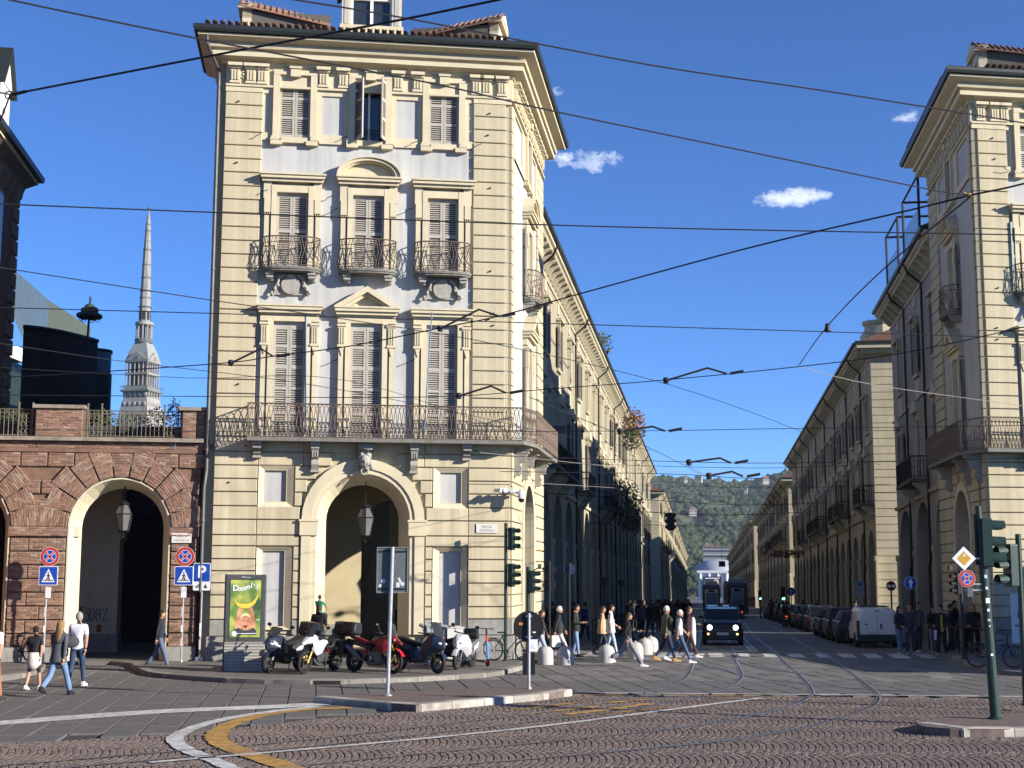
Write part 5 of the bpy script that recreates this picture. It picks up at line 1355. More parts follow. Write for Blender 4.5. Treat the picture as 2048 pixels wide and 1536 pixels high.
for q in range(4):
    for k in range(5):
        m = MB(tf=Matrix.Rotation(R(90 * q), 4, 'Z')); x = -rr(22) + rr(11) * k; m.prism([(-rr(29), zz(787)), (-rr(24), zz(787)), (-rr(22), zz(799)), (-rr(27), zz(797))], x - rr(2.2), x + rr(2.2), 'x'); m.build('corbel', SPIRE, tw)
m = MB(); m.loft([s4(rr(40), zz(1000)), s4(rr(35), zz(860)), s4(rr(31), zz(825)), s4(rr(27), zz(803)), s4(rr(24), zz(787))]); m.build('dome', mat('dome_slate', (.26, .245, .23), var=.2, scale=.3), tw)
for q in range(4):
    for k in range(5):
        m = MB(tf=Matrix.Rotation(R(90 * q), 4, 'Z')); m.ball((-rr(22) + rr(11) * k, -rr(28.5), zz(811)), rr(4.6), rr(2.5), rr(5), 8, 6); m.build('dome_rib', SPIRE, tw)

# ------------------------------------------------------------------ end of the street: church, houses, hill
Dc = 1130.0; cp = at(1427, 1180, Dc); cz = gz(cp.x, cp.y)
ch = thing('church', 'white fronted church with a grey dome closing the end of the street', 'church', (cp.x, cp.y, cz), R(-7.85))
q = lambda px: (px - 1427) / F * Dc * 1.0
zc_ = lambda y: at(1427, y, Dc).z - cz
CHW = mat('church_white', (.62, .63, .65), var=.06, scale=.1)
m = MB(); m.box(q(1397), q(1458), 0, 20, -3, zc_(1146)); m.build('front_wall', CHW, ch)
m = MB(); m.box(q(1395), q(1460), -1.5, 20, zc_(1146), zc_(1141)); m.build('front_cornice', CHW, ch)
m = MB(); m.lathe([(q(1471), zc_(1141)), (q(1470), zc_(1136)), (q(1463), zc_(1128)), (q(1450), zc_(1121)), (q(1436), zc_(1118)), (0, zc_(1117))], 24, (q(1434), 22, 0)); m.build('dome', mat('church_dome_lead', (.30, .31, .34), var=.15, scale=.15), ch, smooth=True)
for k in range(4):
    m = MB(); x = q(1401 + 17.3 * k); m.tube([(x, -.8, -3), (x, -.8, zc_(1147))], 1.1, 8); m.build('column', CHW, ch)
bn = thing('banner', 'dark blue advertising banner with a pale hat hung on the church front', 'banner', (cp.x, cp.y, cz), R(-7.85))
m = MB(); m.box(q(1407), q(1443), -3.4, -3.0, zc_(1196), zc_(1153)); m.build('sheet', mat('banner_navy', (.012, .018, .05), var=.2, scale=.2), bn)
m = MB(); m.ball((q(1431.5), -3.5, zc_(1163.5)), q(1433), .4, q(1432)); m.build('hat_print', mat('banner_hat', (.45, .38, .25), var=.2), bn)
m = MB(); m.box(q(1411), q(1439), -3.5, -3.41, zc_(1157.4), zc_(1155.6)); m.build('print_line', WHITE, bn)
m = MB(); m.box(q(1408), q(1414), -3.5, -3.41, zc_(1172), zc_(1165)); m.box(q(1408), q(1420), -3.5, -3.41, zc_(1176), zc_(1171)); m.build('print_shape', mat('banner_skin', (.40, .30, .24), var=.2), bn)
m = MB(); m.box(q(1425), q(1442), -3.52, -3.41, zc_(1169), zc_(1166.6)); m.build('print_line', mat('banner_red', (.28, .09, .06), var=.2), bn)

hs_ = random.Random(3)
Dh = 2100.0
def hill_prof(px):
    K = [(600, 990), (1150, 960), (1310, 947), (1345, 949), (1400, 956), (1425, 955), (1450, 958), (1480, 962), (1510, 958), (1540, 948), (1570, 938), (1620, 930), (1800, 925), (2400, 950)]
    for (a, b), (c, d) in zip(K, K[1:]):
        if px <= c: return b + (d - b) * (px - a) / (c - a)
    return K[-1][1]
def hill_pt(px, t):
    """t 0 at the foot, 1 at the crest"""
    D = 1350 + t * 950; base = Vector(at(px, 1144, 1350)); zt = at(px, hill_prof(px), 2300).z - 9
    z = -26 + (zt + 26) * (t ** 1.15) + 9 * math.sin(t * 11 + px * .013) * t * (1 - t) * 2 + 6 * math.sin(px * .05 + t * 6) * t * (1 - t)
    p = at(px, 1144, D); return Vector((p.x, p.y, z))
m = MB(); NU, NT = 70, 24
for j in range(NT + 1):
    for i in range(NU + 1): m.v.append(tuple(hill_pt(600 + 1800 * i / NU, j / NT)))
for i in range(NU + 1): p = hill_pt(600 + 1800 * i / NU, 1.0); m.v.append((p.x, p.y + 700, -30))
for j in range(NT + 1):
    for i in range(NU): a = j * (NU + 1) + i; m.f.append((a, a + 1, a + NU + 2, a + NU + 1)); m.m.append(0)
hill = m.build('hill', mat('hill_meadow', (.085, .095, .05), var=.3, scale=.01)); tag(hill, kind='structure')
WOODL = islmat('hill_tree_crowns', [(.018, .034, .014), (.030, .050, .018), (.045, .062, .022), (.024, .040, .02), (.055, .06, .025)], rough=.9, bump=0, var=.25, scale=.08)
ico = bmesh.new(); bmesh.ops.create_icosphere(ico, subdivisions=1, radius=1.0)
IV = [v.co.copy() for v in ico.verts]; IF = [tuple(v.index for v in f.verts) for f in ico.faces]; ico.free()
from mathutils import noise as mnoise
variants = []
for s in range(6):
    variants.append([(v * (1 + .55 * mnoise.noise(v * 2.1 + Vector((s * 7, 0, 0)))) if v.z > -.5 else v * .7) for v in IV])
VA = [np.array([tuple(v) for v in q], dtype=np.float32) for q in variants]; FA_ = np.array(IF, dtype=np.int32)
vl, fl_ = [], []; nv = 0
clear = [(1390, .60, 24, .05), (1448, .72, 30, .045), (1365, .62, 14, .04), (1500, .60, 16, .03), (1398, .80, 10, .02), (1345, .74, 14, .03)]
for _ in range(11500):
    px = hs_.uniform(1225, 1720); t = hs_.random() ** .85
    if any(abs(px - a) < w and abs(t - b) < h for a, b, w, h in clear): continue
    p = hill_pt(px, min(1, t)); s = hs_.uniform(2.8, 5.8) * (1.25 if hs_.random() < .15 else 1)
    A_ = VA[hs_.randrange(6)] * np.array([s, s, s * hs_.uniform(.8, 1.5)], dtype=np.float32)
    a = hs_.uniform(0, 6.28); ca, sa = math.cos(a), math.sin(a)
    A_ = np.stack([A_[:, 0] * ca - A_[:, 1] * sa, A_[:, 0] * sa + A_[:, 1] * ca, A_[:, 2]], 1) + np.array([p.x, p.y, p.z + s * .55], dtype=np.float32)
    vl.append(A_); fl_.append(FA_ + nv); nv += len(A_)
vv = np.concatenate(vl); ff = np.concatenate(fl_)
me = bpy.data.meshes.new('hill_woods'); me.vertices.add(len(vv)); me.vertices.foreach_set('co', vv.ravel()); me.loops.add(ff.size); me.loops.foreach_set('vertex_index', ff.ravel())
me.polygons.add(len(ff)); me.polygons.foreach_set('loop_start', np.arange(0, ff.size, 3, dtype=np.int32)); me.polygons.foreach_set('loop_total', np.full(len(ff), 3, dtype=np.int32)); me.materials.append(WOODL); me.update(); me.validate()
o = bpy.data.objects.new('hill_woods', me); C.objects.link(o); tag(o, kind='stuff')
def villa(px, py, w, h, label, D=1900, mt=None):
    w *= .8; h *= .6
    p = at(px, py, D); r = thing('villa', label, 'house', (p.x, p.y, p.z - 1), R(hs_.uniform(-20, 20)), 'houses on the wooded hill')
    m = MB(); m.box(-w / 2, w / 2, 0, 9, -6, h); m.build('wall', mat('villa_wall', (.36, .34, .30), var=.1), r)
    m = MB(); m.prism([(-w / 2 - 1, h), (w / 2 + 1, h), (w / 2 - 2, h + 3), (-w / 2 + 2, h + 3)], -1, 10, 'y'); m.build('roof', mat('villa_roof', (.22, .14, .10), var=.2, scale=.5), r)
    for k in range(3): m = MB(); m.box(-w / 2 + w * (k + .5) / 3 - .7, -w / 2 + w * (k + .5) / 3 + .7, -.06, 0.02, h - 4, h - 1.6); m.build('window', DARK, r)
villa(1372, 957, 7, 5, 'small white villa on the left of the crest', 2200); villa(1396, 957, 14, 5, 'long cream villa on the crest left of the tall tree', 2250); villa(1491, 978, 6, 6, 'white villa alone high on the right slope', 2150)
villa(1532, 960, 12, 6, 'white villa with a terrace near the right end of the crest', 2150); villa(1386, 1022, 12, 5, 'pale house at the edge of the left meadow', 1850); villa(1414, 1094, 7, 4, 'white house low among trees above the dome', 1450)
# houses at the foot of the hill, above the dome
for i, (px, py, w, h, lab) in enumerate(((1450, 1108, 40, 15, 'long grey terraced apartment house above the church dome'), (1418, 1127, 16, 7, 'low pale house left above the church dome'), (1440, 1126, 14, 8, 'grey house behind the top of the dome'), (1466, 1122, 14, 12, 'tall pale house right of the church dome'))):
    p = at(px, py, 1300 + i * 15); r = thing('apartment_house', lab, 'house', (p.x, p.y, p.z - h * .6), R(-8), 'houses at the foot of the hill')
    m = MB(); m.box(-w / 2, w / 2, 0, 12, -14, h); m.build('wall', mat('hill_house_grey', (.20, .20, .20), var=.15, scale=.2), r)
    for k in range(3 if i == 0 else 1): m = MB(); m.box(-w / 2 - .5, w / 2 + .5, -1.4, 0.05, h * (k + .6) / 3 - .3, h * (k + .6) / 3 + .9); m.build('balcony_band', CHW if i else mat('pale_band', (.34, .36, .40), var=.1), r)
    m = MB(); m.box(-w / 2 - 1, w / 2 + 1, -1, 13, h, h + 1.2); m.build('roof', mat('villa_roof', (.22, .14, .10)), r)
for px in (1463, 1471):
    p = at(px, 1110, 1280); r = thing('chimney_stack', 'tall brick chimney stack %s above the right roofline by the dome' % ('left of the pair' if px < 1467 else 'right of the pair'), 'chimney', (p.x, p.y, p.z - 14), 0, 'pair of chimney stacks'); m = MB(); m.lathe([(1.3, 0), (1.1, 19 if px < 1467 else 16), (1.4, 19.5 if px < 1467 else 16.5), (0, 19.6 if px < 1467 else 16.6)], 8); m.build('shaft', mat('chimney_brick', (.22, .13, .10), var=.2), r)

# unseen low block added to shade the foot of the right corner palace
an = thing('shade_block', 'unseen low block added beyond the right edge to shade the corner palace foot', 'building', loc2w(24.2, -6.5), FA)
m = MB(); m.box(0, 7, -7, 6.2, 0, 5.3); m.build('wall', CREAM, an); m = MB(); m.box(-.4, 7.4, -7.4, 6.3, 5.3, 5.6); m.build('cornice', CREAM2, an)
for k in range(3): m = MB(); m.box(-.05, 0.01, -6.2 + 4.2 * k, -3.6 + 4.2 * k, .1, 4.6); m.build('archway', DARK, an)
# ------------------------------------------------------------------ signs, lamps, signals, wires
RED = mat('sign_red', (.42, .035, .03), rough=.45, var=.06); BLUE = mat('sign_blue', (.012, .06, .36), rough=.4, var=.06); SWHITE = mat('sign_white', (.72, .72, .72), rough=.45, var=.04)
GREYB = mat('sign_back_grey', (.10, .115, .12), rough=.5, var=.12, scale=6); SBLACK = mat('sign_black', (.012, .012, .012), rough=.5, var=0); SYEL = mat('sign_yellow', (.55, .30, .03), rough=.5, var=.1, scale=20)
STK = mat('sticker_pale', (.55, .55, .55), rough=.6, var=.25, scale=30); STKO = mat('sticker_orange', (.5, .2, .03), var=.2)
def text_mesh(txt, size, m, bold=0.0):
    cu = bpy.data.curves.new('lettering', 'FONT'); cu.body = txt; cu.size = size; cu.align_x = 'CENTER'; cu.align_y = 'CENTER'; cu.extrude = .002; cu.offset = bold; cu.resolution_u = 3
    o = bpy.data.objects.new('lettering', cu); C.objects.link(o)
    dg = bpy.context.evaluated_depsgraph_get(); me = bpy.data.meshes.new_from_object(o.evaluated_get(dg)); bpy.data.objects.remove(o); bpy.data.curves.remove(cu)
    me.materials.clear(); me.materials.append(m); me.name = 'lettering'; return me
def letters(txt, size, m, parent, x, y, z, bold=0.0, tilt=0.0):
    return inst(text_mesh(txt, size, m, bold), 'lettering', parent, (x, y, z), (math.pi / 2, tilt, 0))
def disc(m, c, r, y, mi=0, n=28, r0=0.0):
    """flat ring or disc facing -y"""
    vs = []; 
    for i in range(n):
        a = 2 * math.pi * i / n; vs += [(c[0] + r * math.cos(a), y, c[1] + r * math.sin(a)), (c[0] + r0 * math.cos(a), y, c[1] + r0 * math.sin(a))]
    m.add(vs, [(2 * i, 2 * ((i + 1) % n), 2 * ((i + 1) % n) + 1, 2 * i + 1) for i in range(n)], mi)
def plate(root, name, poly, y0, y1, m): q = MB(); q.prism(poly, y0, y1, 'y'); return q.build(name, m, root)
def rrect(x0, x1, z0, z1, r=.03, k=3):
    out = []
    for cx, cz, a0 in ((x1 - r, z1 - r, 0), (x0 + r, z1 - r, 90), (x0 + r, z0 + r, 180), (x1 - r, z0 + r, 270)):
        for i in range(k + 1): a = R(a0 + 90 * i / k); out.append((cx + r * math.cos(a), cz + r * math.sin(a)))
    return out
def circle(cx, cz, r, n=28): return [(cx + r * math.cos(2 * math.pi * i / n), cz + r * math.sin(2 * math.pi * i / n)) for i in range(n)]
def no_stopping(root, cx, cz, y, r=.30):
    d = plate(root, 'no_stopping_disc', circle(cx, cz, r), y - .02, y, GREYB)
    q = MB(); disc(q, (cx, cz), r * .99, y - .0215, 0); q.build('disc_rim', SWHITE, d)
    q = MB(); disc(q, (cx, cz), r * .96, y - .023, 0, r0=r * .68); q.build('red_ring', RED, d)
    q = MB(); disc(q, (cx, cz), r * .63, y - .024, 0); q.build('blue_field', BLUE, d)
    for w, yy, mt, nm in ((.085, .0255, SWHITE, 'white_bar'), (.05, .027, RED, 'red_bar')):
        for s in (-1, 1):
            q = MB(); q.obox((cx, y - yy, cz), r * .66, .0004, r * w * 1.3, Matrix.Rotation(R(45 * s), 3, 'Y')); q.build(nm, mt, d)
    return d
def crossing_sign(root, cx, cz, y, h=.30):
    d = plate(root, 'crossing_plate', rrect(cx - h, cx + h, cz - h, cz + h), y - .02, y, SWHITE)
    plate(d, 'blue_field', rrect(cx - h * .94, cx + h * .94, cz - h * .94, cz + h * .94, .025), y - .022, y - .0201, BLUE)
    plate(d, 'white_triangle', [(cx - h * .72, cz - h * .68), (cx + h * .72, cz - h * .68), (cx, cz + h * .74)], y - .024, y - .0221, SWHITE)
    q = MB(); yy = y - .0255
    def bar(a, b, w):
        a, b = Vector((a[0], 0, a[1])), Vector((b[0], 0, b[1])); dd = b - a; q.obox((cx + (a.x + b.x) / 2 * h, yy, cz + (a.z + b.z) / 2 * h), w * h, .001, dd.length / 2 * h, Matrix.Rotation(math.atan2(dd.x, dd.z), 3, 'Y'))
    bar((0, -.05), (0, .18), .07); bar((0, .12), (.22, -.08), .04); bar((0, .12), (-.22, -.05), .04); bar((0, -.05), (.17, -.52), .05); bar((0, -.05), (-.17, -.52), .05)
    q.prism(circle(cx, cz + .30 * h, .09 * h, 10), yy - .001, yy + .001, 'y')
    for x in (-.5, -.27, .02, .27, .5): bar((x, -.58), (x * .82, -.40), .045)
    q.build('walking_figure', SBLACK, d)
def pole(root, h, r=.03, mt=None, name='pole', x=0, y=0): q = MB(); q.tube([(x, y, -.02), (x, y, h)], r, 10); q.lathe([(r * 1.7, 0), (r * 1.7, .02), (r * 1.1, .06)], 10, (x, y, 0)); return q.build(name, mt or GALV, root)
def stickers(root, pts, r=.03, y=-.04):
    for x, z, w, h, mt in pts: q = MB(); q.box(x - w / 2, x + w / 2, y - .002, y, z - h / 2, z + h / 2); q.build('sticker', mt, root)
faceR = 0.0
def place(px, py, z=.12): p = gp(px, py, z); return (p.x, p.y, gz(p.x, p.y) + z)
def mz(px, py, loc): return at(px, py, loc[1]).z - loc[2]
# two no-stopping poles
for px, py, dpx, lab in ((86, 1326, 93, 'no stopping and pedestrian crossing sign pole beside the bicycles at the left'), (362, 1324, 366, 'no stopping and pedestrian crossing sign pole next to the blue parking sign')):
    L = place(px, py); r = thing('road_sign', lab, 'road sign', L, 0, 'no stopping sign poles')
    zc = mz(dpx, 1113, L); zs = mz(dpx, 1151.5, L); dx = (dpx - 2 - px) / F * L[1]
    pole(r, zc + .1, .03); no_stopping(r, dx, zc, -.04, 19 / F * L[1]); crossing_sign(r, dx - .02, zs, -.04, 18.5 / F * L[1])
    plate(r, 'arrow_plate', rrect(dx - .09, dx + .07, zs - .66, zs - .34, .02), -.05, -.035, SWHITE)
    stickers(r, [(0, .6, .06, .25, STK), (0, 1.0, .06, .2, WHITE), (0, 1.5, .06, .3, STK)], y=-.031)
# parking sign
L = place(399, 1322); r = thing('parking_sign', 'blue parking sign with a white motorcycle panel under the letter', 'road sign', L)
zt, zb, zm = mz(401, 1126, L), mz(401, 1181, L), mz(401, 1163, L); w = 17 / F * L[1]
pole(r, zt, .03); d = plate(r, 'sign_plate', rrect(-w, w, zb, zt, .04), -.055, -.035, SWHITE); plate(d, 'blue_field', rrect(-w * .93, w * .93, zm, zt - .02, .03), -.058, -.0551, BLUE)
letters('P', .52, SWHITE, d, -.01, -.062, (zm + zt) / 2 - .005, .012)
q = MB(); zc = (zb + zm) / 2
for x in (-.14, -.04): q.torus((x, -.058, zc - .02), .035, .008, 12, 4, axis='y')
q.tube([(-.14, -.058, zc - .02), (-.09, -.058, zc + .05), (-.04, -.058, zc - .02)], .009, 4); q.prism([(.06, zc - .06), (.18, zc - .06), (.12, zc + .06)], -.058, -.0552, 'y'); q.build('pictogram', SBLACK, d)
stickers(r, [(0, .5, .06, .3, STK), (0, .95, .06, .4, WHITE)], y=-.031)
plate(r, 'stabiliser_foot', rrect(-.12, .12, 0, .12, .02), -.04, .04, GALV)
# advertising panel
L = place(488, 1341); r = thing('advertising_panel', 'lit poster panel of a child lifting a banana, before the cream palace', 'advertising panel', L, R(4))
hz_ = mz(488, 1149, L); w = 39 / F * L[1]; zb = mz(488, 1283, L)
FR = mat('panel_frame_grey', (.10, .10, .095), rough=.4, metal=.3, var=.1)
q = MB(); q.box(-w, w, -.10, .10, zb, hz_); q.build('case', FR, r, bevel=.012)
q = MB(); q.box(-w, w, -.09, .09, 0, zb - .02); q.build('base', mat('panel_base_ribbed', (.40, .37, .32), rough=.5, var=.06), r)
for k in range(9): q = MB(); q.box(-w + .02, w - .02, -.098, -.088, .07 + k * zb / 9.6, .085 + k * zb / 9.6); q.build('base_rib', FR, r)
q = MB(); q.box(-w - .03, -w + .002, -.12, .12, 0, hz_ + .01); q.build('side_profile', BLACKM, r)
def emis(name, col, es): return mat(name, col, rough=.25, var=.0, emit=col, es=es, spec=.5)
px0, px1, pz0, pz1 = -w + .13, w - .13, zb + .12, hz_ - .15
pw, ph = px1 - px0, pz1 - pz0
def pm_(name, c1, c2, c3, sc):
    m = mat(name, c1, rough=.25, var=0, spec=.5); N = m.node_tree.nodes; Lk = m.node_tree.links; b = N['Principled BSDF']
    tc = N.new('ShaderNodeTexCoord'); nz = N.new('ShaderNodeTexNoise'); nz.inputs['Scale'].default_value = sc; nz.inputs['Detail'].default_value = 1.5; Lk.new(tc.outputs['Object'], nz.inputs[0])
    cr = N.new('ShaderNodeValToRGB'); e = cr.color_ramp.elements; e[0].position = .36; e[0].color = (*c1, 1); e[1].position = .66; e[1].color = (*c3, 1); x = e.new(.5); x.color = (*c2, 1)
    Lk.new(nz.outputs[0], cr.inputs[0]); Lk.new(cr.outputs[0], b.inputs['Base Color']); Lk.new(cr.outputs[0], b.inputs['Emission Color']); b.inputs['Emission Strength'].default_value = .14
    return m
sc_ = plate(r, 'poster', [(px0, pz0), (px1, pz0), (px1, pz1), (px0, pz1)], -.106, -.101, pm_('poster_green', (.035, .085, .03), (.14, .22, .045), (.42, .44, .10), 2.4))
def pp(u, v): return (px0 + pw * u, pz0 + ph * v)
def flat(name, poly, k, m): return plate(sc_, name, [pp(*p) for p in poly], -.106 - .0016 * (k + 1), -.1061 - .0016 * k, m)
ban = [(.13, .705), (.18, .64), (.26, .595), (.40, .585), (.58, .585), (.72, .615), (.83, .68), (.89, .755), (.905, .76), (.90, .70), (.84, .605), (.74, .545), (.56, .505), (.40, .505), (.24, .545), (.14, .63)]
flat('banana_print', ban, 3, emis('poster_banana', (.66, .46, .05), .14)); 
SKINP = pm_('poster_skin', (.36, .13, .07), (.50, .22, .12), (.58, .32, .18), 5)
flat('arm_print', [(.20, .12), (.16, .22), (.22, .36), (.27, .50), (.38, .545), (.46, .52), (.40, .47), (.37, .38), (.38, .26), (.38, .12)], 1, SKINP)
flat('arm_print', [(.80, .12), (.85, .22), (.80, .36), (.75, .50), (.66, .545), (.58, .52), (.63, .47), (.67, .38), (.68, .26), (.66, .12)], 1, SKINP)
flat('shirt_print', [(.14, .04), (.16, .13), (.30, .17), (.42, .12), (.62, .12), (.76, .17), (.88, .12), (.90, .04)], 2, emis('poster_shirt', (.05, .045, .05), .2))
flat('face_print', [(.52 + .165 * math.cos(a), .255 + .135 * math.sin(a)) for a in [2 * math.pi * i / 20 for i in range(20)]], 4, SKINP)
flat('hair_print', [(.34, .30), (.36, .37), (.44, .415), (.55, .42), (.66, .385), (.70, .30), (.66, .345), (.54, .375), (.42, .36)], 5, emis('poster_hair', (.62, .45, .26), .25))
flat('mouth_print', [(.44, .215), (.50, .205), (.58, .22), (.575, .175), (.52, .155), (.46, .175)], 5, emis('poster_mouth', (.20, .03, .03), .2))
for x in (.455, .59): flat('eye_print', [(x - .03, .285), (x, .295), (x + .03, .287), (x, .277)], 5, SBLACK)
for ch, u, v, t in zip('Doooolè!', (.17, .29, .385, .48, .585, .685, .775, .87), (.855, .845, .848, .865, .885, .905, .878, .87), (0, .1, .05, -.1, -.1, 0, .08, .1)):
    p = pp(u, v); letters(ch, .18 if ch != 'D' else .22, SWHITE, sc_, p[0], -.118, p[1], .008, t)
flat('logo_print', [(.16 + .085 * math.cos(a), .065 + .045 * math.sin(a)) for a in [2 * math.pi * i / 16 for i in range(16)]], 5, SWHITE); flat('line_print', [(.25, .055), (.90, .06), (.90, .074), (.25, .069)], 5, SWHITE); flat('line_print', [(.86, .295), (.98, .302), (.98, .314), (.86, .307)], 5, SWHITE)
letters('IGPDecaux', .055, SWHITE, r, 0, -.104, hz_ - .075)
q = MB(); q.box(px0 - .02, px1 + .02, -.100, -.0995, pz0 - .02, pz1 + .02); q.build('poster_surround', SBLACK, r)

# blank back of the direction sign on the island
L = place(778, 1391, .14); r = thing('direction_sign', 'grey back of a direction board with stickers on a bare island pole', 'road sign', L, R(3))
zt = mz(783, 1094, L); zb = mz(783, 1186, L); x0, x1 = (752 - 780) / F * L[1], (814 - 780) / F * L[1]
q = MB(); q.tube([(-.03, -.05, 0), (.035, -.05, zt + .0)], .042, 12); q.lathe([(.10, 0), (.10, .015), (.05, .05)], 10, (-.03, -.05, 0)); q.build('pole', GALV, r)
d = plate(r, 'board', rrect(x0, x1, zb, zt, .03), .02, .035, GREYB); q = MB()
for a, b, c, e in ((x0, x1, zt - .02, zt), (x0, x1, zb, zb + .02), (x0, x0 + .02, zb, zt), (x1 - .02, x1, zb, zt)): q.box(a, b, -.0, .019, c, e)
q.build('board_rim', mat('sign_rim_grey', (.16, .18, .18), rough=.5), d)
for z in (zt - .10, zb + .09): q = MB(); q.box(x0 + .04, x1 - .05, .0, .018, z - .014, z + .014); q.build('clamp_rail', BLACKM, d)
q = MB(); q.prism(circle(x0 + .15, zb + .26, .05, 16), .012, .019, 'y'); q.build('sticker', STK, d)
for c, sx, sz, a in (((x1 - .22, .0165, zb + .18), .04, .055, .1), ((x1 - .17, .0165, zb + .26), .025, .085, -.5), ((x0 + .08, .0165, zb + .16), .03, .035, .3)): q = MB(); q.obox(c, sx, .002, sz, Matrix.Rotation(a, 3, 'Y')); q.build('sticker', STK, d)
q = MB(); q.prism(circle(x1 - .12, zb + .20, .045, 16), .012, .0185, 'y'); q.build('sticker', STK, d)
# round sign seen from behind
L = place(1058, 1378, .14); r = thing('round_sign', 'black back of a round sign with an orange sticker on the island pole', 'road sign', L, R(2))
zc = mz(1057, 1253, L); pole(r, zc + .31, .036); rr_ = 29 / F * L[1]
d = plate(r, 'disc_back', circle(-.01, zc, rr_, 36), .04, .055, SBLACK); q = MB(); q.lathe([(rr_, -.012), (rr_ + .012, -.012), (rr_ + .012, .012), (rr_, .012)], 36, (-.01, .045, zc), M=Matrix.Rotation(R(90), 3, 'X')); q.build('disc_edge', BLACKM, d)
q = MB(); q.box(-.24, -.14, .034, .039, zc + .03, zc + .09); q.build('sticker', STKO, d); q = MB(); q.box(.09, .16, .034, .039, zc - .15, zc - .12); q.build('sticker', WHITE, d)
for z in (zc + .24, zc - .24): q = MB(); q.box(-.07, .07, -.01, .04, z - .02, z + .02); q.build('clamp', GALV, d)
zq = mz(1066, 1290, L); q = MB(); q.box(.0, .20, -.045, -.037, zq - .15, zq + .13); q.build('notice_plate', SWHITE, r)
q = MB(); q.obox((.08, -.0465, zq - .03), .035, .001, .05, .0); q.obox((.13, -.0465, zq - .07), .02, .001, .02, 0); q.box(.06, .14, -.0475, -.0455, zq + .08, zq + .10); q.build('notice_print', STK, r)

# ---- traffic signals
def head(root, x, y, z, h, rot, lit=None, mt=TLG):
    """three-lamp head, its lamps facing local -y turned by rot; z is the top"""
    w = h * .165; st = h / 3
    M = Matrix.Translation((x, y, 0)) @ Matrix.Rotation(rot, 4, 'Z')
    q = MB(tf=M); q.prism(rrect(-w, w, z - h, z, .03), -.03, h * .16, 'y'); q.box(-w * .6, w * .6, h * .16, h * .2, z - h * .97, z - h * .03); hd = q.build('signal_head', mt, root)
    for k in range(3):
        zc = z - st * (k + .5); r_ = st * .36
        q = MB(tf=M); n = 12
        vs = []
        for yy, s_ in ((-.03, 1.0), (-.03 - st * .85, 1.0)):
            for i in range(n + 1): a = R(-25 + 230 * i / n); vs.append((r_ * 1.15 * s_ * math.cos(a), yy if i not in (0, n) or yy > -.04 else yy + st * .3, zc + r_ * 1.15 * math.sin(a) - (.05 * st if yy < -.04 else 0)))
        q.add(vs + [(v[0] * .93, v[1], zc + (v[2] - zc) * .93) for v in vs], [(i, i + 1, n + 2 + i, n + 1 + i) for i in range(n)] + [(2 * n + 2 + i, 3 * n + 3 + i, 3 * n + 4 + i, 2 * n + 3 + i) for i in range(n)])
        q.build('visor', mt, hd)
        q = MB(tf=M); q.lathe([(0, .03), (r_ * .7, .02), (r_, 0)], 14, (0, -.031, zc), M=Matrix.Rotation(R(90), 3, 'X')); q.build('lens', lit if (lit and k == 2) else mat('signal_lens_dark', (.03, .035, .035), rough=.15, var=0, spec=.7), hd)
    return hd
L = place(1011, 1322); r = thing('traffic_light', 'slim pole with two stacked green signal heads against the palace corner', 'traffic light', L)
pole(r, mz(1014, 1046, L), .055, TLG)
for ya, yb in ((1055, 1100), (1127, 1173)): head(r, .22, -.02, mz(1025, ya, L), (yb - ya) / F * L[1], R(68))
for z in (mz(1014, 1060, L), mz(1014, 1096, L), mz(1014, 1132, L), mz(1014, 1168, L)): q = MB(); q.box(0, .2, -.02, .02, z - .02, z + .02); q.build('bracket', TLG, r)
L = place(1056, 1350, .0); r = thing('traffic_light', 'green signal seen from behind over a black box, by the kerb corner', 'traffic light', L)
pole(r, mz(1058, 1133, L), .06, TLG); head(r, .14, -.02, mz(1066, 1141, L), 44 / F * L[1], R(72))
q = MB(); q.obox((.33, 0, mz(1071, 1133, L)), .035, .05, .07, R(20)); q.tube([(.1, 0, mz(1060, 1143, L)), (.3, 0, mz(1070, 1135, L))], .015, 5); q.build('detector_box', TLG, r)
q = MB(); q.box(-.15, .20, -.10, .12, -.02, mz(1058, 1306, L)); q.build('control_box', BLACKM, r, bevel=.01)
# right-hand signal pole in the foreground
L = place(1991, 1438, .14); r = thing('traffic_light', 'tall green foreground signal pole on the right island with two road signs', 'traffic light', L)
lean = (1975 - 1991) / F * L[1]; zt = mz(1974, 1012, L)
q = MB(); q.tube([(0, 0, 0), (lean * .75, 0, zt * .78)], [.095, .085], 14); q.tube([(lean * .75, 0, zt * .77), (lean, 0, zt)], .06, 12); q.lathe([(.15, 0), (.15, .02), (.1, .05)], 12); q.build('pole', TLG, r)
head(r, lean + .18, 0, mz(1990, 1037, L), 96 / F * L[1], R(84))
q = MB(); q.tube([(lean - .06, 0, mz(1968, 1130, L)), (lean - .06, 0, mz(1968, 1030, L))], .035, 8); q.build('cable_tube', BLACKM, r)
zd = mz(1940, 1117, L); xd = (1940 - 1991) / F * L[1]; h = 23.5 / F * L[1]
d = plate(r, 'priority_diamond', [(xd - h, zd), (xd, zd - h), (xd + h, zd), (xd, zd + h)], -.08, -.06, SWHITE)
plate(d, 'yellow_field', [(xd - h * .6, zd), (xd, zd - h * .6), (xd + h * .6, zd), (xd, zd + h * .6)], -.083, -.0801, SYEL); q = MB(); q.prism(circle(xd, zd + h * .24, h * .13, 10), -.086, -.0831, 'y'); q.build('sticker', STK, d)
no_stopping(r, (1943.5 - 1991) / F * L[1], mz(1943, 1157, L), -.07, 17 / F * L[1])
for z in (zd, mz(1943, 1168, L), mz(1943, 1180, L)): q = MB(); q.box(xd, lean * .6, -.05, -.02, z - .015, z + .015); q.build('sign_arm', GALV, r)
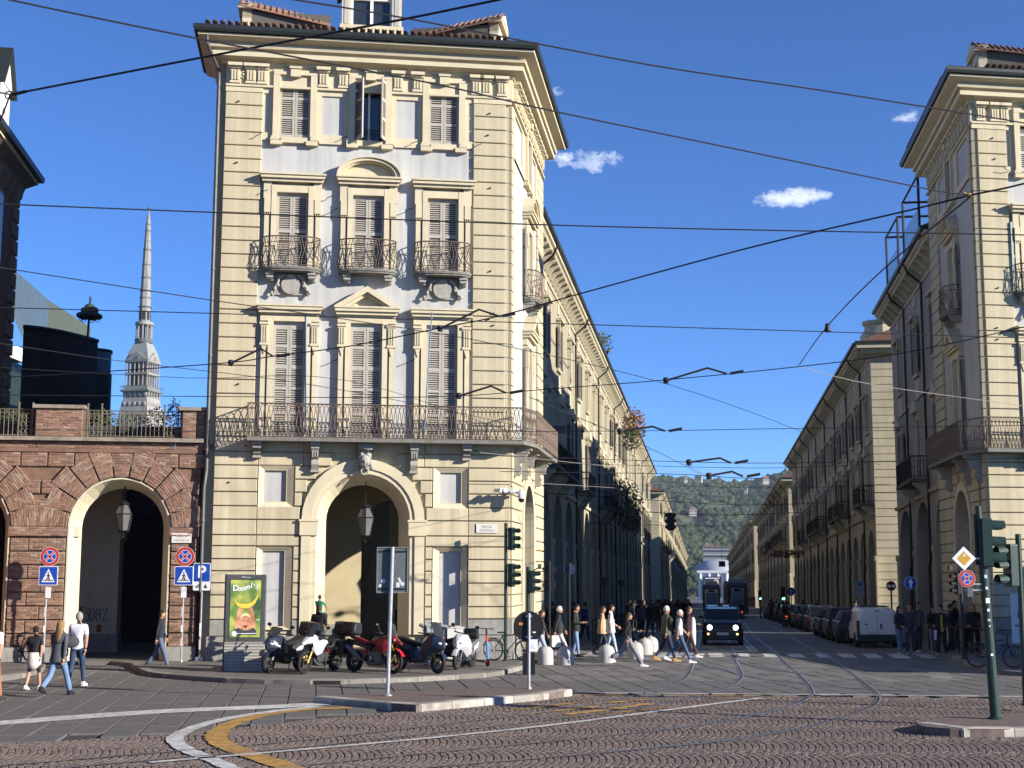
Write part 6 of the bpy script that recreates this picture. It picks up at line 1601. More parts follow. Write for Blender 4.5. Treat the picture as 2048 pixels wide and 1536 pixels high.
zq = mz(1948, 1183, L); q = MB(); q.box(xd + .04, xd + .14, -.08, -.06, zq - .1, zq + .07); q.build('end_plate', GREYB, r)
for px, py, s in ((1978, 1153, .035), (1980, 1176, .03), (1984, 1201, .05), (1990, 1220, .03), (1992, 1240, .035), (1990, 1309, .03), (1987, 1252, .02)):
    q = MB(); z = mz(px, py, L); q.obox((lean * .75 * z / (zt * .78), -.094, z), s * .75, .004, s * rnd.uniform(.6, 1.1), rnd.uniform(-.3, .3)); q.build('sticker', rnd.choice((WHITE, STK)), r)
L = place(2052, 1410, .12); r = thing('traffic_light', 'dark signal head at the right edge behind the foreground pole', 'traffic light', L)
pole(r, mz(2044, 1068, L), .06, TLG); head(r, (2030 - 2052) / F * L[1], 0, mz(2030, 1088, L), 84 / F * L[1], R(-75))
L = place(1928, 1318); r = thing('traffic_light', 'dark signal facing the street beside the crowd at the right corner', 'traffic light', L)
pole(r, mz(1925, 1140, L), .05, BLACKM); head(r, (1920 - 1928) / F * L[1], 0, mz(1920, 1146, L), 42 / F * L[1], R(-80), mt=BLACKM)
q = MB(); q.obox(((1908 - 1928) / F * L[1], 0, mz(1908, 1136, L)), .06, .05, .07, .3); q.tube([((1908 - 1928) / F * L[1], 0, mz(1908, 1136, L)), (-.05, 0, mz(1916, 1146, L))], .02, 5); q.build('detector_box', BLACKM, r)
# small lit signals down the street
LITG = mat('signal_green_lit', (.1, .9, .6), var=0, emit=(.25, 1.0, .75), es=2.2)
for px, py, sh, lab in ((1520, 1192, (1512, 1197), 'small signal showing green beside the right hand arcade far down the street'), (1566, 1190, (1570, 1190), 'small green signal nearer the parked cars on the right of the street')):
    D = 130 if px < 1550 else 95; p = at(px, py, D); b = gz(p.x, p.y); r = thing('traffic_light', lab, 'traffic light', (p.x, p.y, b)); pole(r, p.z - b + .4, .06, BLACKM); head(r, 0, 0, p.z - b + .55, .95, 0, LITG, BLACKM)
hp = at(1341, 1043, 70); r = thing('traffic_light', 'dark double signal hanging on a street wire over the left side', 'traffic light', (hp.x, hp.y, hp.z)); head(r, 0, 0, .45, .9, R(90), mt=BLACKM); head(r, 0.03, 0.15, .45, .9, R(-90), mt=BLACKM)
sg = at(1444, 1128, 140); r = thing('hanging_sign', 'small square black sign hanging over the tram tracks before the church dome', 'sign', sg); q = MB(); q.box(-.32, .32, -.06, .06, -.28, .28); q.build('case', SBLACK, r); q = MB(); q.tube([(0, 0, .28), (0, 0, 2.6)], .02, 4); q.build('hanger', DIRON, r)
# street signs in shade seen from behind, left side of the street
def backsign(shape, px, py, D, s, base, lab, mt=None, two=None):
    p = at(px, py, D); b = gz(p.x, p.y) + .12; r = thing('road_sign', lab, 'road sign', (p.x, p.y, b)); pole(r, p.z - b + s, .035, DIRON)
    poly = [(-s, p.z - b), (0, p.z - b - s), (s, p.z - b), (0, p.z - b + s)] if shape == 'd' else circle(0, p.z - b, s)
    plate(r, 'sign_plate', poly, .036, .055, mt or SBLACK)
    if two: plate(r, 'sign_disc', circle(0, two[0], two[1]), .036, .055, mt or SBLACK)
    return r, p.z - b
SBACK = mat('sign_back_shade_toned', (.012, .013, .015), rough=.5, var=.1)  # near-black base colour stands for the shade on these sign backs
p = at(1099, 1138, 46); backsign('d', 1099, 1138, 46, .26, 0, 'dark diamond sign over a round one seen from behind in the shaded left street', SBACK, (at(1099, 1170, 46).z - gz(p.x, p.y) - .12, .22))
backsign('c', 1139, 1138, 50, .215, 0, 'round dark blue sign back on a bent arm beside the shaded arcade', mat('sign_back_blue', (.02, .03, .07), rough=.5))
backsign('c', 1208, 1163, 60, .19, 0, 'round shade-darkened sign back nearer the corner in the shaded street', SBACK); backsign('c', 1242, 1166, 68, .18, 0, 'round shade-darkened sign back farther down the shaded arcade', SBACK)
# blue arrow disc and others at the right
p = at(1821, 1166, 50); b = gz(p.x, p.y) + .12; r = thing('road_sign', 'round blue straight ahead arrow sign by the shaded right arcade', 'road sign', (p.x, p.y, b)); zc = p.z - b; pole(r, zc + .2, .035, DIRON, x=.12)
d = plate(r, 'disc', circle(0, zc, .23), -.02, 0, SWHITE); q = MB(); disc(q, (0, zc), .215, -.022); q.build('blue_field', BLUE, d)
plate(d, 'arrow', [(-.035, zc - .16), (.035, zc - .16), (.035, zc + .0), (.10, zc), (0, zc + .16), (-.10, zc), (-.035, zc)], -.026, -.023, SWHITE)
p = at(1719, 1177, 66); b = gz(p.x, p.y) + .12; r = thing('parking_sign', 'grey board with a small blue parking square above the parked cars', 'road sign', (p.x, p.y, b)); zc = p.z - b; pole(r, zc + .3, .04)
d = plate(r, 'board', rrect(-.22, .22, zc - .36, zc + .36), -.06, -.04, mat('board_grey', (.30, .30, .32), var=.1)); plate(d, 'blue_square', rrect(-.09, .11, zc + .16, zc + .34), -.064, -.0601, BLUE); letters('P', .18, SWHITE, d, .01, -.07, zc + .25)
p = at(1782, 1172, 57); b = gz(p.x, p.y) + .12; r = thing('road_sign', 'red no entry sign half hidden by the rusticated pier', 'road sign', (p.x, p.y, b)); zc = p.z - b; pole(r, zc + .2, .035, DIRON); d = plate(r, 'disc', circle(0, zc, .2), -.02, 0, mat('sign_red_dimmed', (.16, .02, .02), var=.1)); plate(d, 'white_bar', rrect(-.17, .17, zc - .05, zc + .05, .01), -.025, -.0201, SWHITE)  # disc red darkened to imitate dim light beside the pier
p = at(1582, 1183, 110); b = gz(p.x, p.y) + .12; r = thing('road_sign', 'small round blue arrow sign far along the right arcade', 'road sign', (p.x, p.y, b)); zc = p.z - b; pole(r, zc + .2, .04, DIRON); d = plate(r, 'disc', circle(0, zc, .32), -.02, 0, BLUE); plate(d, 'arrow', [(-.05, zc - .2), (.05, zc - .2), (.05, zc), (.13, zc), (0, zc + .2), (-.13, zc), (-.05, zc)], -.026, -.0201, SWHITE)
# white poster on the right palace
c0 = at(2030, 1236, 44.6); r = thing('poster', 'white vertical exhibition poster with a pink line at the right edge', 'poster', (c0.x, c0.y - .3, c0.z), FA); w = 15 / F * 44.5; h = 48 / F * 44.5
plate(r, 'sheet', [(-w, -h), (w, -h), (w, h), (-w, h)], -.02, 0, mat('poster_sheet', (.62, .61, .64), var=.04)); plate(r, 'pink_line', [(-w * .6, -h * .34), (w * .6, -h * .34), (w * .6, -h * .25), (-w * .6, -h * .25)], -.024, -.0201, mat('poster_pink', (.45, .15, .22), var=.1)); plate(r, 'grey_line', [(-w * .6, -h * .58), (w * .6, -h * .58), (w * .6, -h * .52), (-w * .6, -h * .52)], -.024, -.0201, STK)
plate(r, 'grey_stroke', [(-.03, .0), (.02, .0), (.03, h * .34), (-.02, h * .34)], -.024, -.0201, SBLACK)
# street name plaques
c0 = loc2w(-.78, -.075, 4.22); r = thing('street_plaque', 'white marble street name plaque on the corner palace', 'plaque', c0, FA); plate(r, 'slab', [(-.34, -.14), (.34, -.14), (.34, .14), (-.34, .14)], -.02, 0, mat('marble', (.55, .53, .49), var=.1, scale=8)); letters('PIAZZA', .10, STK if False else mat('engraved', (.25, .23, .21), var=0), r, 0, -.023, .05); letters('CASTELLO', .10, mat('engraved', (.25, .23, .21)), r, 0, -.023, -.06)
c0 = loc2w(-10.3, .19, 3.87); r = thing('street_plaque', 'white marble street name plaque on the brick pier', 'plaque', c0, FA); plate(r, 'slab', [(-.30, -.15), (.30, -.15), (.30, .15), (-.30, .15)], -.02, 0, mat('marble', (.55, .53, .49))); letters('PIAZZA', .10, mat('engraved', (.25, .23, .21)), r, 0, -.023, .05); letters('CASTELLO', .10, mat('engraved', (.25, .23, .21)), r, 0, -.023, -.07)

# ---- lanterns
def lantern(root, z, s=1.0):
    def fr(zz, r): return [(r * math.cos(R(60 * k + 30)), r * math.sin(R(60 * k + 30)), zz) for k in range(6)]
    q = MB(); a, b, c = fr(z - .62 * s, .20 * s), fr(z, .33 * s), fr(z + .34 * s, .17 * s)
    for k in range(6):
        q.tube([a[k], b[k], c[k]], .016 * s, 4); q.tube([a[k], a[(k + 1) % 6]], .016 * s, 4); q.tube([b[k], b[(k + 1) % 6]], .02 * s, 4); q.tube([c[k], c[(k + 1) % 6]], .016 * s, 4); q.tube([a[k], (0, 0, z - .80 * s)], .012 * s, 4)
    q.lathe([(.2 * s, z + .34 * s), (.22 * s, z + .38 * s), (.12 * s, z + .44 * s), (.03 * s, z + .5 * s)], 8); q.ball((0, 0, z - .83 * s), .035 * s); q.build('lantern_frame', DIRON, root)
    q = MB(); q.loft([fr(z - .60 * s, .185 * s), fr(z - .01, .315 * s)], caps=False); q.loft([fr(z + .01, .315 * s), fr(z + .33 * s, .165 * s)], caps=False); q.build('lantern_glass', mat('lantern_glass', (.25, .25, .24)), root)
for u, y, zt, zl, lab, s in ((-4.62, .45, 5.82, 4.55, 'large hexagonal lantern hanging in the arch of the cream palace', .92), (-12.15, .8, 5.6, 4.62, 'hexagonal iron lantern hanging in the brick arch', .85), (-10.95, 5.4, 5.6, 4.2, 'dim lantern hanging deeper in the dark brick arcade', .75)):
    p = loc2w(u, y, 0); r = thing('lantern', lab, 'lantern', (p.x, p.y, 0), FA, 'arcade lanterns'); q = MB(); q.tube([(0, 0, zl + .45 * s), (0, 0, zt)], .018, 5); q.lathe([(.02, zt - .08), (.12, zt - .02), (.12, zt)], 8); q.build('rod', DIRON, r); lantern(r, zl, s)
p = O + S * 4.4 + Vector((-S.y, S.x, 0)) * .5; r = thing('lantern', 'lantern hanging in the side arch of the cream palace', 'lantern', (p.x, p.y, 0), 0, 'arcade lanterns'); q = MB(); q.tube([(0, 0, 4.9), (0, 0, 5.8)], .018, 5); q.build('rod', DIRON, r); lantern(r, 4.5, .9)

# ---- cameras on the corner
p = loc2w(-.05, -.15, 5.35); r = thing('security_cameras', 'cluster of white security cameras on the palace corner', 'camera', p, FA)
q = MB(); q.box(-.35, .3, -.35, -.1, -.03, .03); q.tube([(.0, .1, 0), (.0, -.3, 0)], .03, 6); q.build('arm', GALV, r)
for x, a in ((-.42, .6), (-.22, .1), (.02, -.3)): q = MB(); q.lathe([(0, -.16), (.06, -.16), (.065, .12), (.075, .16), (0, .16)], 10, (x, -.34, .06), M=Matrix.Rotation(R(90), 3, 'X') @ Matrix.Rotation(a, 3, 'Y')); q.build('camera_body', WHITE, r)
q = MB(); q.lathe([(.05, .2), (.12, .1), (.12, -.05), (.10, -.1)], 12, (.32, -.36, -.1)); q.build('dome_housing', WHITE, r); q = MB(); q.ball((.32, -.36, -.22), .10); q.build('dome_glass', SBLACK, r)
# thin blue flag staffs on the long balcony
for px, lab in ((612, 'thin blue flag staff left on the long balcony'), (861, 'thin blue flag staff right on the long balcony')):
    a = at(px if px < 700 else 864, 624, 43.2); b_ = at(px if px < 700 else 848, 868, 43.2); r = thing('flag_staff', lab, 'flag staff', b_, 0, 'flag staffs'); q = MB(); q.tube([(0, 0, 0), tuple(a - b_)], .022, 6); q.build('staff', mat('staff_blue', (.07, .16, .28), rough=.4), r)
p = at(472, 654, 43.6); r = thing('pigeon', 'grey pigeon clinging to the wall beside the left first floor window', 'pigeon', p); q = MB(); q.ball((0, 0, 0), .09, .08, .12, M=Matrix.Rotation(.6, 3, 'Y')); q.ball((.05, -.03, .13), .05); q.tube([(-.06, .02, -.09), (-.16, .03, -.16)], [.05, .02], 6); q.build('body', mat('pigeon_grey', (.06, .06, .065), var=.3, scale=20), r, smooth=True)
# electrical cabinets against the wall
for px0, px1, yt, mt, lab in ((852, 890, 1252, mat('cabinet_grey', (.30, .32, .33), rough=.5, var=.06), 'grey electrical cabinet with a yellow warning triangle by the wall'), (893, 925, 1256, mat('cabinet_white', (.55, .54, .50), rough=.5, var=.06), 'off white electrical cabinet with scribbles behind the white scooter')):
    L = place((px0 + px1) / 2, 1319); r = thing('electrical_cabinet', lab, 'cabinet', L, FA); w = (px1 - px0) / 2 / F * L[1]; h = mz(px0, yt, L)
    q = MB(); q.box(-w, w, -.18, .18, 0, h); q.build('case', mt, r, bevel=.01); q = MB(); q.box(-w - .02, w + .02, -.2, .2, h + .001, h + .04); q.build('lid', mt, r)
    if px0 < 880: q = MB(); q.prism([(w * .2, h * .40), (w * .56, h * .40), (w * .38, h * .55)], -.19, -.181, 'y'); q.build('warning_triangle', SYEL, r)
    else:
        q = MB()
        for k in range(5): q.tube([(-w * .5 + k * .07, -.183, h * .5), (-w * .4 + k * .07, -.183, h * .62), (-w * .35 + k * .07, -.183, h * .48)], .008, 4)
        q.build('scribble', SBLACK, r)
# ---- dome bollards
BOL = mat('bollard_concrete', (.42, .40, .37), var=.12, scale=5, bump=.3, bscale=40)
def bollard():
    def f():
        q = MB(); q.lathe([(.265, -.03), (.265, .30), (.255, .38), (.22, .46), (.16, .52), (.08, .555), (.03, .56), (.028, .59), (0, .60)], 24); return q.mesh('bollard_dome', BOL, True)
    return shared('bol', f)
for i, (px, py, lab) in enumerate(((1091, 1329, 'dome bollard farthest left, half hidden behind the sign post'), (1131, 1329, 'pale dome bollard second from the sign post'), (1213, 1325, 'dome bollard in the middle, before the couple in tan and white'), (1271, 1318, 'shaded dome bollard just right of the striding woman'), (1290, 1309, 'bright dome bollard close behind the shaded one'))):
    L = place(px, py, 0); o = inst(bollard(), 'bollard', None, L, i * .7); tag(o, lab, 'bollard', 'dome bollards at the crossing')
p = place(1302, 1304, 0); o = inst(bollard(), 'bollard', None, p, 1.0); tag(o, 'dark dome bollard at the back of the row', 'bollard', 'dome bollards at the crossing')
# ---- railings at the sidewalks
def railing(a, b, lab, n=None):
    d = (b - a); L = d.length; r = thing('sidewalk_railing', lab, 'railing', (a.x, a.y, gz(a.x, a.y) + .12), math.atan2(d.y, d.x)); k = n or max(2, int(L / 1.5)); dz = (gz(b.x, b.y) - gz(a.x, a.y))
    for i in range(k + 1): q = MB(); t = i / k; q.tube([(L * t, 0, dz * t - .02), (L * t, 0, dz * t + .98)], .035, 6); q.ball((L * t, 0, dz * t + 1.0), .05, n=6, k=4); q.build('post', DIRON, r)
    for z in (.85, .35): q = MB(); q.tube([(0, 0, z), (L, 0, z + dz)], .02, 5); q.build('rail', DIRON, r)
railing(O + T * 1.9 + S * 9.5, O + T * 1.9 + S * 42, 'dark iron railing along the shaded left sidewalk')
railing(O + T * 14.7 + S * 4.2, loc2w(16.6, -1.4), 'dark iron railing round the right corner behind the crowd'); railing(loc2w(16.8, -1.45), loc2w(20, -1.6), 'dark iron railing beside the bicycle at the right corner')
# dark shop sign board projecting over the shaded arcade
p = at(1108, 860, 56); r = thing('shop_sign', 'dark projecting board on an iron bracket beside the long balcony end', 'sign', p, R(3)); q = MB(); q.box(-.75, .45, -.1, .1, -.12, .16); q.build('board', mat('navy_board', (.02, .025, .04), rough=.4), r); q = MB(); q.box(-.05, .05, -.04, .04, -1.0, -.12); q.build('bracket', DIRON, r)

# ------------------------------------------------------------------ overhead wires
WIRE = mat('overhead_wire', (.018, .017, .02), rough=.6, var=0); WIREL = mat('overhead_wire_pale', (.22, .20, .18), rough=.5, var=0)
def wire(pp, lab, z=6.2, r=.0065, mt=None, zs=None):
    pts = [atz(px, py, zs[i] if zs else z) for i, (px, py) in enumerate(pp)]
    pts = smooth(pts, 5) if len(pts) > 2 else pts
    q = MB(); q.tube(pts, r, 5); o = q.build('overhead_wire', mt or WIRE); tag(o, lab, 'overhead wire', 'tram wires over the piazza'); return o
wire([(22, 189), (420, 112), (800, 40), (1010, -3), (1300, -62)], 'thick span cable rising from the left dormer to the top edge', 6.4, .0085)
wire([(22, 189), (0, 185), (-60, 176)], 'short cable end leaving the left edge by the white dormer', 6.4, .008); wire([(20, 190), (4, 232), (-40, 340)], 'thin stay dropping from the cable loop at the left edge', 6.4, .007)
q = MB(); c = atz(18, 190, 6.4); q.torus((0, 0, 0), .03, .006, 14, 5, axis='y'); q.tube([(.03, 0, .005), (.13, 0, .03)], .013, 6); tag(q.build('cable_loop', WIRE, loc=c), 'cable loop joint against the white dormer', 'cable joint')
wire([(-60, -22), (30, 2), (400, 78), (860, 166), (1100, 221), (1500, 304), (1850, 377), (1938, 390)], 'long span wire crossing the palace frieze to the right cable joint', 6.3, .0065)
wire([(540, -8), (820, 38), (1300, 130), (1650, 182), (2048, 246), (2300, 290)], 'upper span wire passing the central dormer to the right palace', 6.4, .006)
wire([(-80, 404), (0, 408), (430, 425), (1200, 453), (2048, 470), (2300, 476)], 'straight wire crossing the second floor shutters of the palace', 6.2, .007)
wire([(-80, 522), (0, 535), (420, 600), (700, 640), (1000, 690), (1340, 770), (1590, 858), (1760, 930)], 'wire slanting down past the spire and across to the far street', 6.2, .0065)
wire([(-80, 612), (0, 615), (430, 627), (1200, 650), (1700, 665), (2048, 676), (2300, 684)], 'straight wire crossing just above the first floor windows', 6.2, .007)
wire([(2300, 298), (2048, 367), (1938, 391), (1820, 420), (1500, 495), (1172, 584), (998, 632), (880, 656), (700, 692), (548, 712), (460, 725), (240, 741), (60, 752), (-80, 757)], 'trolley wire climbing from the spire to the right cable joint', 6.1, .009)
wire([(-80, 789), (0, 790), (430, 793), (700, 795), (918, 792), (1100, 778), (1330, 760), (1600, 733), (1800, 707), (2048, 654), (2300, 590)], 'trolley wire crossing the first floor shutters and the sky', 6.1, .008)
wire([(1945, 390), (1765, 540), (1655, 652), (1597, 732)], 'short stay from the right cable joint down to the trolley wire', 6.1, .008)
wire([(1597, 732), (1750, 770), (2048, 812), (2300, 850)], 'pale stay from the trolley wire to the right palace balcony', 6.1, .006, WIREL)
wire([(-80, 680), (0, 687), (240, 722), (600, 766), (900, 822), (1120, 870), (1300, 900)], 'thin wire sloping across the long balcony rail', 6.1, .006)
wire([(-80, 728), (0, 735), (380, 756), (700, 762), (1010, 860), (1080, 872)], 'thin wire sagging below the trolley wire on the left', 6.1, .005)
wire([(-80, 856), (0, 858), (560, 864), (1240, 862), (1580, 857), (1900, 853), (2300, 846)], 'straight wire just above the long balcony floor', 6.1, .008)
wire([(1000, 912), (1380, 924), (1560, 926), (1800, 922), (2048, 916)], 'street span wire below the eaves of the far left block', 6.0, .010)
wire([(1000, 943), (1340, 948), (1480, 956), (1600, 958)], 'second street span wire in front of the hill crest', 6.0, .012)
wire([(1060, 795), (1290, 892), (1410, 952), (1470, 985)], 'contact wire dropping from the palace balcony into the street', 6.0, .008)
wire([(1560, 986), (1640, 985), (1790, 984), (2048, 974), (2300, 962)], 'pale street span wire across the right arcade', 6.0, .010, WIREL)
wire([(1070, 985), (1300, 1000), (1480, 1010), (1660, 1005)], 'dark span wire across the lower hill woods', 5.9, .014); wire([(1200, 1018), (1420, 1030), (1600, 1025)], 'lowest span wire in front of the hill', 5.9, .018)
wire([(960, 905), (1300, 940), (1500, 948)], 'faint wire under the long balcony toward the hill', 6.1, .008, WIREL); wire([(960, 960), (1260, 978), (1500, 1000), (1540, 1010)], 'pale wire crossing the shaded first arches of the street', 6.0, .008, WIREL)
wire([(1100, 926), (1500, 936), (1720, 930)], 'thin span wire between the facing rows, just above the hill crest', 6.0, .008); wire([(1150, 1046), (1400, 1052), (1560, 1049)], 'low span wire over the middle of the street, in front of the dark woods', 5.9, .016); wire([(1180, 968), (1560, 976), (1780, 968)], 'span wire from the left balconies to the bright end wall on the right', 6.0, .008)
for (ax, ay), (bx, by), (cx_, cy_), lab, z in (((462, 725), (522, 697), (546, 713), 'trolley wire pull off bar in front of the left shutters', 6.1), ((880, 656), (958, 619), (997, 632), 'trolley wire pull off bar at the palace quoins', 6.1), ((918, 791), (982, 772), (1012, 786), 'trolley wire pull off bar beside the right shutters', 6.1),
                                                  ((1332, 760), (1415, 736), (1453, 747), 'trolley wire pull off bar against the blue sky', 6.1), ((1240, 862), (1305, 853), (1330, 862), 'pull off bar by the plants on the left roofline', 6.1), ((1378, 924), (1440, 916), (1462, 926), 'pull off bar in the sky just over the hill', 6.0), ((1418, 951), (1464, 943), (1486, 953), 'farther pull off bar on the hill crest line', 6.0)):
    a = atz(ax, ay, z); k = a.y / F; A_ = Vector((0, 0, 0)); b = at(bx, by, a.y) - a; c = at(cx_, cy_, a.y) - a
    r = thing('wire_pull_off', lab, 'wire fitting', a, 0, 'trolley wire pull off bars'); q = MB(); q.tube([(0, 0, -.01), tuple(b), tuple(c)], 2.3 * k, 6); q.build('bar', WIRE, r)
    q = MB(); q.lathe([(0, 6 * k), (5 * k, 5 * k), (7 * k, 0), (5 * k, -4 * k), (6 * k, -6 * k), (0, -8 * k)], 8); q.build('insulator', WIRE, r)
    d = (c - b).normalized(); q = MB(); q.tube([tuple(c + Vector((8 * k, 0, 0))), tuple(c + Vector((34 * k, 0, 5 * k)))], 3.2 * k, 6); q.build('insulator_rod', WIRE, r)
a = atz(1938, 391, 6.1); r = thing('cable_joint', 'knotted cable joint in front of the right palace quoins', 'cable joint', a); q = MB(); q.ball((0, 0, 0), .035, .03, .02); q.tube([(-.05, 0, .02), (-.01, 0, 0)], .014, 6); q.build('clamp', mat('brass_clamp', (.35, .25, .08), metal=.5), r)
a = atz(1655, 655, 6.1); r = thing('cable_joint', 'black cable insulator on the stay against the sky', 'cable joint', a); q = MB(); q.lathe([(0, .06), (.03, .05), (.035, 0), (.045, -.05), (0, -.07)], 8); q.build('insulator', WIRE, r)
# ------------------------------------------------------------------ motorbikes, scooters, bicycles
PB = mat('black_bike_plastic', (.014, .014, .015), rough=.4, var=.1, spec=.5); PSEAT = mat('bike_seat', (.012, .012, .012), rough=.7, var=.1)
ENG = mat('engine_metal', (.09, .09, .09), rough=.45, metal=.6, var=.25, scale=12); REDP = mat('bike_red', (.50, .012, .018), rough=.3, var=.04, coat=.5); WHP = mat('bike_white', (.50, .50, .51), rough=.3, var=.03, coat=.5)
DBL = mat('bike_dark_blue', (.018, .026, .045), rough=.3, var=.06, coat=.5); GRP = mat('bike_grey', (.12, .125, .135), rough=.35, var=.05, coat=.4); SCR = mat('smoked_screen', (.03, .032, .035), rough=.12, var=0, spec=.6); LAMPC = mat('lamp_clear', (.5, .5, .5), rough=.1, var=0, spec=.8)
TAILR = mat('tail_red', (.12, .008, .008), rough=.25, var=0); GOLD = mat('fork_gold', (.45, .28, .06), rough=.35, metal=.6, var=.05); BLUES = mat('scooter_blue', (.06, .26, .60), rough=.35, var=.04)
def wheel(root, x, z, r, w, rim=PB, spokes=10, y=0, disc_=True, steer=0.0):
    o = bpy.data.objects.new('wheel', None); C.objects.link(o); o.parent = root; o.location = (x, y, z); o.rotation_euler = (0, 0, steer)
    q = MB(); q.torus((0, 0, 0), r - w / 2, w / 2, 30, 10, axis='y', sq=1.05); q.build('tyre', RUB, o, smooth=True)
    q = MB(); q.torus((0, 0, 0), r - w - .005, .016 + w * .1, 26, 6, axis='y'); q.lathe([(.045, -.06), (.05, .06)], 10, M=Matrix.Rotation(R(90), 3, 'X'))
    for k in range(spokes): a = 2 * math.pi * k / spokes; q.tube([(.04 * math.cos(a), .03 * (-1) ** k, .04 * math.sin(a)), ((r - w) * math.cos(a), 0, (r - w) * math.sin(a))], .012 if spokes < 12 else .005, 4)
    q.build('rim', rim, o)
    if disc_:
        q = MB(); q.lathe([(r * .30, -.052), (r * .50, -.052), (r * .50, -.058), (r * .30, -.058), (r * .30, -.052)], 24, M=Matrix.Rotation(R(90), 3, 'X')); q.build('brake_disc', CHROME, o)
    return o
def part(root, name, m, fn, smooth=False, bevel=0, subd=0):
    q = MB(); fn(q); return q.build(name, m, root, smooth=smooth, bevel=bevel, subd=subd)
def sec(x, w, z0, z1, k=.55):
    """eight-point rounded cross-section at x"""
    return [(x, -w, z0 + (z1 - z0) * .3), (x, -w * k, z0), (x, w * k, z0), (x, w, z0 + (z1 - z0) * .3), (x, w * .92, z0 + (z1 - z0) * .75), (x, w * k, z1), (x, -w * k, z1), (x, -w * .92, z0 + (z1 - z0) * .75)]
def mirrors(root, x, z, w, m=PB):
    for s in (-1, 1):
        part(root, 'mirror', m, lambda q: (q.tube([(x, s * w * .7, z), (x - .02, s * w, z + .17)], .011, 5), q.ball((x - .02, s * w * 1.06, z + .20), .028, .075, .05)))
def scooter(name, label, loc, head, c1, c2, L=1.45, screen=.35, top=None, s=.92, lean=.10, grp='motorbikes parked on the sidewalk', wr=.27):
    r = thing(name, label, 'scooter', loc, (lean * math.sin(0) , 0, head), grp); r.rotation_euler = (-lean, 0, head); r.scale = (s, s, s)
    hw = L / 2
    wheel(r, hw, wr, wr, .11, GRP, 7); wheel(r, -hw, wr, wr, .13, GRP, 7)
    part(r, 'body', c1, lambda q: q.loft([sec(-hw - .32, .06, .72, .84), sec(-hw - .1, .16, .60, .90), sec(-hw + .25, .21, .36, .84), sec(-hw + .55, .20, .26, .72), sec(-.05, .20, .22, .40), sec(hw - .55, .21, .24, .40), sec(hw - .42, .22, .26, .62)]), bevel=.022)
    part(r, 'front_shield', c2, lambda q: q.loft([sec(hw - .50, .25, .30, .92), sec(hw - .30, .27, .42, 1.02), sec(hw - .08, .22, .56, 1.04), sec(hw + .12, .10, .62, .92), sec(hw + .20, .03, .66, .80)]), bevel=.022)
    part(r, 'side_panel', c2, lambda q: [q.loft([[(x, sg * w, z0), (x, sg * (w + .012), (z0 + z1) / 2), (x, sg * w, z1)] for x, w, z0, z1 in ((-hw - .2, .12, .72, .80), (-hw + .1, .205, .62, .80), (-hw + .5, .212, .52, .64))], caps=False, closed=False) for sg in (-1, 1)])
    part(r, 'seat', PSEAT, lambda q: q.loft([sec(-hw - .28, .10, .84, .93), sec(-hw + .05, .17, .84, .96), sec(-hw + .35, .17, .76, .88), sec(-hw + .75, .12, .70, .80)]), bevel=.022)
    part(r, 'front_mudguard', c2, lambda q: q.loft([[(hw + math.cos(a) * (wr + .03), y * .085, wr + math.sin(a) * (wr + .03) + (.02 if abs(y) < .5 else 0)) for y in (-1, -.4, .4, 1)] for a in [R(20 + 18 * k) for k in range(8)]], caps=False, closed=False))
    part(r, 'fork', GOLD if c1 is DBL else ENG, lambda q: [q.tube([(hw, s_ * .085, wr), (hw - .18, s_ * .085, .72)], .026, 6) for s_ in (-1, 1)])
    part(r, 'headlight', LAMPC, lambda q: [q.ball((hw + .10, s_ * .10, .80), .06, .07, .04) for s_ in (-1, 1)])
    part(r, 'handlebar', PB, lambda q: q.tube([(hw - .50, -.36, 1.06), (hw - .38, -.12, 1.04), (hw - .38, .12, 1.04), (hw - .50, .36, 1.06)], .02, 6))
    mirrors(r, hw - .38, 1.06, .36)
    if screen: part(r, 'windscreen', SCR, lambda q: q.loft([[(hw - .02, -.18, 1.0), (hw + .04, 0, 1.0), (hw - .02, .18, 1.0)], [(hw - .26, -.19, 1.0 + screen), (hw - .20, 0, 1.02 + screen), (hw - .26, .19, 1.0 + screen)]], caps=False, closed=False))
    part(r, 'exhaust', ENG, lambda q: q.tube([(-.1, -.2, .26), (-hw + .2, -.24, .30), (-hw - .28, -.25, .42)], [.03, .06, .055], 8))
    part(r, 'tail_light', TAILR, lambda q: q.obox((-hw - .33, 0, .78), .02, .08, .03))
    part(r, 'centre_stand', ENG, lambda q: [q.tube([(-hw + .3, s_ * .12, .26), (-hw + .2, s_ * .18, .0)], .016, 5) for s_ in (-1, 1)])
    if top: part(r, 'top_case', PB, lambda q: q.loft([sec(-hw - .62, .20, .96, 1.26, .8), sec(-hw - .52, .25, .93, 1.32, .85), sec(-hw - .18, .25, .93, 1.32, .85), sec(-hw - .10, .2, .96, 1.24, .8)]), bevel=.02)
    return r
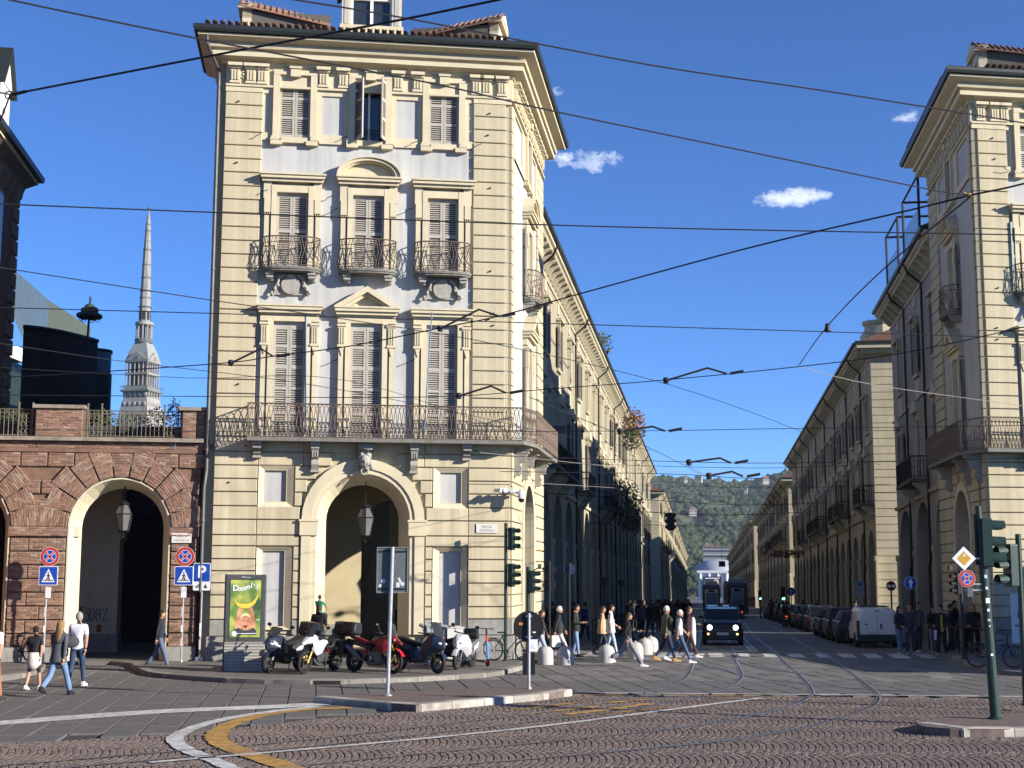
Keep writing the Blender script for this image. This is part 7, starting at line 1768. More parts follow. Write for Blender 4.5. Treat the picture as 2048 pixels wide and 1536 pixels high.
def motorbike(name, label, loc, head, tank, fair, guard, seatc=PSEAT, pan=True, case=(.2, .17), s=.92, lean=.12, beak=True):
    r = thing(name, label, 'motorbike', loc, 0, 'motorbikes parked on the sidewalk'); r.rotation_euler = (-lean, 0, head); r.scale = (s, s, s); hw = .77
    wheel(r, hw, .34, .34, .095, PB, 18); wheel(r, -hw, .325, .325, .14, PB, 9)
    part(r, 'fork', GOLD, lambda q: [q.tube([(hw, s_ * .10, .34), (hw - .30, s_ * .10, 1.0)], .028, 7) for s_ in (-1, 1)])
    part(r, 'frame', ENG, lambda q: [q.tube([(hw - .32, s_ * .05, .98), (.12, s_ * .15, .72), (-.12, s_ * .16, .42), (-.25, s_ * .12, .36)], .03, 6) for s_ in (-1, 1)] + [q.tube([(-.2, s_ * .13, .75), (-.75, s_ * .12, .92)], .022, 5) for s_ in (-1, 1)])
    part(r, 'swingarm', ENG, lambda q: [q.tube([(-.22, s_ * .12, .40), (-hw, s_ * .12, .325)], .035, 6) for s_ in (-1, 1)])
    part(r, 'engine', ENG, lambda q: (q.obox((.10, 0, .48), .22, .17, .14), q.lathe([(.12, -.24), (.15, -.2), (.15, .2), (.12, .24)], 12, (-.06, 0, .40), M=Matrix.Rotation(R(90), 3, 'X')), q.obox((.22, 0, .66), .10, .13, .12, Matrix.Rotation(-.4, 3, 'Y')), q.obox((.33, 0, .55), .05, .16, .16)), bevel=.02)
    part(r, 'sump_guard', ENG, lambda q: q.loft([sec(.46, .10, .36, .50), sec(.30, .15, .22, .34), sec(-.15, .15, .20, .30)]))
    part(r, 'fuel_tank', tank, lambda q: q.loft([sec(-.12, .10, .80, .96), sec(.02, .17, .80, 1.06), sec(.25, .17, .78, 1.08), sec(.45, .14, .76, 1.03), sec(.55, .10, .78, .98)]), bevel=.022)
    part(r, 'side_fairing', fair, lambda q: [q.loft([[(x, sg * w, z0), (x, sg * (w + .05), (z0 + z1) / 2), (x, sg * w, z1)] for x, w, z0, z1 in ((.05, .19, .86, .98), (.30, .24, .62, 1.02), (.52, .22, .56, .98), (.68, .13, .74, .96))], caps=False, closed=False) for sg in (-1, 1)])
    part(r, 'front_fairing', fair if beak else PB, lambda q: q.loft([sec(.40, .16, .90, 1.10), sec(.60, .19, .86, 1.16), sec(.78, .12, .88, 1.06), sec(1.02, .05, .84, .90)]), bevel=.022)
    part(r, 'headlight', LAMPC, lambda q: [q.ball((.80, s_ * .07, .97), .04, .06, .04) for s_ in (-1, 1)])
    part(r, 'windscreen', SCR, lambda q: q.loft([[(.70, -.15, 1.10), (.76, 0, 1.10), (.70, .15, 1.10)], [(.50, -.15, 1.46), (.54, 0, 1.48), (.50, .15, 1.46)]], caps=False, closed=False))
    part(r, 'front_mudguard', guard, lambda q: q.loft([[(hw + math.cos(a) * .39, y * .075, .34 + math.sin(a) * .39 + (.02 if abs(y) < .5 else 0)) for y in (-1, -.4, .4, 1)] for a in [R(25 + 16 * k) for k in range(8)]], caps=False, closed=False))
    part(r, 'seat', seatc, lambda q: q.loft([sec(-.95, .10, .98, 1.05), sec(-.70, .15, .92, 1.03), sec(-.35, .16, .82, .92), sec(-.08, .10, .84, .92)]), bevel=.022)
    part(r, 'tail', PB, lambda q: q.loft([sec(-1.12, .05, .90, .98), sec(-.85, .12, .80, .94), sec(-.4, .13, .72, .84), sec(-.1, .11, .62, .80)])); part(r, 'number_plate', PB, lambda q: q.obox((-1.16, 0, .66), .012, .09, .09, Matrix.Rotation(.3, 3, 'Y')))
    part(r, 'handlebar', PB, lambda q: q.tube([(.28, -.42, 1.16), (.40, -.16, 1.16), (.42, 0, 1.12), (.40, .16, 1.16), (.28, .42, 1.16)], .018, 6)); part(r, 'hand_guard', PB, lambda q: [q.tube([(.28, s_ * .42, 1.16), (.44, s_ * .38, 1.14), (.46, s_ * .22, 1.14)], .03, 5) for s_ in (-1, 1)])
    mirrors(r, .36, 1.18, .36)
    part(r, 'exhaust', GRP, lambda q: q.tube([(.40, -.12, .40), (.1, -.18, .26), (-.35, -.2, .36), (-.55, -.21, .50), (-.98, -.22, .76)], [.025, .028, .03, .075, .07], 9)); part(r, 'rear_shock', REDP, lambda q: q.tube([(-.28, 0, .42), (-.36, 0, .74)], .045, 8))
    part(r, 'side_stand', ENG, lambda q: q.tube([(-.05, .15, .3), (.02, .30, -.02)], .015, 5))
    a, b = case
    part(r, 'top_case', PB, lambda q: q.loft([sec(-1.26, b, 1.12, 1.42, .85), sec(-1.18, b + .05, 1.08, 1.46, .9), sec(-.82, b + .05, 1.08, 1.46, .9), sec(-.74, b, 1.12, 1.40, .85)]), bevel=.02); part(r, 'case_rack', ENG, lambda q: q.obox((-.95, 0, 1.05), .2, .1, .02))
    if pan:
        for s_ in (-1, 1): part(r, 'pannier', PB, lambda q: q.loft([[(x, s_ * (.20 if y == 0 else .44), z) for y, z in ((0, .50), (1, .56), (1, .92), (0, .98))] for x in (-1.02, -.94, -.52, -.46)]), bevel=.03)
    return r
def gpl(px, py): return gp(px, py, .12) * 1.0
def gl(px, py):
    p = gp(px, py, .12); return Vector((p.x, p.y, .12))
SC1 = scooter('scooter', 'black and white maxi scooter with a top case, leftmost in the row', gl(566, 1343), R(-116), PB, DBL, screen=.22, top=True, s=1.0)
motorbike('motorbike', 'white touring motorbike with black panniers seen from the front', gl(638, 1345), R(-118), PB, WHP, PB)
motorbike('motorbike', 'red adventure motorbike with a tilted black top case, side on', gl(746, 1346), R(-36), PB, mat('bike_dark_red', (.16, .008, .012), rough=.3, var=.04, coat=.4), REDP, pan=False, case=(.2, .17), seatc=mat('red_seat', (.22, .02, .022), rough=.7, var=.1))
scooter('scooter', 'dark blue and grey sports scooter with a smoked screen', gl(836, 1345), R(-42), DBL, DBL, L=1.5, screen=.36, s=1.0)
scooter('scooter', 'white city scooter facing forward with a black front bag', gl(927, 1337), R(-108), GRP, WHP, L=1.25, screen=0, wr=.30, s=.96)
scooter('scooter', 'black scooter half hidden behind the white city scooter', gl(888, 1331), R(-200), PB, PB, L=1.3, screen=0, wr=.24)
o = gl(941, 1336); r = thing('scooter_bag', 'black bag strapped to the front of the white city scooter', 'bag', (o.x + .02, o.y + .1, 1.02), R(-108)); part(r, 'bag', PB, lambda q: q.obox((0, 0, .08), .10, .20, .14), bevel=.03)
[k for k in SC1.children if k.name.startswith('side_panel')][0].data.materials[0] = WHP
part(SC1, 'nose_panel', WHP, lambda q: [q.loft([sec(.55, .262 * 1, .66, .76, .9), sec(.80, .17, .80, .90, .9)]) for _ in (0,)])
def kick(label, loc, head):
    r = thing('kick_scooter', label, 'kick scooter', loc, (-.06, 0, head), 'shared kick scooters')
    for x in (.52, -.52): wheel(r, x, .115, .115, .04, mat('kick_wheel_red', (.40, .05, .03), var=.1), 6, disc_=False)
    part(r, 'deck', PB, lambda q: q.obox((-.05, 0, .14), .42, .08, .03), bevel=.01); part(r, 'stem', BLUES, lambda q: q.tube([(.52, 0, .2), (.40, 0, .70)], .035, 8)); part(r, 'stem_band', mat('kick_red', (.6, .06, .04), var=.05), lambda q: q.tube([(.40, 0, .70), (.36, 0, .88)], .036, 8)); part(r, 'upper_stem', PB, lambda q: q.tube([(.36, 0, .88), (.32, 0, 1.08)], .03, 8))
    part(r, 'handlebar', PB, lambda q: q.tube([(.30, -.26, 1.08), (.32, 0, 1.08), (.30, .26, 1.08)], .016, 6)); part(r, 'fork', BLUES, lambda q: q.tube([(.52, .0, .25), (.53, .05, .115)], .03, 6))
kick('blue and red shared kick scooter with red wheels by the wall', gl(958, 1331), R(-60)); kick('second kick scooter, only its red rear wheel showing behind the white scooter', gl(899, 1330), R(120))
def bicycle(label, loc, head, col, tyre=None, lean=.08, s=.95):
    r = thing('bicycle', label, 'bicycle', loc, (lean, 0, head)); r.scale = (s, s, s); q = None
    for x in (.53, -.53):
        o = wheel(r, x, .345, .345, .035, ENG, 20, disc_=False)
        if tyre and x < 0: o.children[0].data.materials[0] = tyre
    part(r, 'frame', col, lambda q: [q.tube(p, .017, 6) for p in (([(-.53, .03, .345), (-.08, .02, .30)]), ([(-.53, .03, .345), (-.20, .02, .80)]), ([(-.08, 0, .30), (-.22, 0, .86)]), ([(-.08, 0, .30), (.37, 0, .78)]), ([(-.19, 0, .80), (.36, 0, .86)]), ([(.37, 0, .70), (.35, 0, .98)]))])
    part(r, 'fork', col, lambda q: [q.tube([(.37, 0, .72), (.45, s_ * .04, .5), (.53, s_ * .04, .345)], .013, 5) for s_ in (-1, 1)]); part(r, 'handlebar', DIRON, lambda q: q.tube([(.28, -.29, 1.02), (.36, -.1, 1.0), (.36, .1, 1.0), (.28, .29, 1.02)], .014, 5)); part(r, 'saddle', PSEAT, lambda q: q.loft([sec(-.36, .07, .90, .94), sec(-.2, .05, .90, .94), sec(-.08, .02, .90, .93)]))
    part(r, 'crank', ENG, lambda q: (q.lathe([(.09, -.01), (.09, .01), (0, .01)], 14, (-.08, -.04, .30), M=Matrix.Rotation(R(90), 3, 'X')), q.tube([(-.08, -.06, .30), (.02, -.06, .16)], .01, 4), q.obox((.03, -.1, .15), .04, .04, .01))); part(r, 'mudguard', DIRON, lambda q: q.tube([(-.53 + .38 * math.cos(a), 0, .345 + .38 * math.sin(a)) for a in [R(20 + 20 * k) for k in range(8)]], .018, 4)); part(r, 'rack', ENG, lambda q: q.tube([(-.2, 0, .74), (-.75, 0, .74), (-.53, .05, .345)], .01, 4))
    return r
bicycle('dark bicycle with a white rear tyre leaning on the corner signal pole', gl(1018, 1322), R(-18), mat('bike_olive', (.05, .045, .03)), mat('white_tyre', (.55, .53, .50)))
bicycle('black bicycle parked by the brick pier, mostly hidden by the boy', gl(33, 1324), R(160), DIRON); bicycle('second dark bicycle behind the long haired woman', gl(92, 1322), R(-20), DIRON)
bicycle('dark bicycle locked at the right corner behind the foreground pole', gl(1992, 1336), R(-8), DIRON)

# ------------------------------------------------------------------ cars, van, trams
def paint(n, c): return mat(n, c, rough=.4, var=.0, coat=.3, spec=.4)
CGL = mat('car_glass', (.010, .011, .013), rough=.12, var=0, spec=.4); PLATE = mat('number_plate', (.55, .55, .53), rough=.5, var=.05); HEADW = mat('headlight_lit', (.8, .8, .8), var=0, emit=(1, 1, 1), es=4.0); AMBER = mat('fog_amber_lit', (.6, .4, .05), var=0, emit=(1, .62, .15), es=1.6); BRIM = mat('car_wheel_rim', (.12, .12, .12), rough=.4, metal=.5, var=.1)
def csec(y, w, zs): return [(-w * .92, y, zs[0]), (-w, y, zs[0] + .15), (-w, y, zs[1] - .1), (-w * .95, y, zs[1]), (w * .95, y, zs[1]), (w, y, zs[1] - .1), (w, y, zs[0] + .15), (w * .92, y, zs[0])]
def cwheel(root, x, y, r, w=.2):
    o = bpy.data.objects.new('wheel', None); C.objects.link(o); o.parent = root; o.location = (x, y, r)
    q = MB(); q.lathe([(r * .6, -w / 2), (r * .93, -w / 2), (r, -w / 2 + .03), (r, w / 2 - .03), (r * .93, w / 2), (r * .6, w / 2)], 22, M=Matrix.Rotation(R(90), 3, 'Y')); q.build('tyre', RUB, o)
    q = MB(); q.lathe([(0, -w / 2 + .03), (r * .6, -w / 2 + .01)], 14, M=Matrix.Rotation(R(90), 3, 'Y')); q.lathe([(0, w / 2 - .03), (r * .6, w / 2 - .01)], 14, M=Matrix.Rotation(R(90), 3, 'Y')); q.build('rim', BRIM, o)
def car(label, loc, rot, col, L=4.2, W=1.78, H=1.5, hood=.98, belt=.95, lit=False, suv=False, boxy=0.0, name='parked_car', grp=None, roof=None):
    """front at y=0 facing -y"""
    r = thing(name, label, 'car', loc, rot, grp); h = W / 2; z0 = .24 if suv else .18
    fb = L * .30; rb = L - .18
    part(r, 'body', col, lambda q: q.loft([csec(0, h * .84, (z0 + .12, hood * .80)), csec(.12, h * .95, (z0, hood * .93)), csec(.7, h, (z0, hood)), csec(fb, h, (z0, belt + .05)), csec(L * .7, h, (z0, belt + .06)), csec(L - .2, h * .98, (z0, belt + .04)), csec(L, h * .86, (z0 + .14, belt - .1))]), bevel=.04)
    t = .76 if not suv else .84
    ys = (fb - .05, fb + (.75 if not suv else .55), L * .72, rb - .1 + boxy * .1)
    gs = [(ys[0], h * .93, h * .90, belt + .04, belt + .07), (ys[1], h * .94, h * t, belt + .05, H - .04), (ys[2], h * .94, h * t, belt + .05, H), (ys[3] - .45 + boxy * .4, h * .93, h * t * .97, belt + .05, H - .05), (ys[3], h * .92, h * .86, belt + .05, belt + .12)]
    sx = lambda g: [(-g[1], g[0], g[3]), (-g[2], g[0], g[4]), (g[2], g[0], g[4]), (g[1], g[0], g[3])]
    part(r, 'cabin', roof or col, lambda q: q.loft([sx(g) for g in gs]), bevel=.03)
    def strip(a, b, k0, k1, wk, off):
        A, B = gs[a], gs[b]; f = lambda k, s_: (s_ * (A[1 if k < .5 else 2] * 0 + (A[1] + (A[2] - A[1]) * 1) * (1 - k) + B[2] * k) * wk, A[0] + (B[0] - A[0]) * k, (A[4]) * (1 - k) + B[4] * k)
        p = [f(k0, -1), f(k0, 1), f(k1, 1), f(k1, -1)]; return [(x, y + off, z + .012) for x, y, z in p]
    part(r, 'windscreen', CGL, lambda q: q.add(strip(0, 1, .04, .92, .90, -.012), [(0, 1, 2, 3)])); part(r, 'rear_window', CGL, lambda q: q.add(strip(4, 3, .10, .90, .86, .014), [(0, 1, 2, 3)]))
    for s_ in (-1, 1):
        part(r, 'side_window', CGL, lambda q: q.add([(s_ * (gs[1][1] * (1 - k) + gs[1][2] * k + .012), y, belt + .05 + (H - belt - .09) * k) for y, k in ((ys[0] + .3, .08), (ys[3] - .5, .08), (ys[3] - .75, .86), (ys[1] + .15, .86))], [(0, 1, 2, 3)]))
        part(r, 'mirror', roof or col, lambda q: (q.ball((s_ * (h + .11), fb + .28, belt + .12), .11, .06, .075), q.tube([(s_ * h * .9, fb + .3, belt + .06), (s_ * (h + .08), fb + .28, belt + .10)], .02, 5)))
        part(r, 'headlight', (HEADW if lit else LAMPC), (lambda q: q.ball((s_ * h * .66, .0, hood * .72), .105, .05, .105, 14, 8)) if suv else (lambda q: q.ball((s_ * h * .70, .10, hood * .76), .16, .10, .07)))
        part(r, 'tail_light', TAILR, lambda q: q.obox((s_ * h * .88, L - .07, belt - .12), .055, .05, .10 if not suv else .13))
        if suv:
            part(r, 'fog_light', AMBER if lit else LAMPC, lambda q: q.ball((s_ * h * .74, -.05, hood * .46), .05, .03, .045)); part(r, 'roof_rail', PB, lambda q: q.tube([(s_ * h * t * .93, ys[1] + .1, H + .03), (s_ * h * t * .93, ys[3] - .5, H + .03)], .02, 5))
    part(r, 'grille', PB, lambda q: q.obox((0, .005, hood * (.72 if suv else .7)), h * .50, .03, .09 if suv else .05))
    if suv: part(r, 'grille_slots', mat('grille_trim', (.05, .05, .055), rough=.3), lambda q: [q.obox((x * h * .13, -.03, hood * .72), .012, .008, .075) for x in (-3.5, -2.5, -1.5, -.5, .5, 1.5, 2.5, 3.5)]); part(r, 'bonnet_edge', GRP, lambda q: q.obox((0, -.01, hood * .60), h * .55, .02, .012))
    part(r, 'front_bumper', PB, lambda q: q.loft([csec(-.04, h * .80, (z0 + .04, hood * .46)), csec(.06, h * .93, (z0 - .02, hood * .50))])); part(r, 'rear_bumper', PB, lambda q: q.loft([csec(L - .05, h * .95, (z0, z0 + .34)), csec(L + .05, h * .84, (z0 + .05, z0 + .30))]))
    part(r, 'number_plate', PLATE, lambda q: q.obox((0, -.06, hood * .47), .24, .012, .055)); part(r, 'number_plate', PLATE, lambda q: q.obox((0, L + .012, belt * .72 - .05), .25, .012, .055))
    for x in (-h + .06, h - .06):
        for y in (.78, L - .72): cwheel(r, x, y, .34 if suv else .31)
    return r
RS = R(-7.85)
def sp(px, py, z=0.0): p = gp(px, py, z); return (p.x, p.y, gz(p.x, p.y) + z)
JB = paint('suv_black_paint', (.010, .010, .012))
sv_ = car('black boxy suv waiting at the stop line with lit round headlights', sp(1446, 1291), RS, JB, L=4.2, W=1.62, H=1.50, hood=1.02, belt=1.0, lit=True, suv=True, boxy=.8, name='suv', roof=JB)
cw = car('white car with a dark roof sign waiting behind the black suv', sp(1438, 1268), RS, paint('car_white_paint', (.60, .62, .64)), L=4.3, W=1.62, H=1.50, suv=False, name='white_car'); part(cw, 'roof_sign', PB, lambda q: q.obox((.1, 1.9, 1.54), .16, .1, .07), bevel=.01)
DK = [paint('car_dark_%s' % n, c) for n, c in (('grey', (.03, .032, .036)), ('black', (.012, .012, .014)), ('blue', (.016, .02, .035)), ('brown', (.03, .026, .024)), ('silver', (.16, .165, .17)))]
labs = ['dark blue parked hatchback right in front of the white van', 'black parked car second ahead of the white van', 'dark parked car with roof bars third ahead of the van', 'grey parked car fourth ahead of the van', 'black parked car with its tailgate raised shape farther along the row', 'dark parked car near the far end of the row', 'last parked car visible beside the scooters']
for i, (d, u, k) in enumerate(((16.2, 13.2, 2), (21.0, 13.15, 1), (26.5, 13.2, 3), (35.5, 13.3, 0), (41, 13.3, 1), (48, 13.3, 4), (55, 13.3, 0))):
    p = O + T * u + S * (d + 2.0); car(labs[i], (p.x, p.y, gz(p.x, p.y)), RS + math.pi, DK[k], L=3.9 + .2 * (i % 3), W=1.68, H=1.46 + .12 * (i % 2), suv=i in (2, 4), grp='cars parked along the right side', boxy=.5 * (i % 2))
    if i < 0: break
# farther cars
for i, (d, u) in enumerate(((66, 13.3), (74, 13.3), (82, 13.3), (92, 13.3))):
    p = O + T * u + S * d; o = car('small dark car far along the parked row, the %s of four beyond the scooters' % ('nearest', 'second', 'third', 'farthest')[i], (p.x, p.y, gz(p.x, p.y)), RS + math.pi, DK[(i + 1) % 5], W=1.7, grp='cars parked along the right side')
# white van, rear towards the camera
p = sp(1756, 1296); r = thing('white_van', 'white panel van parked with its closed rear doors toward the piazza', 'van', p, RS + math.pi)
VW = paint('van_white_paint', (.66, .66, .66)); w = .80; Hh_ = 1.52
def vsec(y, w_, z0, z1, t=.9): return [(-w_, y, z0), (-w_ * 1.0, y, z0 + .35), (-w_ * .98, y, z0 + (z1 - z0) * .62), (-w_ * t, y, z1 - .1), (-w_ * t * .88, y, z1), (w_ * t * .88, y, z1), (w_ * t, y, z1 - .1), (w_ * .98, y, z0 + (z1 - z0) * .62), (w_, y, z0 + .35), (w_, y, z0)]
part(r, 'body', VW, lambda q: q.loft([vsec(.0, w * .97, .34, Hh_ - .05), vsec(-.08, w, .30, Hh_), vsec(-2.2, w, .28, Hh_ + .02), vsec(-2.7, w, .28, Hh_ - .06), vsec(-3.2, w * .98, .28, 1.02, .94), vsec(-3.85, w * .9, .30, .86, .92)]), True, bevel=.03)
part(r, 'rear_door', VW, lambda q: q.loft([vsec(.0, w * .90, .50, Hh_ - .10, .88), vsec(.035, w * .86, .53, Hh_ - .14, .88)])); part(r, 'bumper', PB, lambda q: q.loft([csec(.0, w * .99, (.22, .52)), csec(.10, w * .92, (.26, .48))]))
for s_ in (-1, 1):
    part(r, 'tail_light', TAILR, lambda q: q.obox((s_ * w * .93, .01, .86), .055, .04, .20)); part(r, 'lower_guard', PB, lambda q: q.obox((s_ * w * .93, .012, .53), .06, .04, .12)); part(r, 'side_window', CGL, lambda q: q.add([(s_ * w * 1.006, -2.0, .98), (s_ * w * 1.006, -2.75, .98), (s_ * w * .93, -2.5, 1.38), (s_ * w * .93, -2.0, 1.40)], [(0, 1, 2, 3)])); part(r, 'mirror', PB, lambda q: q.obox((s_ * (w + .12), -2.7, 1.02), .09, .05, .11), bevel=.02)
    for y in (-.62, -3.1): cwheel(r, s_ * (w - .06), y, .29)
    part(r, 'roof_bar', PB, lambda q: q.tube([(s_ * w * .62, -.5, Hh_ + .07), (s_ * w * .62, -1.9, Hh_ + .07)], .022, 5)); 
for y in (-.5, -1.2, -1.9): part(r, 'cross_bar', PB, lambda q: q.tube([(-w * .7, y, Hh_ + .08), (w * .7, y, Hh_ + .08)], .022, 5))
part(r, 'number_plate', PLATE, lambda q: q.obox((.15, .045, .60), .25, .01, .055)); part(r, 'door_handle', PB, lambda q: q.obox((-.14, .045, .84), .035, .012, .11), bevel=.01); part(r, 'brake_light', SBLACK, lambda q: q.obox((0, .02, Hh_ - .07), .09, .02, .015)); part(r, 'van_badge', GRP, lambda q: q.obox((.42, .04, .92), .05, .008, .03)); part(r, 'door_seam', SBLACK, lambda q: q.obox((-.0, .036, 1.0), .004, .004, .42))
# trams
def tram(label, px, D, w, Ht, pale, wx, rot):
    p = at(px, 1200, D); z = gz(p.x, p.y); r = thing('tram', label, 'tram', (p.x, p.y, z), rot, 'trams in the street'); h = w / 2; TP = mat('tram_grey_paint', (.32, .34, .37), rough=.35, var=.05); TD = mat('tram_dark_paint', (.03, .032, .04), rough=.35, var=.05)
    def ts(y, a, z1): return [(-a, y, .35), (-a, y, z1 - .5), (-a * .85, y, z1), (a * .85, y, z1), (a, y, z1 - .5), (a, y, .35)]
    part(r, 'body', TD, lambda q: q.loft([ts(0, h * .86, Ht - .35), ts(.5, h, Ht - .05), ts(1.5, h, Ht), ts(22, h, Ht)])); part(r, 'front_panel', TP if pale else mat('tram_pale', (.42, .43, .44), rough=.4), lambda q: q.loft([[(-h * wx, -.06, .75), (-h * wx, -.06, Ht - .6), (h * wx, -.06, Ht - .6), (h * wx, -.06, .75)], [(-h * wx, .2, .75), (-h * wx, .2, Ht - .5), (h * wx, .2, Ht - .5), (h * wx, .2, .75)]]))
    part(r, 'windscreen', mat('tram_glass', (.06, .11, .19), rough=.08, var=0, spec=.9), lambda q: q.prism(rrect(-h * wx * .84, h * wx * .84, 1.15, Ht - 1.0, .12), -.10, -.061, 'y')); part(r, 'destination_box', SBLACK, lambda q: q.obox((0, -.08, Ht - .78), .35, .03, .13)); part(r, 'bumper', GRP, lambda q: q.obox((0, -.03, .55), h * .8, .1, .06)); part(r, 'roof_unit', TP, lambda q: q.obox((0, 5, Ht + .18), h * .7, 3, .18))
    for s_ in (-1, 1): part(r, 'lamp', LAMPC, lambda q: q.ball((s_ * h * .6, -.08, .85), .09, .04, .06))
    for k in range(5):
        for s_ in (-1, 1): part(r, 'side_window', CGL, lambda q: q.obox((s_ * (h + .005), 3 + k * 3.6, Ht * .58), .008, 1.5, .5))
tram('grey tram on the left track behind the white car', 1423, 168, 2.1, 3.55, False, .74, RS); tram('grey blue tram seen end on along the right track', 1475, 138, 2.15, 3.5, True, .58, RS)
# ------------------------------------------------------------------ people
SKIN = mat('skin', (.42, .23, .15), rough=.6, var=.05); HAIRS = {'dark': (.012, .009, .007), 'brown': (.05, .028, .015), 'fair': (.20, .12, .055), 'grey': (.22, .21, .20), 'white': (.55, .53, .50)}
def cloth(c):
    k = 'cloth_%d_%d_%d' % tuple(int(x * 100) for x in c)
    return mat(k, c, rough=.9, var=.12, scale=9, bump=.25, bscale=26)
def person(label, loc, head, shirt, legs, hair='dark', h=1.72, stride=.0, sleeve=1.0, shorts=False, shoes=(.03, .03, .03), hem=None, long=False, wide=1.0, arms=(0, 0), bend=(.15, .15), lean=.0, sit=False, bald=False, build=1.0, hat=None, group=None, look=0.0, slim=1.0, name='person', part_of=None, cat='person', sh2=None):
    """stands on loc; head turns the figure about z (0 = facing the camera side, -y); stride is the half angle of the step"""
    k = h / 1.72; sv_ = []; ed = []; rad = []; tagl = []
    def v(p, r, par=None, t=None):
        sv_.append(Vector(p)); rad.append(r if isinstance(r, tuple) else (r, r)); i = len(sv_) - 1
        if par is not None: ed.append((par, i)); tagl.append((par, i, t))
        return i
    b = build; ly = -lean
    pel = v((0, 0, .95), (.155 * b, .115 * b)); ab = v((0, ly * .4, 1.12), (.14 * b, .105 * b), pel, 'shirt'); chs = v((0, ly * .9, 1.33), (.165 * b, .115 * b), ab, 'shirt'); nb_ = v((0, ly * 1.1, 1.46), (.075, .065), chs, 'shirt'); nk = v((0, ly * 1.15 - .015, 1.55), (.052, .055), nb_, 'skin')
    hands = []; feet = []
    for s, ph in ((-1, 1), (1, -1)):
        hp = v((s * .095, 0, .90), (.095 * slim * b, .10 * slim * b), pel, 'legs'); a = stride * ph
        if sit: kn = Vector((s * .17, -.40, .86)); an = Vector((s * .18, -.36, .42)); 
        else:
            kb = max(0, -a) * 1.25; kn = Vector((s * .10, -math.sin(a) * .43 - .015, .90 - math.cos(a) * .43)); an = kn + Vector((0, -math.sin(a - kb) * .40, -math.cos(a - kb) * .40))
        i = v(kn, .068 * slim * (1 if not shorts else .9), hp, 'legs'); m_ = v(kn.lerp(an, .45), (.056 * wide if not shorts else .055), i, 'shin'); j = v(an, (.047 * wide if not shorts else .038), m_, 'shin'); feet.append((an, a))
        sh = v((s * .175 * b, ly, 1.415), .068, chs, 'shirt'); aa = (-a * .8 if not sit else .9) + arms[0 if s < 0 else 1]; be = bend[0 if s < 0 else 1]
        el = Vector((s * .215 * b, ly - math.sin(aa) * .28, 1.415 - math.cos(aa) * .28)); i = v(el, .047, sh, 'up'); wr = el + Vector((-s * .02 - s * .10 * min(1, max(0, be - .8)), -math.sin(aa + be) * .25, -math.cos(aa + be) * .25)); v(wr, .033, i, 'fore'); hands.append((el, wr, s))
    zmin = min(f[0].z for f in feet) - .085 if not sit else 0
    me = bpy.data.meshes.new('person'); me.from_pydata([p * k for p in sv_], ed, [])
    o = bpy.data.objects.new('tmp', me); C.objects.link(o); sk = o.modifiers.new('skin', 'SKIN'); sk.use_smooth_shade = True
    for d, r in zip(me.skin_vertices[0].data, rad): d.radius = (r[0] * k, r[1] * k)
    me.skin_vertices[0].data[0].use_root = True
    sb = o.modifiers.new('s', 'SUBSURF'); sb.levels = 1; sb.render_levels = 1
    dg = bpy.context.evaluated_depsgraph_get(); ev = o.evaluated_get(dg).to_mesh()
    q = MB(); q.v = [tuple(x.co) for x in ev.vertices]; q.f = [tuple(p.vertices) for p in ev.polygons]; cen = [p.center.copy() for p in ev.polygons]; o.evaluated_get(dg).to_mesh_clear(); bpy.data.objects.remove(o)
    MI = {'skin': 0, 'shirt': 1, 'legs': 2}
    for c in cen:
        best, bt, bw = 9, 'shirt', 0
        for a_, b_, t in tagl:
            A, B = sv_[a_] * k, sv_[b_] * k; d = B - A; tt = max(0, min(1, (c - A).dot(d) / max(1e-9, d.length_squared))); ds = (c - A - d * tt).length - (rad[a_][0] * (1 - tt) + rad[b_][0] * tt) * k
            if ds < best: best, bt, bw = ds, t, tt
        if bt == 'up': mi = 1 if sleeve >= .5 or bw < sleeve * 1.6 else 0
        elif bt == 'fore': mi = 1 if sleeve >= 1 and bw < .9 else 0
        elif bt == 'shin': mi = 0 if shorts else 2
        elif bt == 'legs': mi = 2
        else: mi = MI[bt]
        if bt in ('shirt', 'legs') and mi != 0: mi = 1 if c.z > (hem or .93) * k else 2
        q.m.append(mi)
    hc = Vector((0, ly * 1.2 - .03, 1.635)) * k; RZ = Matrix.Rotation(look, 3, 'Z')
    q.ball(hc, .074 * k, .092 * k, .112 * k, 14, 10, 0, RZ)
    for p, a3 in (((0, -.092, -.01), (.014, .022, .022)), ((0, -.082, -.055), (.028, .012, .008)), ((-.074, .0, -.005), (.012, .022, .03)), ((.074, .0, -.005), (.012, .022, .03)), ((0, -.07, -.095), (.03, .022, .02))): q.ball(hc + RZ @ Vector(p) * k, a3[0] * k, a3[1] * k, a3[2] * k, 6, 4, 0)
    for s in (-1, 1): q.ball(hc + RZ @ Vector((s * .03, -.082, .018)) * k, .012 * k, .008 * k, .007 * k, 6, 4, 3)
    for el, wr, s in hands:
        d = (wr - el).normalized(); f = Vector((0, -1, 0)) - d * d.dot(Vector((0, -1, 0))); f = f.normalized(); pm = wr + d * .045
        q.ball(pm * k, .020 * k, .038 * k, .042 * k, 8, 5, 0)
        for t in range(4):
            a_ = pm + d * .03 + f * (.026 - .017 * t); l = (.062, .072, .066, .05)[t]; q.tube([a_ * k, (a_ + d * l * .5 - Vector((s * .006, 0, 0))) * k, (a_ + d * l * .85 - Vector((s * .022, 0, 0))) * k], [.0095 * k, .009 * k, .007 * k], 5, 0)
        a_ = wr + d * .02 + f * .028; q.tube([a_ * k, (a_ + f * .022 + d * .02) * k, (a_ + f * .024 + d * .045) * k], [.011 * k, .010 * k, .008 * k], 5, 0)
    off = -zmin * k
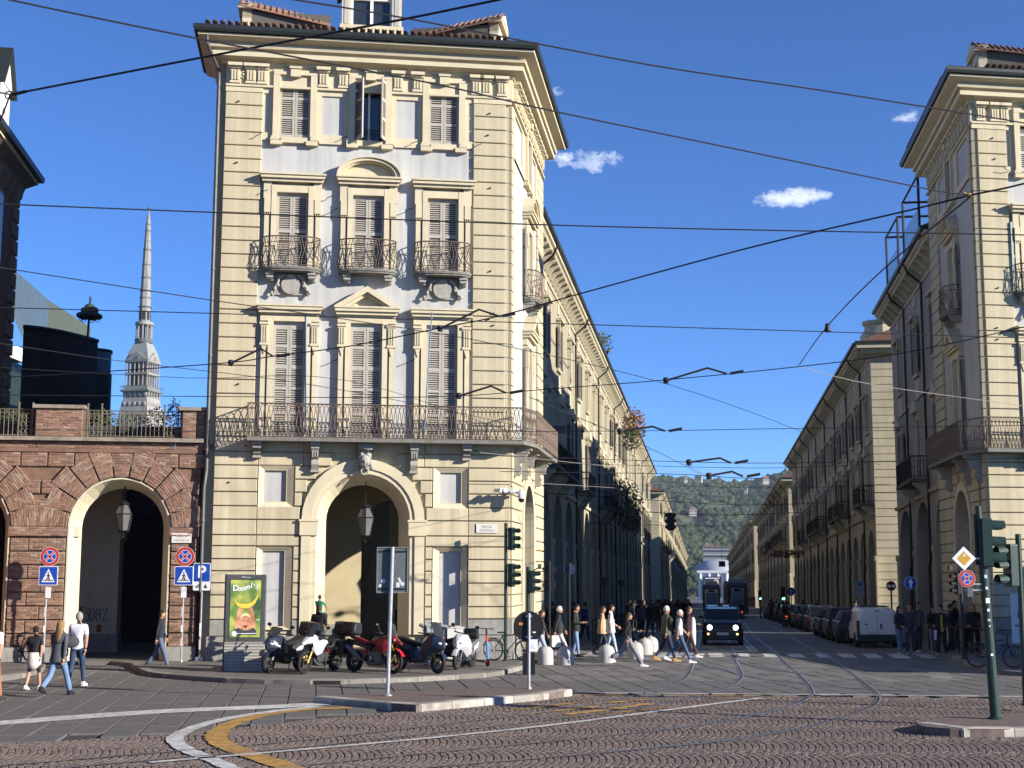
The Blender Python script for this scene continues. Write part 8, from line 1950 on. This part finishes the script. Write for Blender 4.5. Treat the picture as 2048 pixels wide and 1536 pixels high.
    root = q.mesh('person', [SKIN, cloth(shirt), cloth(legs), SBLACK], True); o = bpy.data.objects.new(name, root); C.objects.link(o); o.location = (loc[0], loc[1], loc[2] + (off if not sit else 0)); o.rotation_euler = (0, 0, head)
    if part_of is not None: o.parent = part_of
    else: tag(o, label, cat, group)
    hm = mat('hair_' + hair, HAIRS[hair], rough=.7, var=.2, scale=30)
    def hairf(q):
        n, kk = 14, 6; vs = []
        for i in range(kk + 1):
            for j in range(n):
                a = 2 * math.pi * j / n; front = max(0, -math.sin(a)); t = (math.pi * (.66 - .34 * front)) * i / kk
                vs.append(hc + RZ @ (Vector((.083 * math.sin(t) * math.cos(a), .102 * math.sin(t) * math.sin(a) + .008, .124 * math.cos(t) + .003)) * k))
        q.add(vs, [(i * n + j, (i + 1) * n + j, (i + 1) * n + (j + 1) % n, i * n + (j + 1) % n) for i in range(kk) for j in range(n)])
        if long: q.loft([[hc + RZ @ (Vector((w * math.cos(a), y + dd * math.sin(a), z)) * k) for a in [2 * math.pi * i / 10 for i in range(10)]] for w, y, dd, z in ((.07, .04, .06, .04), (.092, .05, .062, -.08), (.105, .07, .058, -.22), (.10, .085, .04, -.36), (.06, .085, .02, -.45))])
    if not bald: part(o, 'hair', hm if not hat else cloth(hat), hairf, True)
    def sho(q):
        for an, a in feet:
            p = an * k; tl = a * .55 if a < 0 else 0; Rm = Matrix.Rotation(-tl * 1.2, 3, 'X')
            S_ = lambda y, w, z0, z1: [p + Rm @ (Vector((x, y, z)) * k) for x, z in ((-w, z0), (w, z0), (w * .9, z1), (-w * .9, z1))]
            q.loft([S_(.06, .035, -.085, .02), S_(.0, .045, -.085, .03), S_(-.08, .048, -.085, -.02), S_(-.17, .045, -.085, -.035), S_(-.205, .02, -.08, -.055)])
    part(o, 'shoes', cloth(shoes), sho, bevel=.008)
    if sh2:
        w, z0, z1, c2 = sh2
        part(o, 'coat', cloth(c2), lambda q: q.loft([[Vector((ww * math.cos(a), .0 + ly * (z - .95) * 2 + dd * math.sin(a) + .015, z)) * k for a in [2 * math.pi * i / 14 for i in range(14)]] for ww, dd, z in ((w * .86, .135, z1), (w * .9, .145, (z0 + z1) / 2), (w * 1.12, .17, z0))], caps=False), True)
    return o
def pg(px, py): p = gp(px, py); return Vector((p.x, p.y, gz(p.x, p.y)))
PI = math.pi
# four people crossing at the left
person('person in a white t-shirt cut off by the left edge, tan trousers', pg(-22, 1404), PI * .95, (.72, .72, .73), (.28, .13, .06), 'brown', 1.80, .30, .4, hem=1.0, build=1.12)
w1 = person('person in black t-shirt and cap with a cream sweater tied at the waist', pg(66, 1380), PI * .98, (.018, .018, .022), (.03, .022, .035), 'dark', 1.50, .22, .45, True, (.70, .70, .68), hat=(.012, .012, .014), bend=(.1, .2), slim=.9)
part(w1, 'tied_sweater', cloth((.60, .55, .48)), lambda q: q.loft([[Vector((w * math.cos(a), d * math.sin(a) + y, z)) * .872 for a in [2 * PI * i / 14 for i in range(14)]] for w, d, y, z in ((.165, .125, 0, 1.03), (.19, .15, .02, .90), (.20, .16, .03, .72), (.10, .08, .09, .58))]), True)
part(w1, 'cap_brim', cloth((.012, .012, .014)), lambda q: q.obox(Vector((.08, -.06, 1.68)) * .872, .07, .05, .008, .6))
person('person with long fair hair, grey jacket and pale jeans walking away', pg(114, 1392), PI * .92, (.075, .075, .085), (.13, .21, .33), 'fair', 1.74, .42, 1, shoes=(.012, .012, .015), long=True, wide=1.35, hem=.86, bend=(.3, .9), sh2=(.185, .82, 1.22, (.075, .075, .085)))
person('person with grey hair in white t-shirt and dark blue jeans walking away', pg(152, 1373), PI * .97, (.70, .70, .74), (.03, .05, .10), 'grey', 1.80, .20, .45, shoes=(.6, .58, .55), bend=(.2, 1.0), build=1.05)
o = gp(147, 1296); p = pg(130, 1380); b_ = thing('shoulder_bag', 'grey bag under the arm of the long haired walker', 'bag', (p.x + .06, p.y + .12, 1.14), .3); part(b_, 'bag', cloth((.05, .05, .055)), lambda q: q.ball((0, 0, 0), .20, .09, .15, 12, 8), True)
person('person in dark top and blue jeans stepping off the kerb by the arcade', pg(318, 1338), PI * .55, (.02, .024, .035), (.09, .12, .19), 'dark', 1.70, .30, 1, wide=1.2)
# man with a child on his shoulders
mp_ = gl(636, 1330); man = person('person in black t-shirt carrying a child, standing behind the motorbikes', mp_, PI * .9, (.012, .012, .014), (.05, .06, .09), 'brown', 1.72, .05, .5, shoes=(.6, .58, .52), bend=(1.5, 1.6), build=1.1)
person('child in a green vest riding on the shoulders of the person in black', (mp_.x, mp_.y + .05, mp_.z + .92), PI * .9, (.03, .20, .11), (.03, .03, .04), 'brown', 1.10, 0, .5, sit=True, sh2=None)
# crossing in front of the street
person('person in tan trousers at the far left of the crossing behind the sign post', pg(1082, 1325), -PI * .55 + PI, (.05, .035, .03), (.30, .36, .44), 'brown', 1.66, .38, 1, long=True, wide=1.2)
person('person with white hair, dark jacket, pale trousers and a paper bag', pg(1118, 1316), PI * .5, (.035, .032, .032), (.52, .50, .47), 'white', 1.74, .42, 1, shoes=(.6, .6, .6), sh2=(.175, .84, 1.25, (.035, .032, .032)))
pb = pg(1112, 1316); b_ = thing('paper_bag', 'white paper bag carried low by the person with white hair', 'bag', (pb.x, pb.y - .12, pb.z + .56), .3); part(b_, 'bag', cloth((.60, .59, .56)), lambda q: q.obox((0, 0, 0), .16, .06, .19), bevel=.01)
person('person in black and white jacket and blue jeans looking at a phone', pg(1152, 1314), PI * .42, (.03, .03, .032), (.16, .25, .40), 'dark', 1.72, .12, 1, shoes=(.02, .02, .02), bend=(1.7, 1.5), sh2=(.18, .86, 1.2, (.02, .02, .022)))
person('person in a tan jacket beside the one in a white shirt', pg(1205, 1311), PI * .5, (.48, .33, .19), (.03, .035, .06), 'brown', 1.66, .25, 1, long=True, sh2=(.19, .78, 1.3, (.48, .33, .19)))
person('person in a loose white shirt and pale jeans with dark glasses', pg(1222, 1314), PI * .5, (.55, .54, .58), (.34, .42, .50), 'dark', 1.74, .22, .5, sh2=(.19, .82, 1.25, (.55, .54, .58)), bend=(.3, .8))
person('person striding right in black jacket and flared grey jeans', pg(1257, 1333), PI * .5, (.02, .018, .018), (.20, .205, .23), 'brown', 1.68, .50, 1, long=True, wide=1.75, shoes=(.7, .68, .6), hem=1.0, bend=(.6, 1.2))
person('person in a green grey vest and pale cap crossing to the right', pg(1333, 1323), PI * .56, (.085, .09, .065), (.035, .032, .07), 'grey', 1.76, .28, 1, hat=(.55, .52, .44), shoes=(.45, .26, .08), sh2=(.19, .86, 1.3, (.085, .09, .065)), build=1.1)
cp2 = person('person with white hair, backpack, white top and blue jeans crossing right', pg(1360, 1326), PI * .52, (.55, .52, .60), (.055, .10, .19), 'white', 1.68, .38, .5, shoes=(.75, .73, .66), bend=(.2, .5))
p = pg(1350, 1326); b_ = thing('backpack', 'dark backpack on the white haired person crossing', 'backpack', (p.x - .03, p.y + .05, p.z + 1.22), PI * .52); part(b_, 'pack', cloth((.03, .032, .025)), lambda q: q.ball((0, .1, 0), .14, .11, .24, 10, 8), True)
person('person in dark red carrying a long pale garment cover', pg(1378, 1315), PI * .48, (.05, .02, .02), (.06, .03, .03), 'brown', 1.70, .30, 1, shoes=(.7, .7, .68), bend=(.4, 1.3))
p = pg(1386, 1315); b_ = thing('garment_bag', 'long pale garment cover held by the person in dark red', 'bag', (p.x, p.y - .1, p.z + .30), 0); part(b_, 'cover', cloth((.62, .62, .60)), lambda q: q.loft([[(w * math.cos(a), .05 * math.sin(a), z) for a in [2 * PI * i / 10 for i in range(10)]] for w, z in ((.05, 0), (.09, .15), (.10, .6), (.08, .95), (.03, 1.05))]), True)
# crowd at the right corner, in shade
for px, py, a, sh, lg, hr, h, lo, lab in ((1800, 1311, .7, (.03, .025, .024), (.09, .13, .20), 'dark', 1.66, True, 'person with long dark hair in jeans nearest the white van'), (1822, 1310, -.4, (.04, .04, .05), (.03, .035, .06), 'dark', 1.74, False, 'person in dark jacket and glasses behind the one in jeans'), (1838, 1305, .2, (.12, .12, .12), (.05, .05, .06), 'brown', 1.76, False, 'bald person in a grey shirt with sunglasses in the corner crowd'),
        (1868, 1308, .3, (.012, .012, .014), (.12, .13, .16), 'dark', 1.64, True, 'person with straight black hair and pale jeans in the corner crowd'), (1885, 1312, -.9, (.015, .015, .018), (.012, .012, .014), 'dark', 1.70, False, 'person in black with a yellow stripe down the jacket'), (1903, 1308, 1.2, (.02, .02, .022), (.02, .02, .022), 'dark', 1.72, False, 'person all in black next to the yellow striped jacket'),
        (1912, 1304, .8, (.016, .016, .02), (.05, .07, .12), 'dark', 1.82, False, 'tallest dark figure in the corner crowd with a pale shoulder'), (1932, 1310, .5, (.10, .11, .15), (.02, .02, .025), 'grey', 1.68, False, 'person in a blue and white patterned top by the dark signal'), (1950, 1312, -.3, (.014, .014, .016), (.014, .014, .016), 'fair', 1.74, True, 'person with long fair hair in a long black coat at the corner'),
        (1966, 1308, -1.0, (.15, .18, .24), (.28, .12, .03), 'brown', 1.66, True, 'person in pale blue top and orange trousers against the pier'), (1996, 1306, -.8, (.02, .02, .02), (.02, .02, .02), 'dark', 1.66, False, 'dark figure partly behind the foreground signal pole')):
    person(lab, pg(px, py), a, sh, lg, hr, h, .08, 1, long=lo, shoes=(.35, .35, .33), bend=(1.2, .5), bald=False, wide=1.25)
p = pg(1872, 1310); b_ = thing('white_bag', 'bright white bag held in the corner crowd', 'bag', (p.x, p.y - .2, p.z + .70), .4); part(b_, 'bag', cloth((.66, .66, .68)), lambda q: q.obox((0, 0, 0), .13, .06, .17, .5), bevel=.02)
p = pg(1885, 1312); b_ = thing('scarf', 'yellow stripe scarf hanging on the black jacket in the crowd', 'scarf', (p.x - .03, p.y - .15, p.z + 1.12), .2); part(b_, 'cloth', cloth((.50, .34, .03)), lambda q: q.obox((0, 0, 0), .035, .012, .30))
# figures in shade behind the crossing and in the portico
for px, py, a, sh, lg, h, lab in ((1104, 1298, PI, (.012, .012, .014), (.012, .012, .014), 1.80, 'tall figure in black with back turned under the diamond sign'), (1148, 1290, PI * .9, (.014, .014, .017), (.02, .022, .03), 1.76, 'dark figure behind the phone user'), (1170, 1288, PI * .7, (.03, .05, .14), (.03, .035, .05), 1.74, 'person with a blue sleeve in the shade by the arcade'), (1216, 1284, 2.0, (.014, .014, .016), (.014, .014, .016), 1.72, 'dark figure in the shade behind the white shirt'), (1262, 1280, 1.0, (.10, .11, .13), (.05, .06, .08), 1.70, 'figure in a grey top in the shade, just right of the middle bollard'), (1283, 1278, .6, (.06, .07, .10), (.02, .022, .03), 1.72, 'figure with a pale diagonal strap in the shade'), (1300, 1276, 2.6, (.014, .015, .02), (.03, .045, .08), 1.74, 'dark figure carrying a bag in the shade left of the couple')):
    person(lab, pg(px, py), a, sh, lg, 'dark', h, .2, 1)
q_ = loc2w(-3.3, 3.2, .12); person('dark silhouette standing inside the tall central arch', q_, PI * .8, (.012, .012, .013), (.012, .012, .013), 'dark', 1.72, .1, 1)
q_ = loc2w(-2.9, 5.8, .12); person('second dark silhouette deeper inside the central arch', q_, .3, (.012, .012, .013), (.012, .012, .013), 'dark', 1.66, .1, 1)
# distant walkers: a few figures copied
FARP = [person('distant walker in dark clothes far down the shaded left side', O + T * 2.6 + S * (34 + 3 * i) + Vector((0, 0, -.6)), a, sh, lg, 'dark', 1.70, st, 1, group='distant walkers in the street') for i, (a, sh, lg, st) in enumerate(((PI, (.014, .014, .016), (.02, .024, .035), .3), (0, (.04, .04, .05), (.015, .015, .018), .3), (.3, (.018, .016, .016), (.04, .05, .08), .1), (PI, (.07, .07, .075), (.02, .02, .024), .35)))]
LK = ('black jacket and navy trousers', 'dark grey jacket and black trousers', 'black jacket and dark blue jeans', 'grey jacket and black trousers')
for i, f in enumerate(FARP): f['label'] = 'distant walker in ' + LK[i] + ' leading the far group'
for i in range(44):
    d = 24 + 85 * rnd.random() ** .9; left = rnd.random() < .72; u = rnd.uniform(1.5, 5.2) if left else rnd.uniform(11.9, 15.6); p = O + T * u + S * d
    if not left and u < 14.4 and d < 60: continue
    k_ = rnd.randrange(4); src = FARP[k_]; f = copy_tree(src, (p.x, p.y, gz(p.x, p.y) + (.09 + rnd.uniform(0, .02))), rnd.choice((0, PI)) + rnd.uniform(-.4, .4), 'walker in %s, %s sidewalk, %s' % (LK[k_], 'left' if left else 'right', 'near the corner' if d < 40 else 'half way down the row' if d < 62 else 'far down the street'))
for i, f in enumerate(FARP): f.location.z = gz(f.location.x, f.location.y) + .1
# two riders seen from behind
for px, py, lab, cl in ((1572, 1254, 'black scooter ridden away from the camera along the parked cars', 'rider in dark jacket and helmet on the nearer scooter'), (1484, 1240, 'distant black scooter ridden away beside the right tram', 'rider in dark clothes on the farther scooter by the tram')):
    p = pg(px, py); s_ = scooter('ridden_scooter', lab, p, R(82), PB, PB, L=1.25, screen=.25, lean=0, grp='ridden scooters', top=False); part(s_, 'tail_lamp', mat('tail_lit', (.5, .02, .02), var=0, emit=(1, .06, .03), es=1.0), lambda q: q.obox((-.98, 0, .80), .02, .09, .03)); part(s_, 'number_plate', PLATE, lambda q: q.obox((-.97, 0, .62), .01, .10, .07))
    person(cl, (p.x - .03, p.y - .28, p.z - .10), PI - R(8), (.014, .014, .017), (.02, .022, .03), 'dark', 1.72, 0, 1, sit=True, hat=(.02, .02, .022), bend=(.5, .5))
# shrubs on roofs and balconies of the left row
RBL = islmat('rust_leaf', [(.16, .06, .03), (.22, .09, .05), (.10, .05, .02), (.06, .07, .025)], rough=.8, bump=0, var=.1)
for px, py, D, rx, rz, n, mt, lab in ((1268, 850, 112, 1.0, 1.6, 420, RBL, 'rusty red shrub growing on the left roofline'), (1262, 878, 108, .7, .9, 200, GRN, 'green shrub hanging below the rusty one on the left eave'), (1205, 690, 92, .7, .9, 130, GRN, 'thin weeds on the left roof edge'), (1255, 1010, 100, 1.2, 2.0, 500, GRN, 'dark hanging plants on a shaded left balcony'), (1572, 1108, 125, 1.7, .4, 260, RBL, 'rust coloured plants along a right hand balcony'), (1548, 1000, 165, .8, 1.2, 110, RBL, 'bare brown creeper on the far right roof edge')):
    p = at(px, py, D); s_ = thing('balcony_plant', lab, 'plant', p, 0); part(s_, 'foliage', mt, lambda q: leaves(q, (0, 0, 0), rx, rx, rz, n, .16)); part(s_, 'stem', WOOD, lambda q: q.tube([(0, 0, -rz), (.05, 0, rz * .5)], .05, 5))
# ------------------------------------------------------------------ air
hz = bpy.data.materials.new('haze'); hz.use_nodes = True; N = hz.node_tree.nodes; N.remove(N['Principled BSDF'])
pv = N.new('ShaderNodeVolumePrincipled'); pv.inputs['Density'].default_value = 0.00006; pv.inputs['Color'].default_value = (.80, .88, 1.0, 1); pv.inputs['Anisotropy'].default_value = .1
hz.node_tree.links.new(pv.outputs[0], N['Material Output'].inputs['Volume'])
m = MB(); m.box(-3700, 3700, -400, 3600, -70, 235); o = m.build('haze', hz); tag(o, kind='stuff')
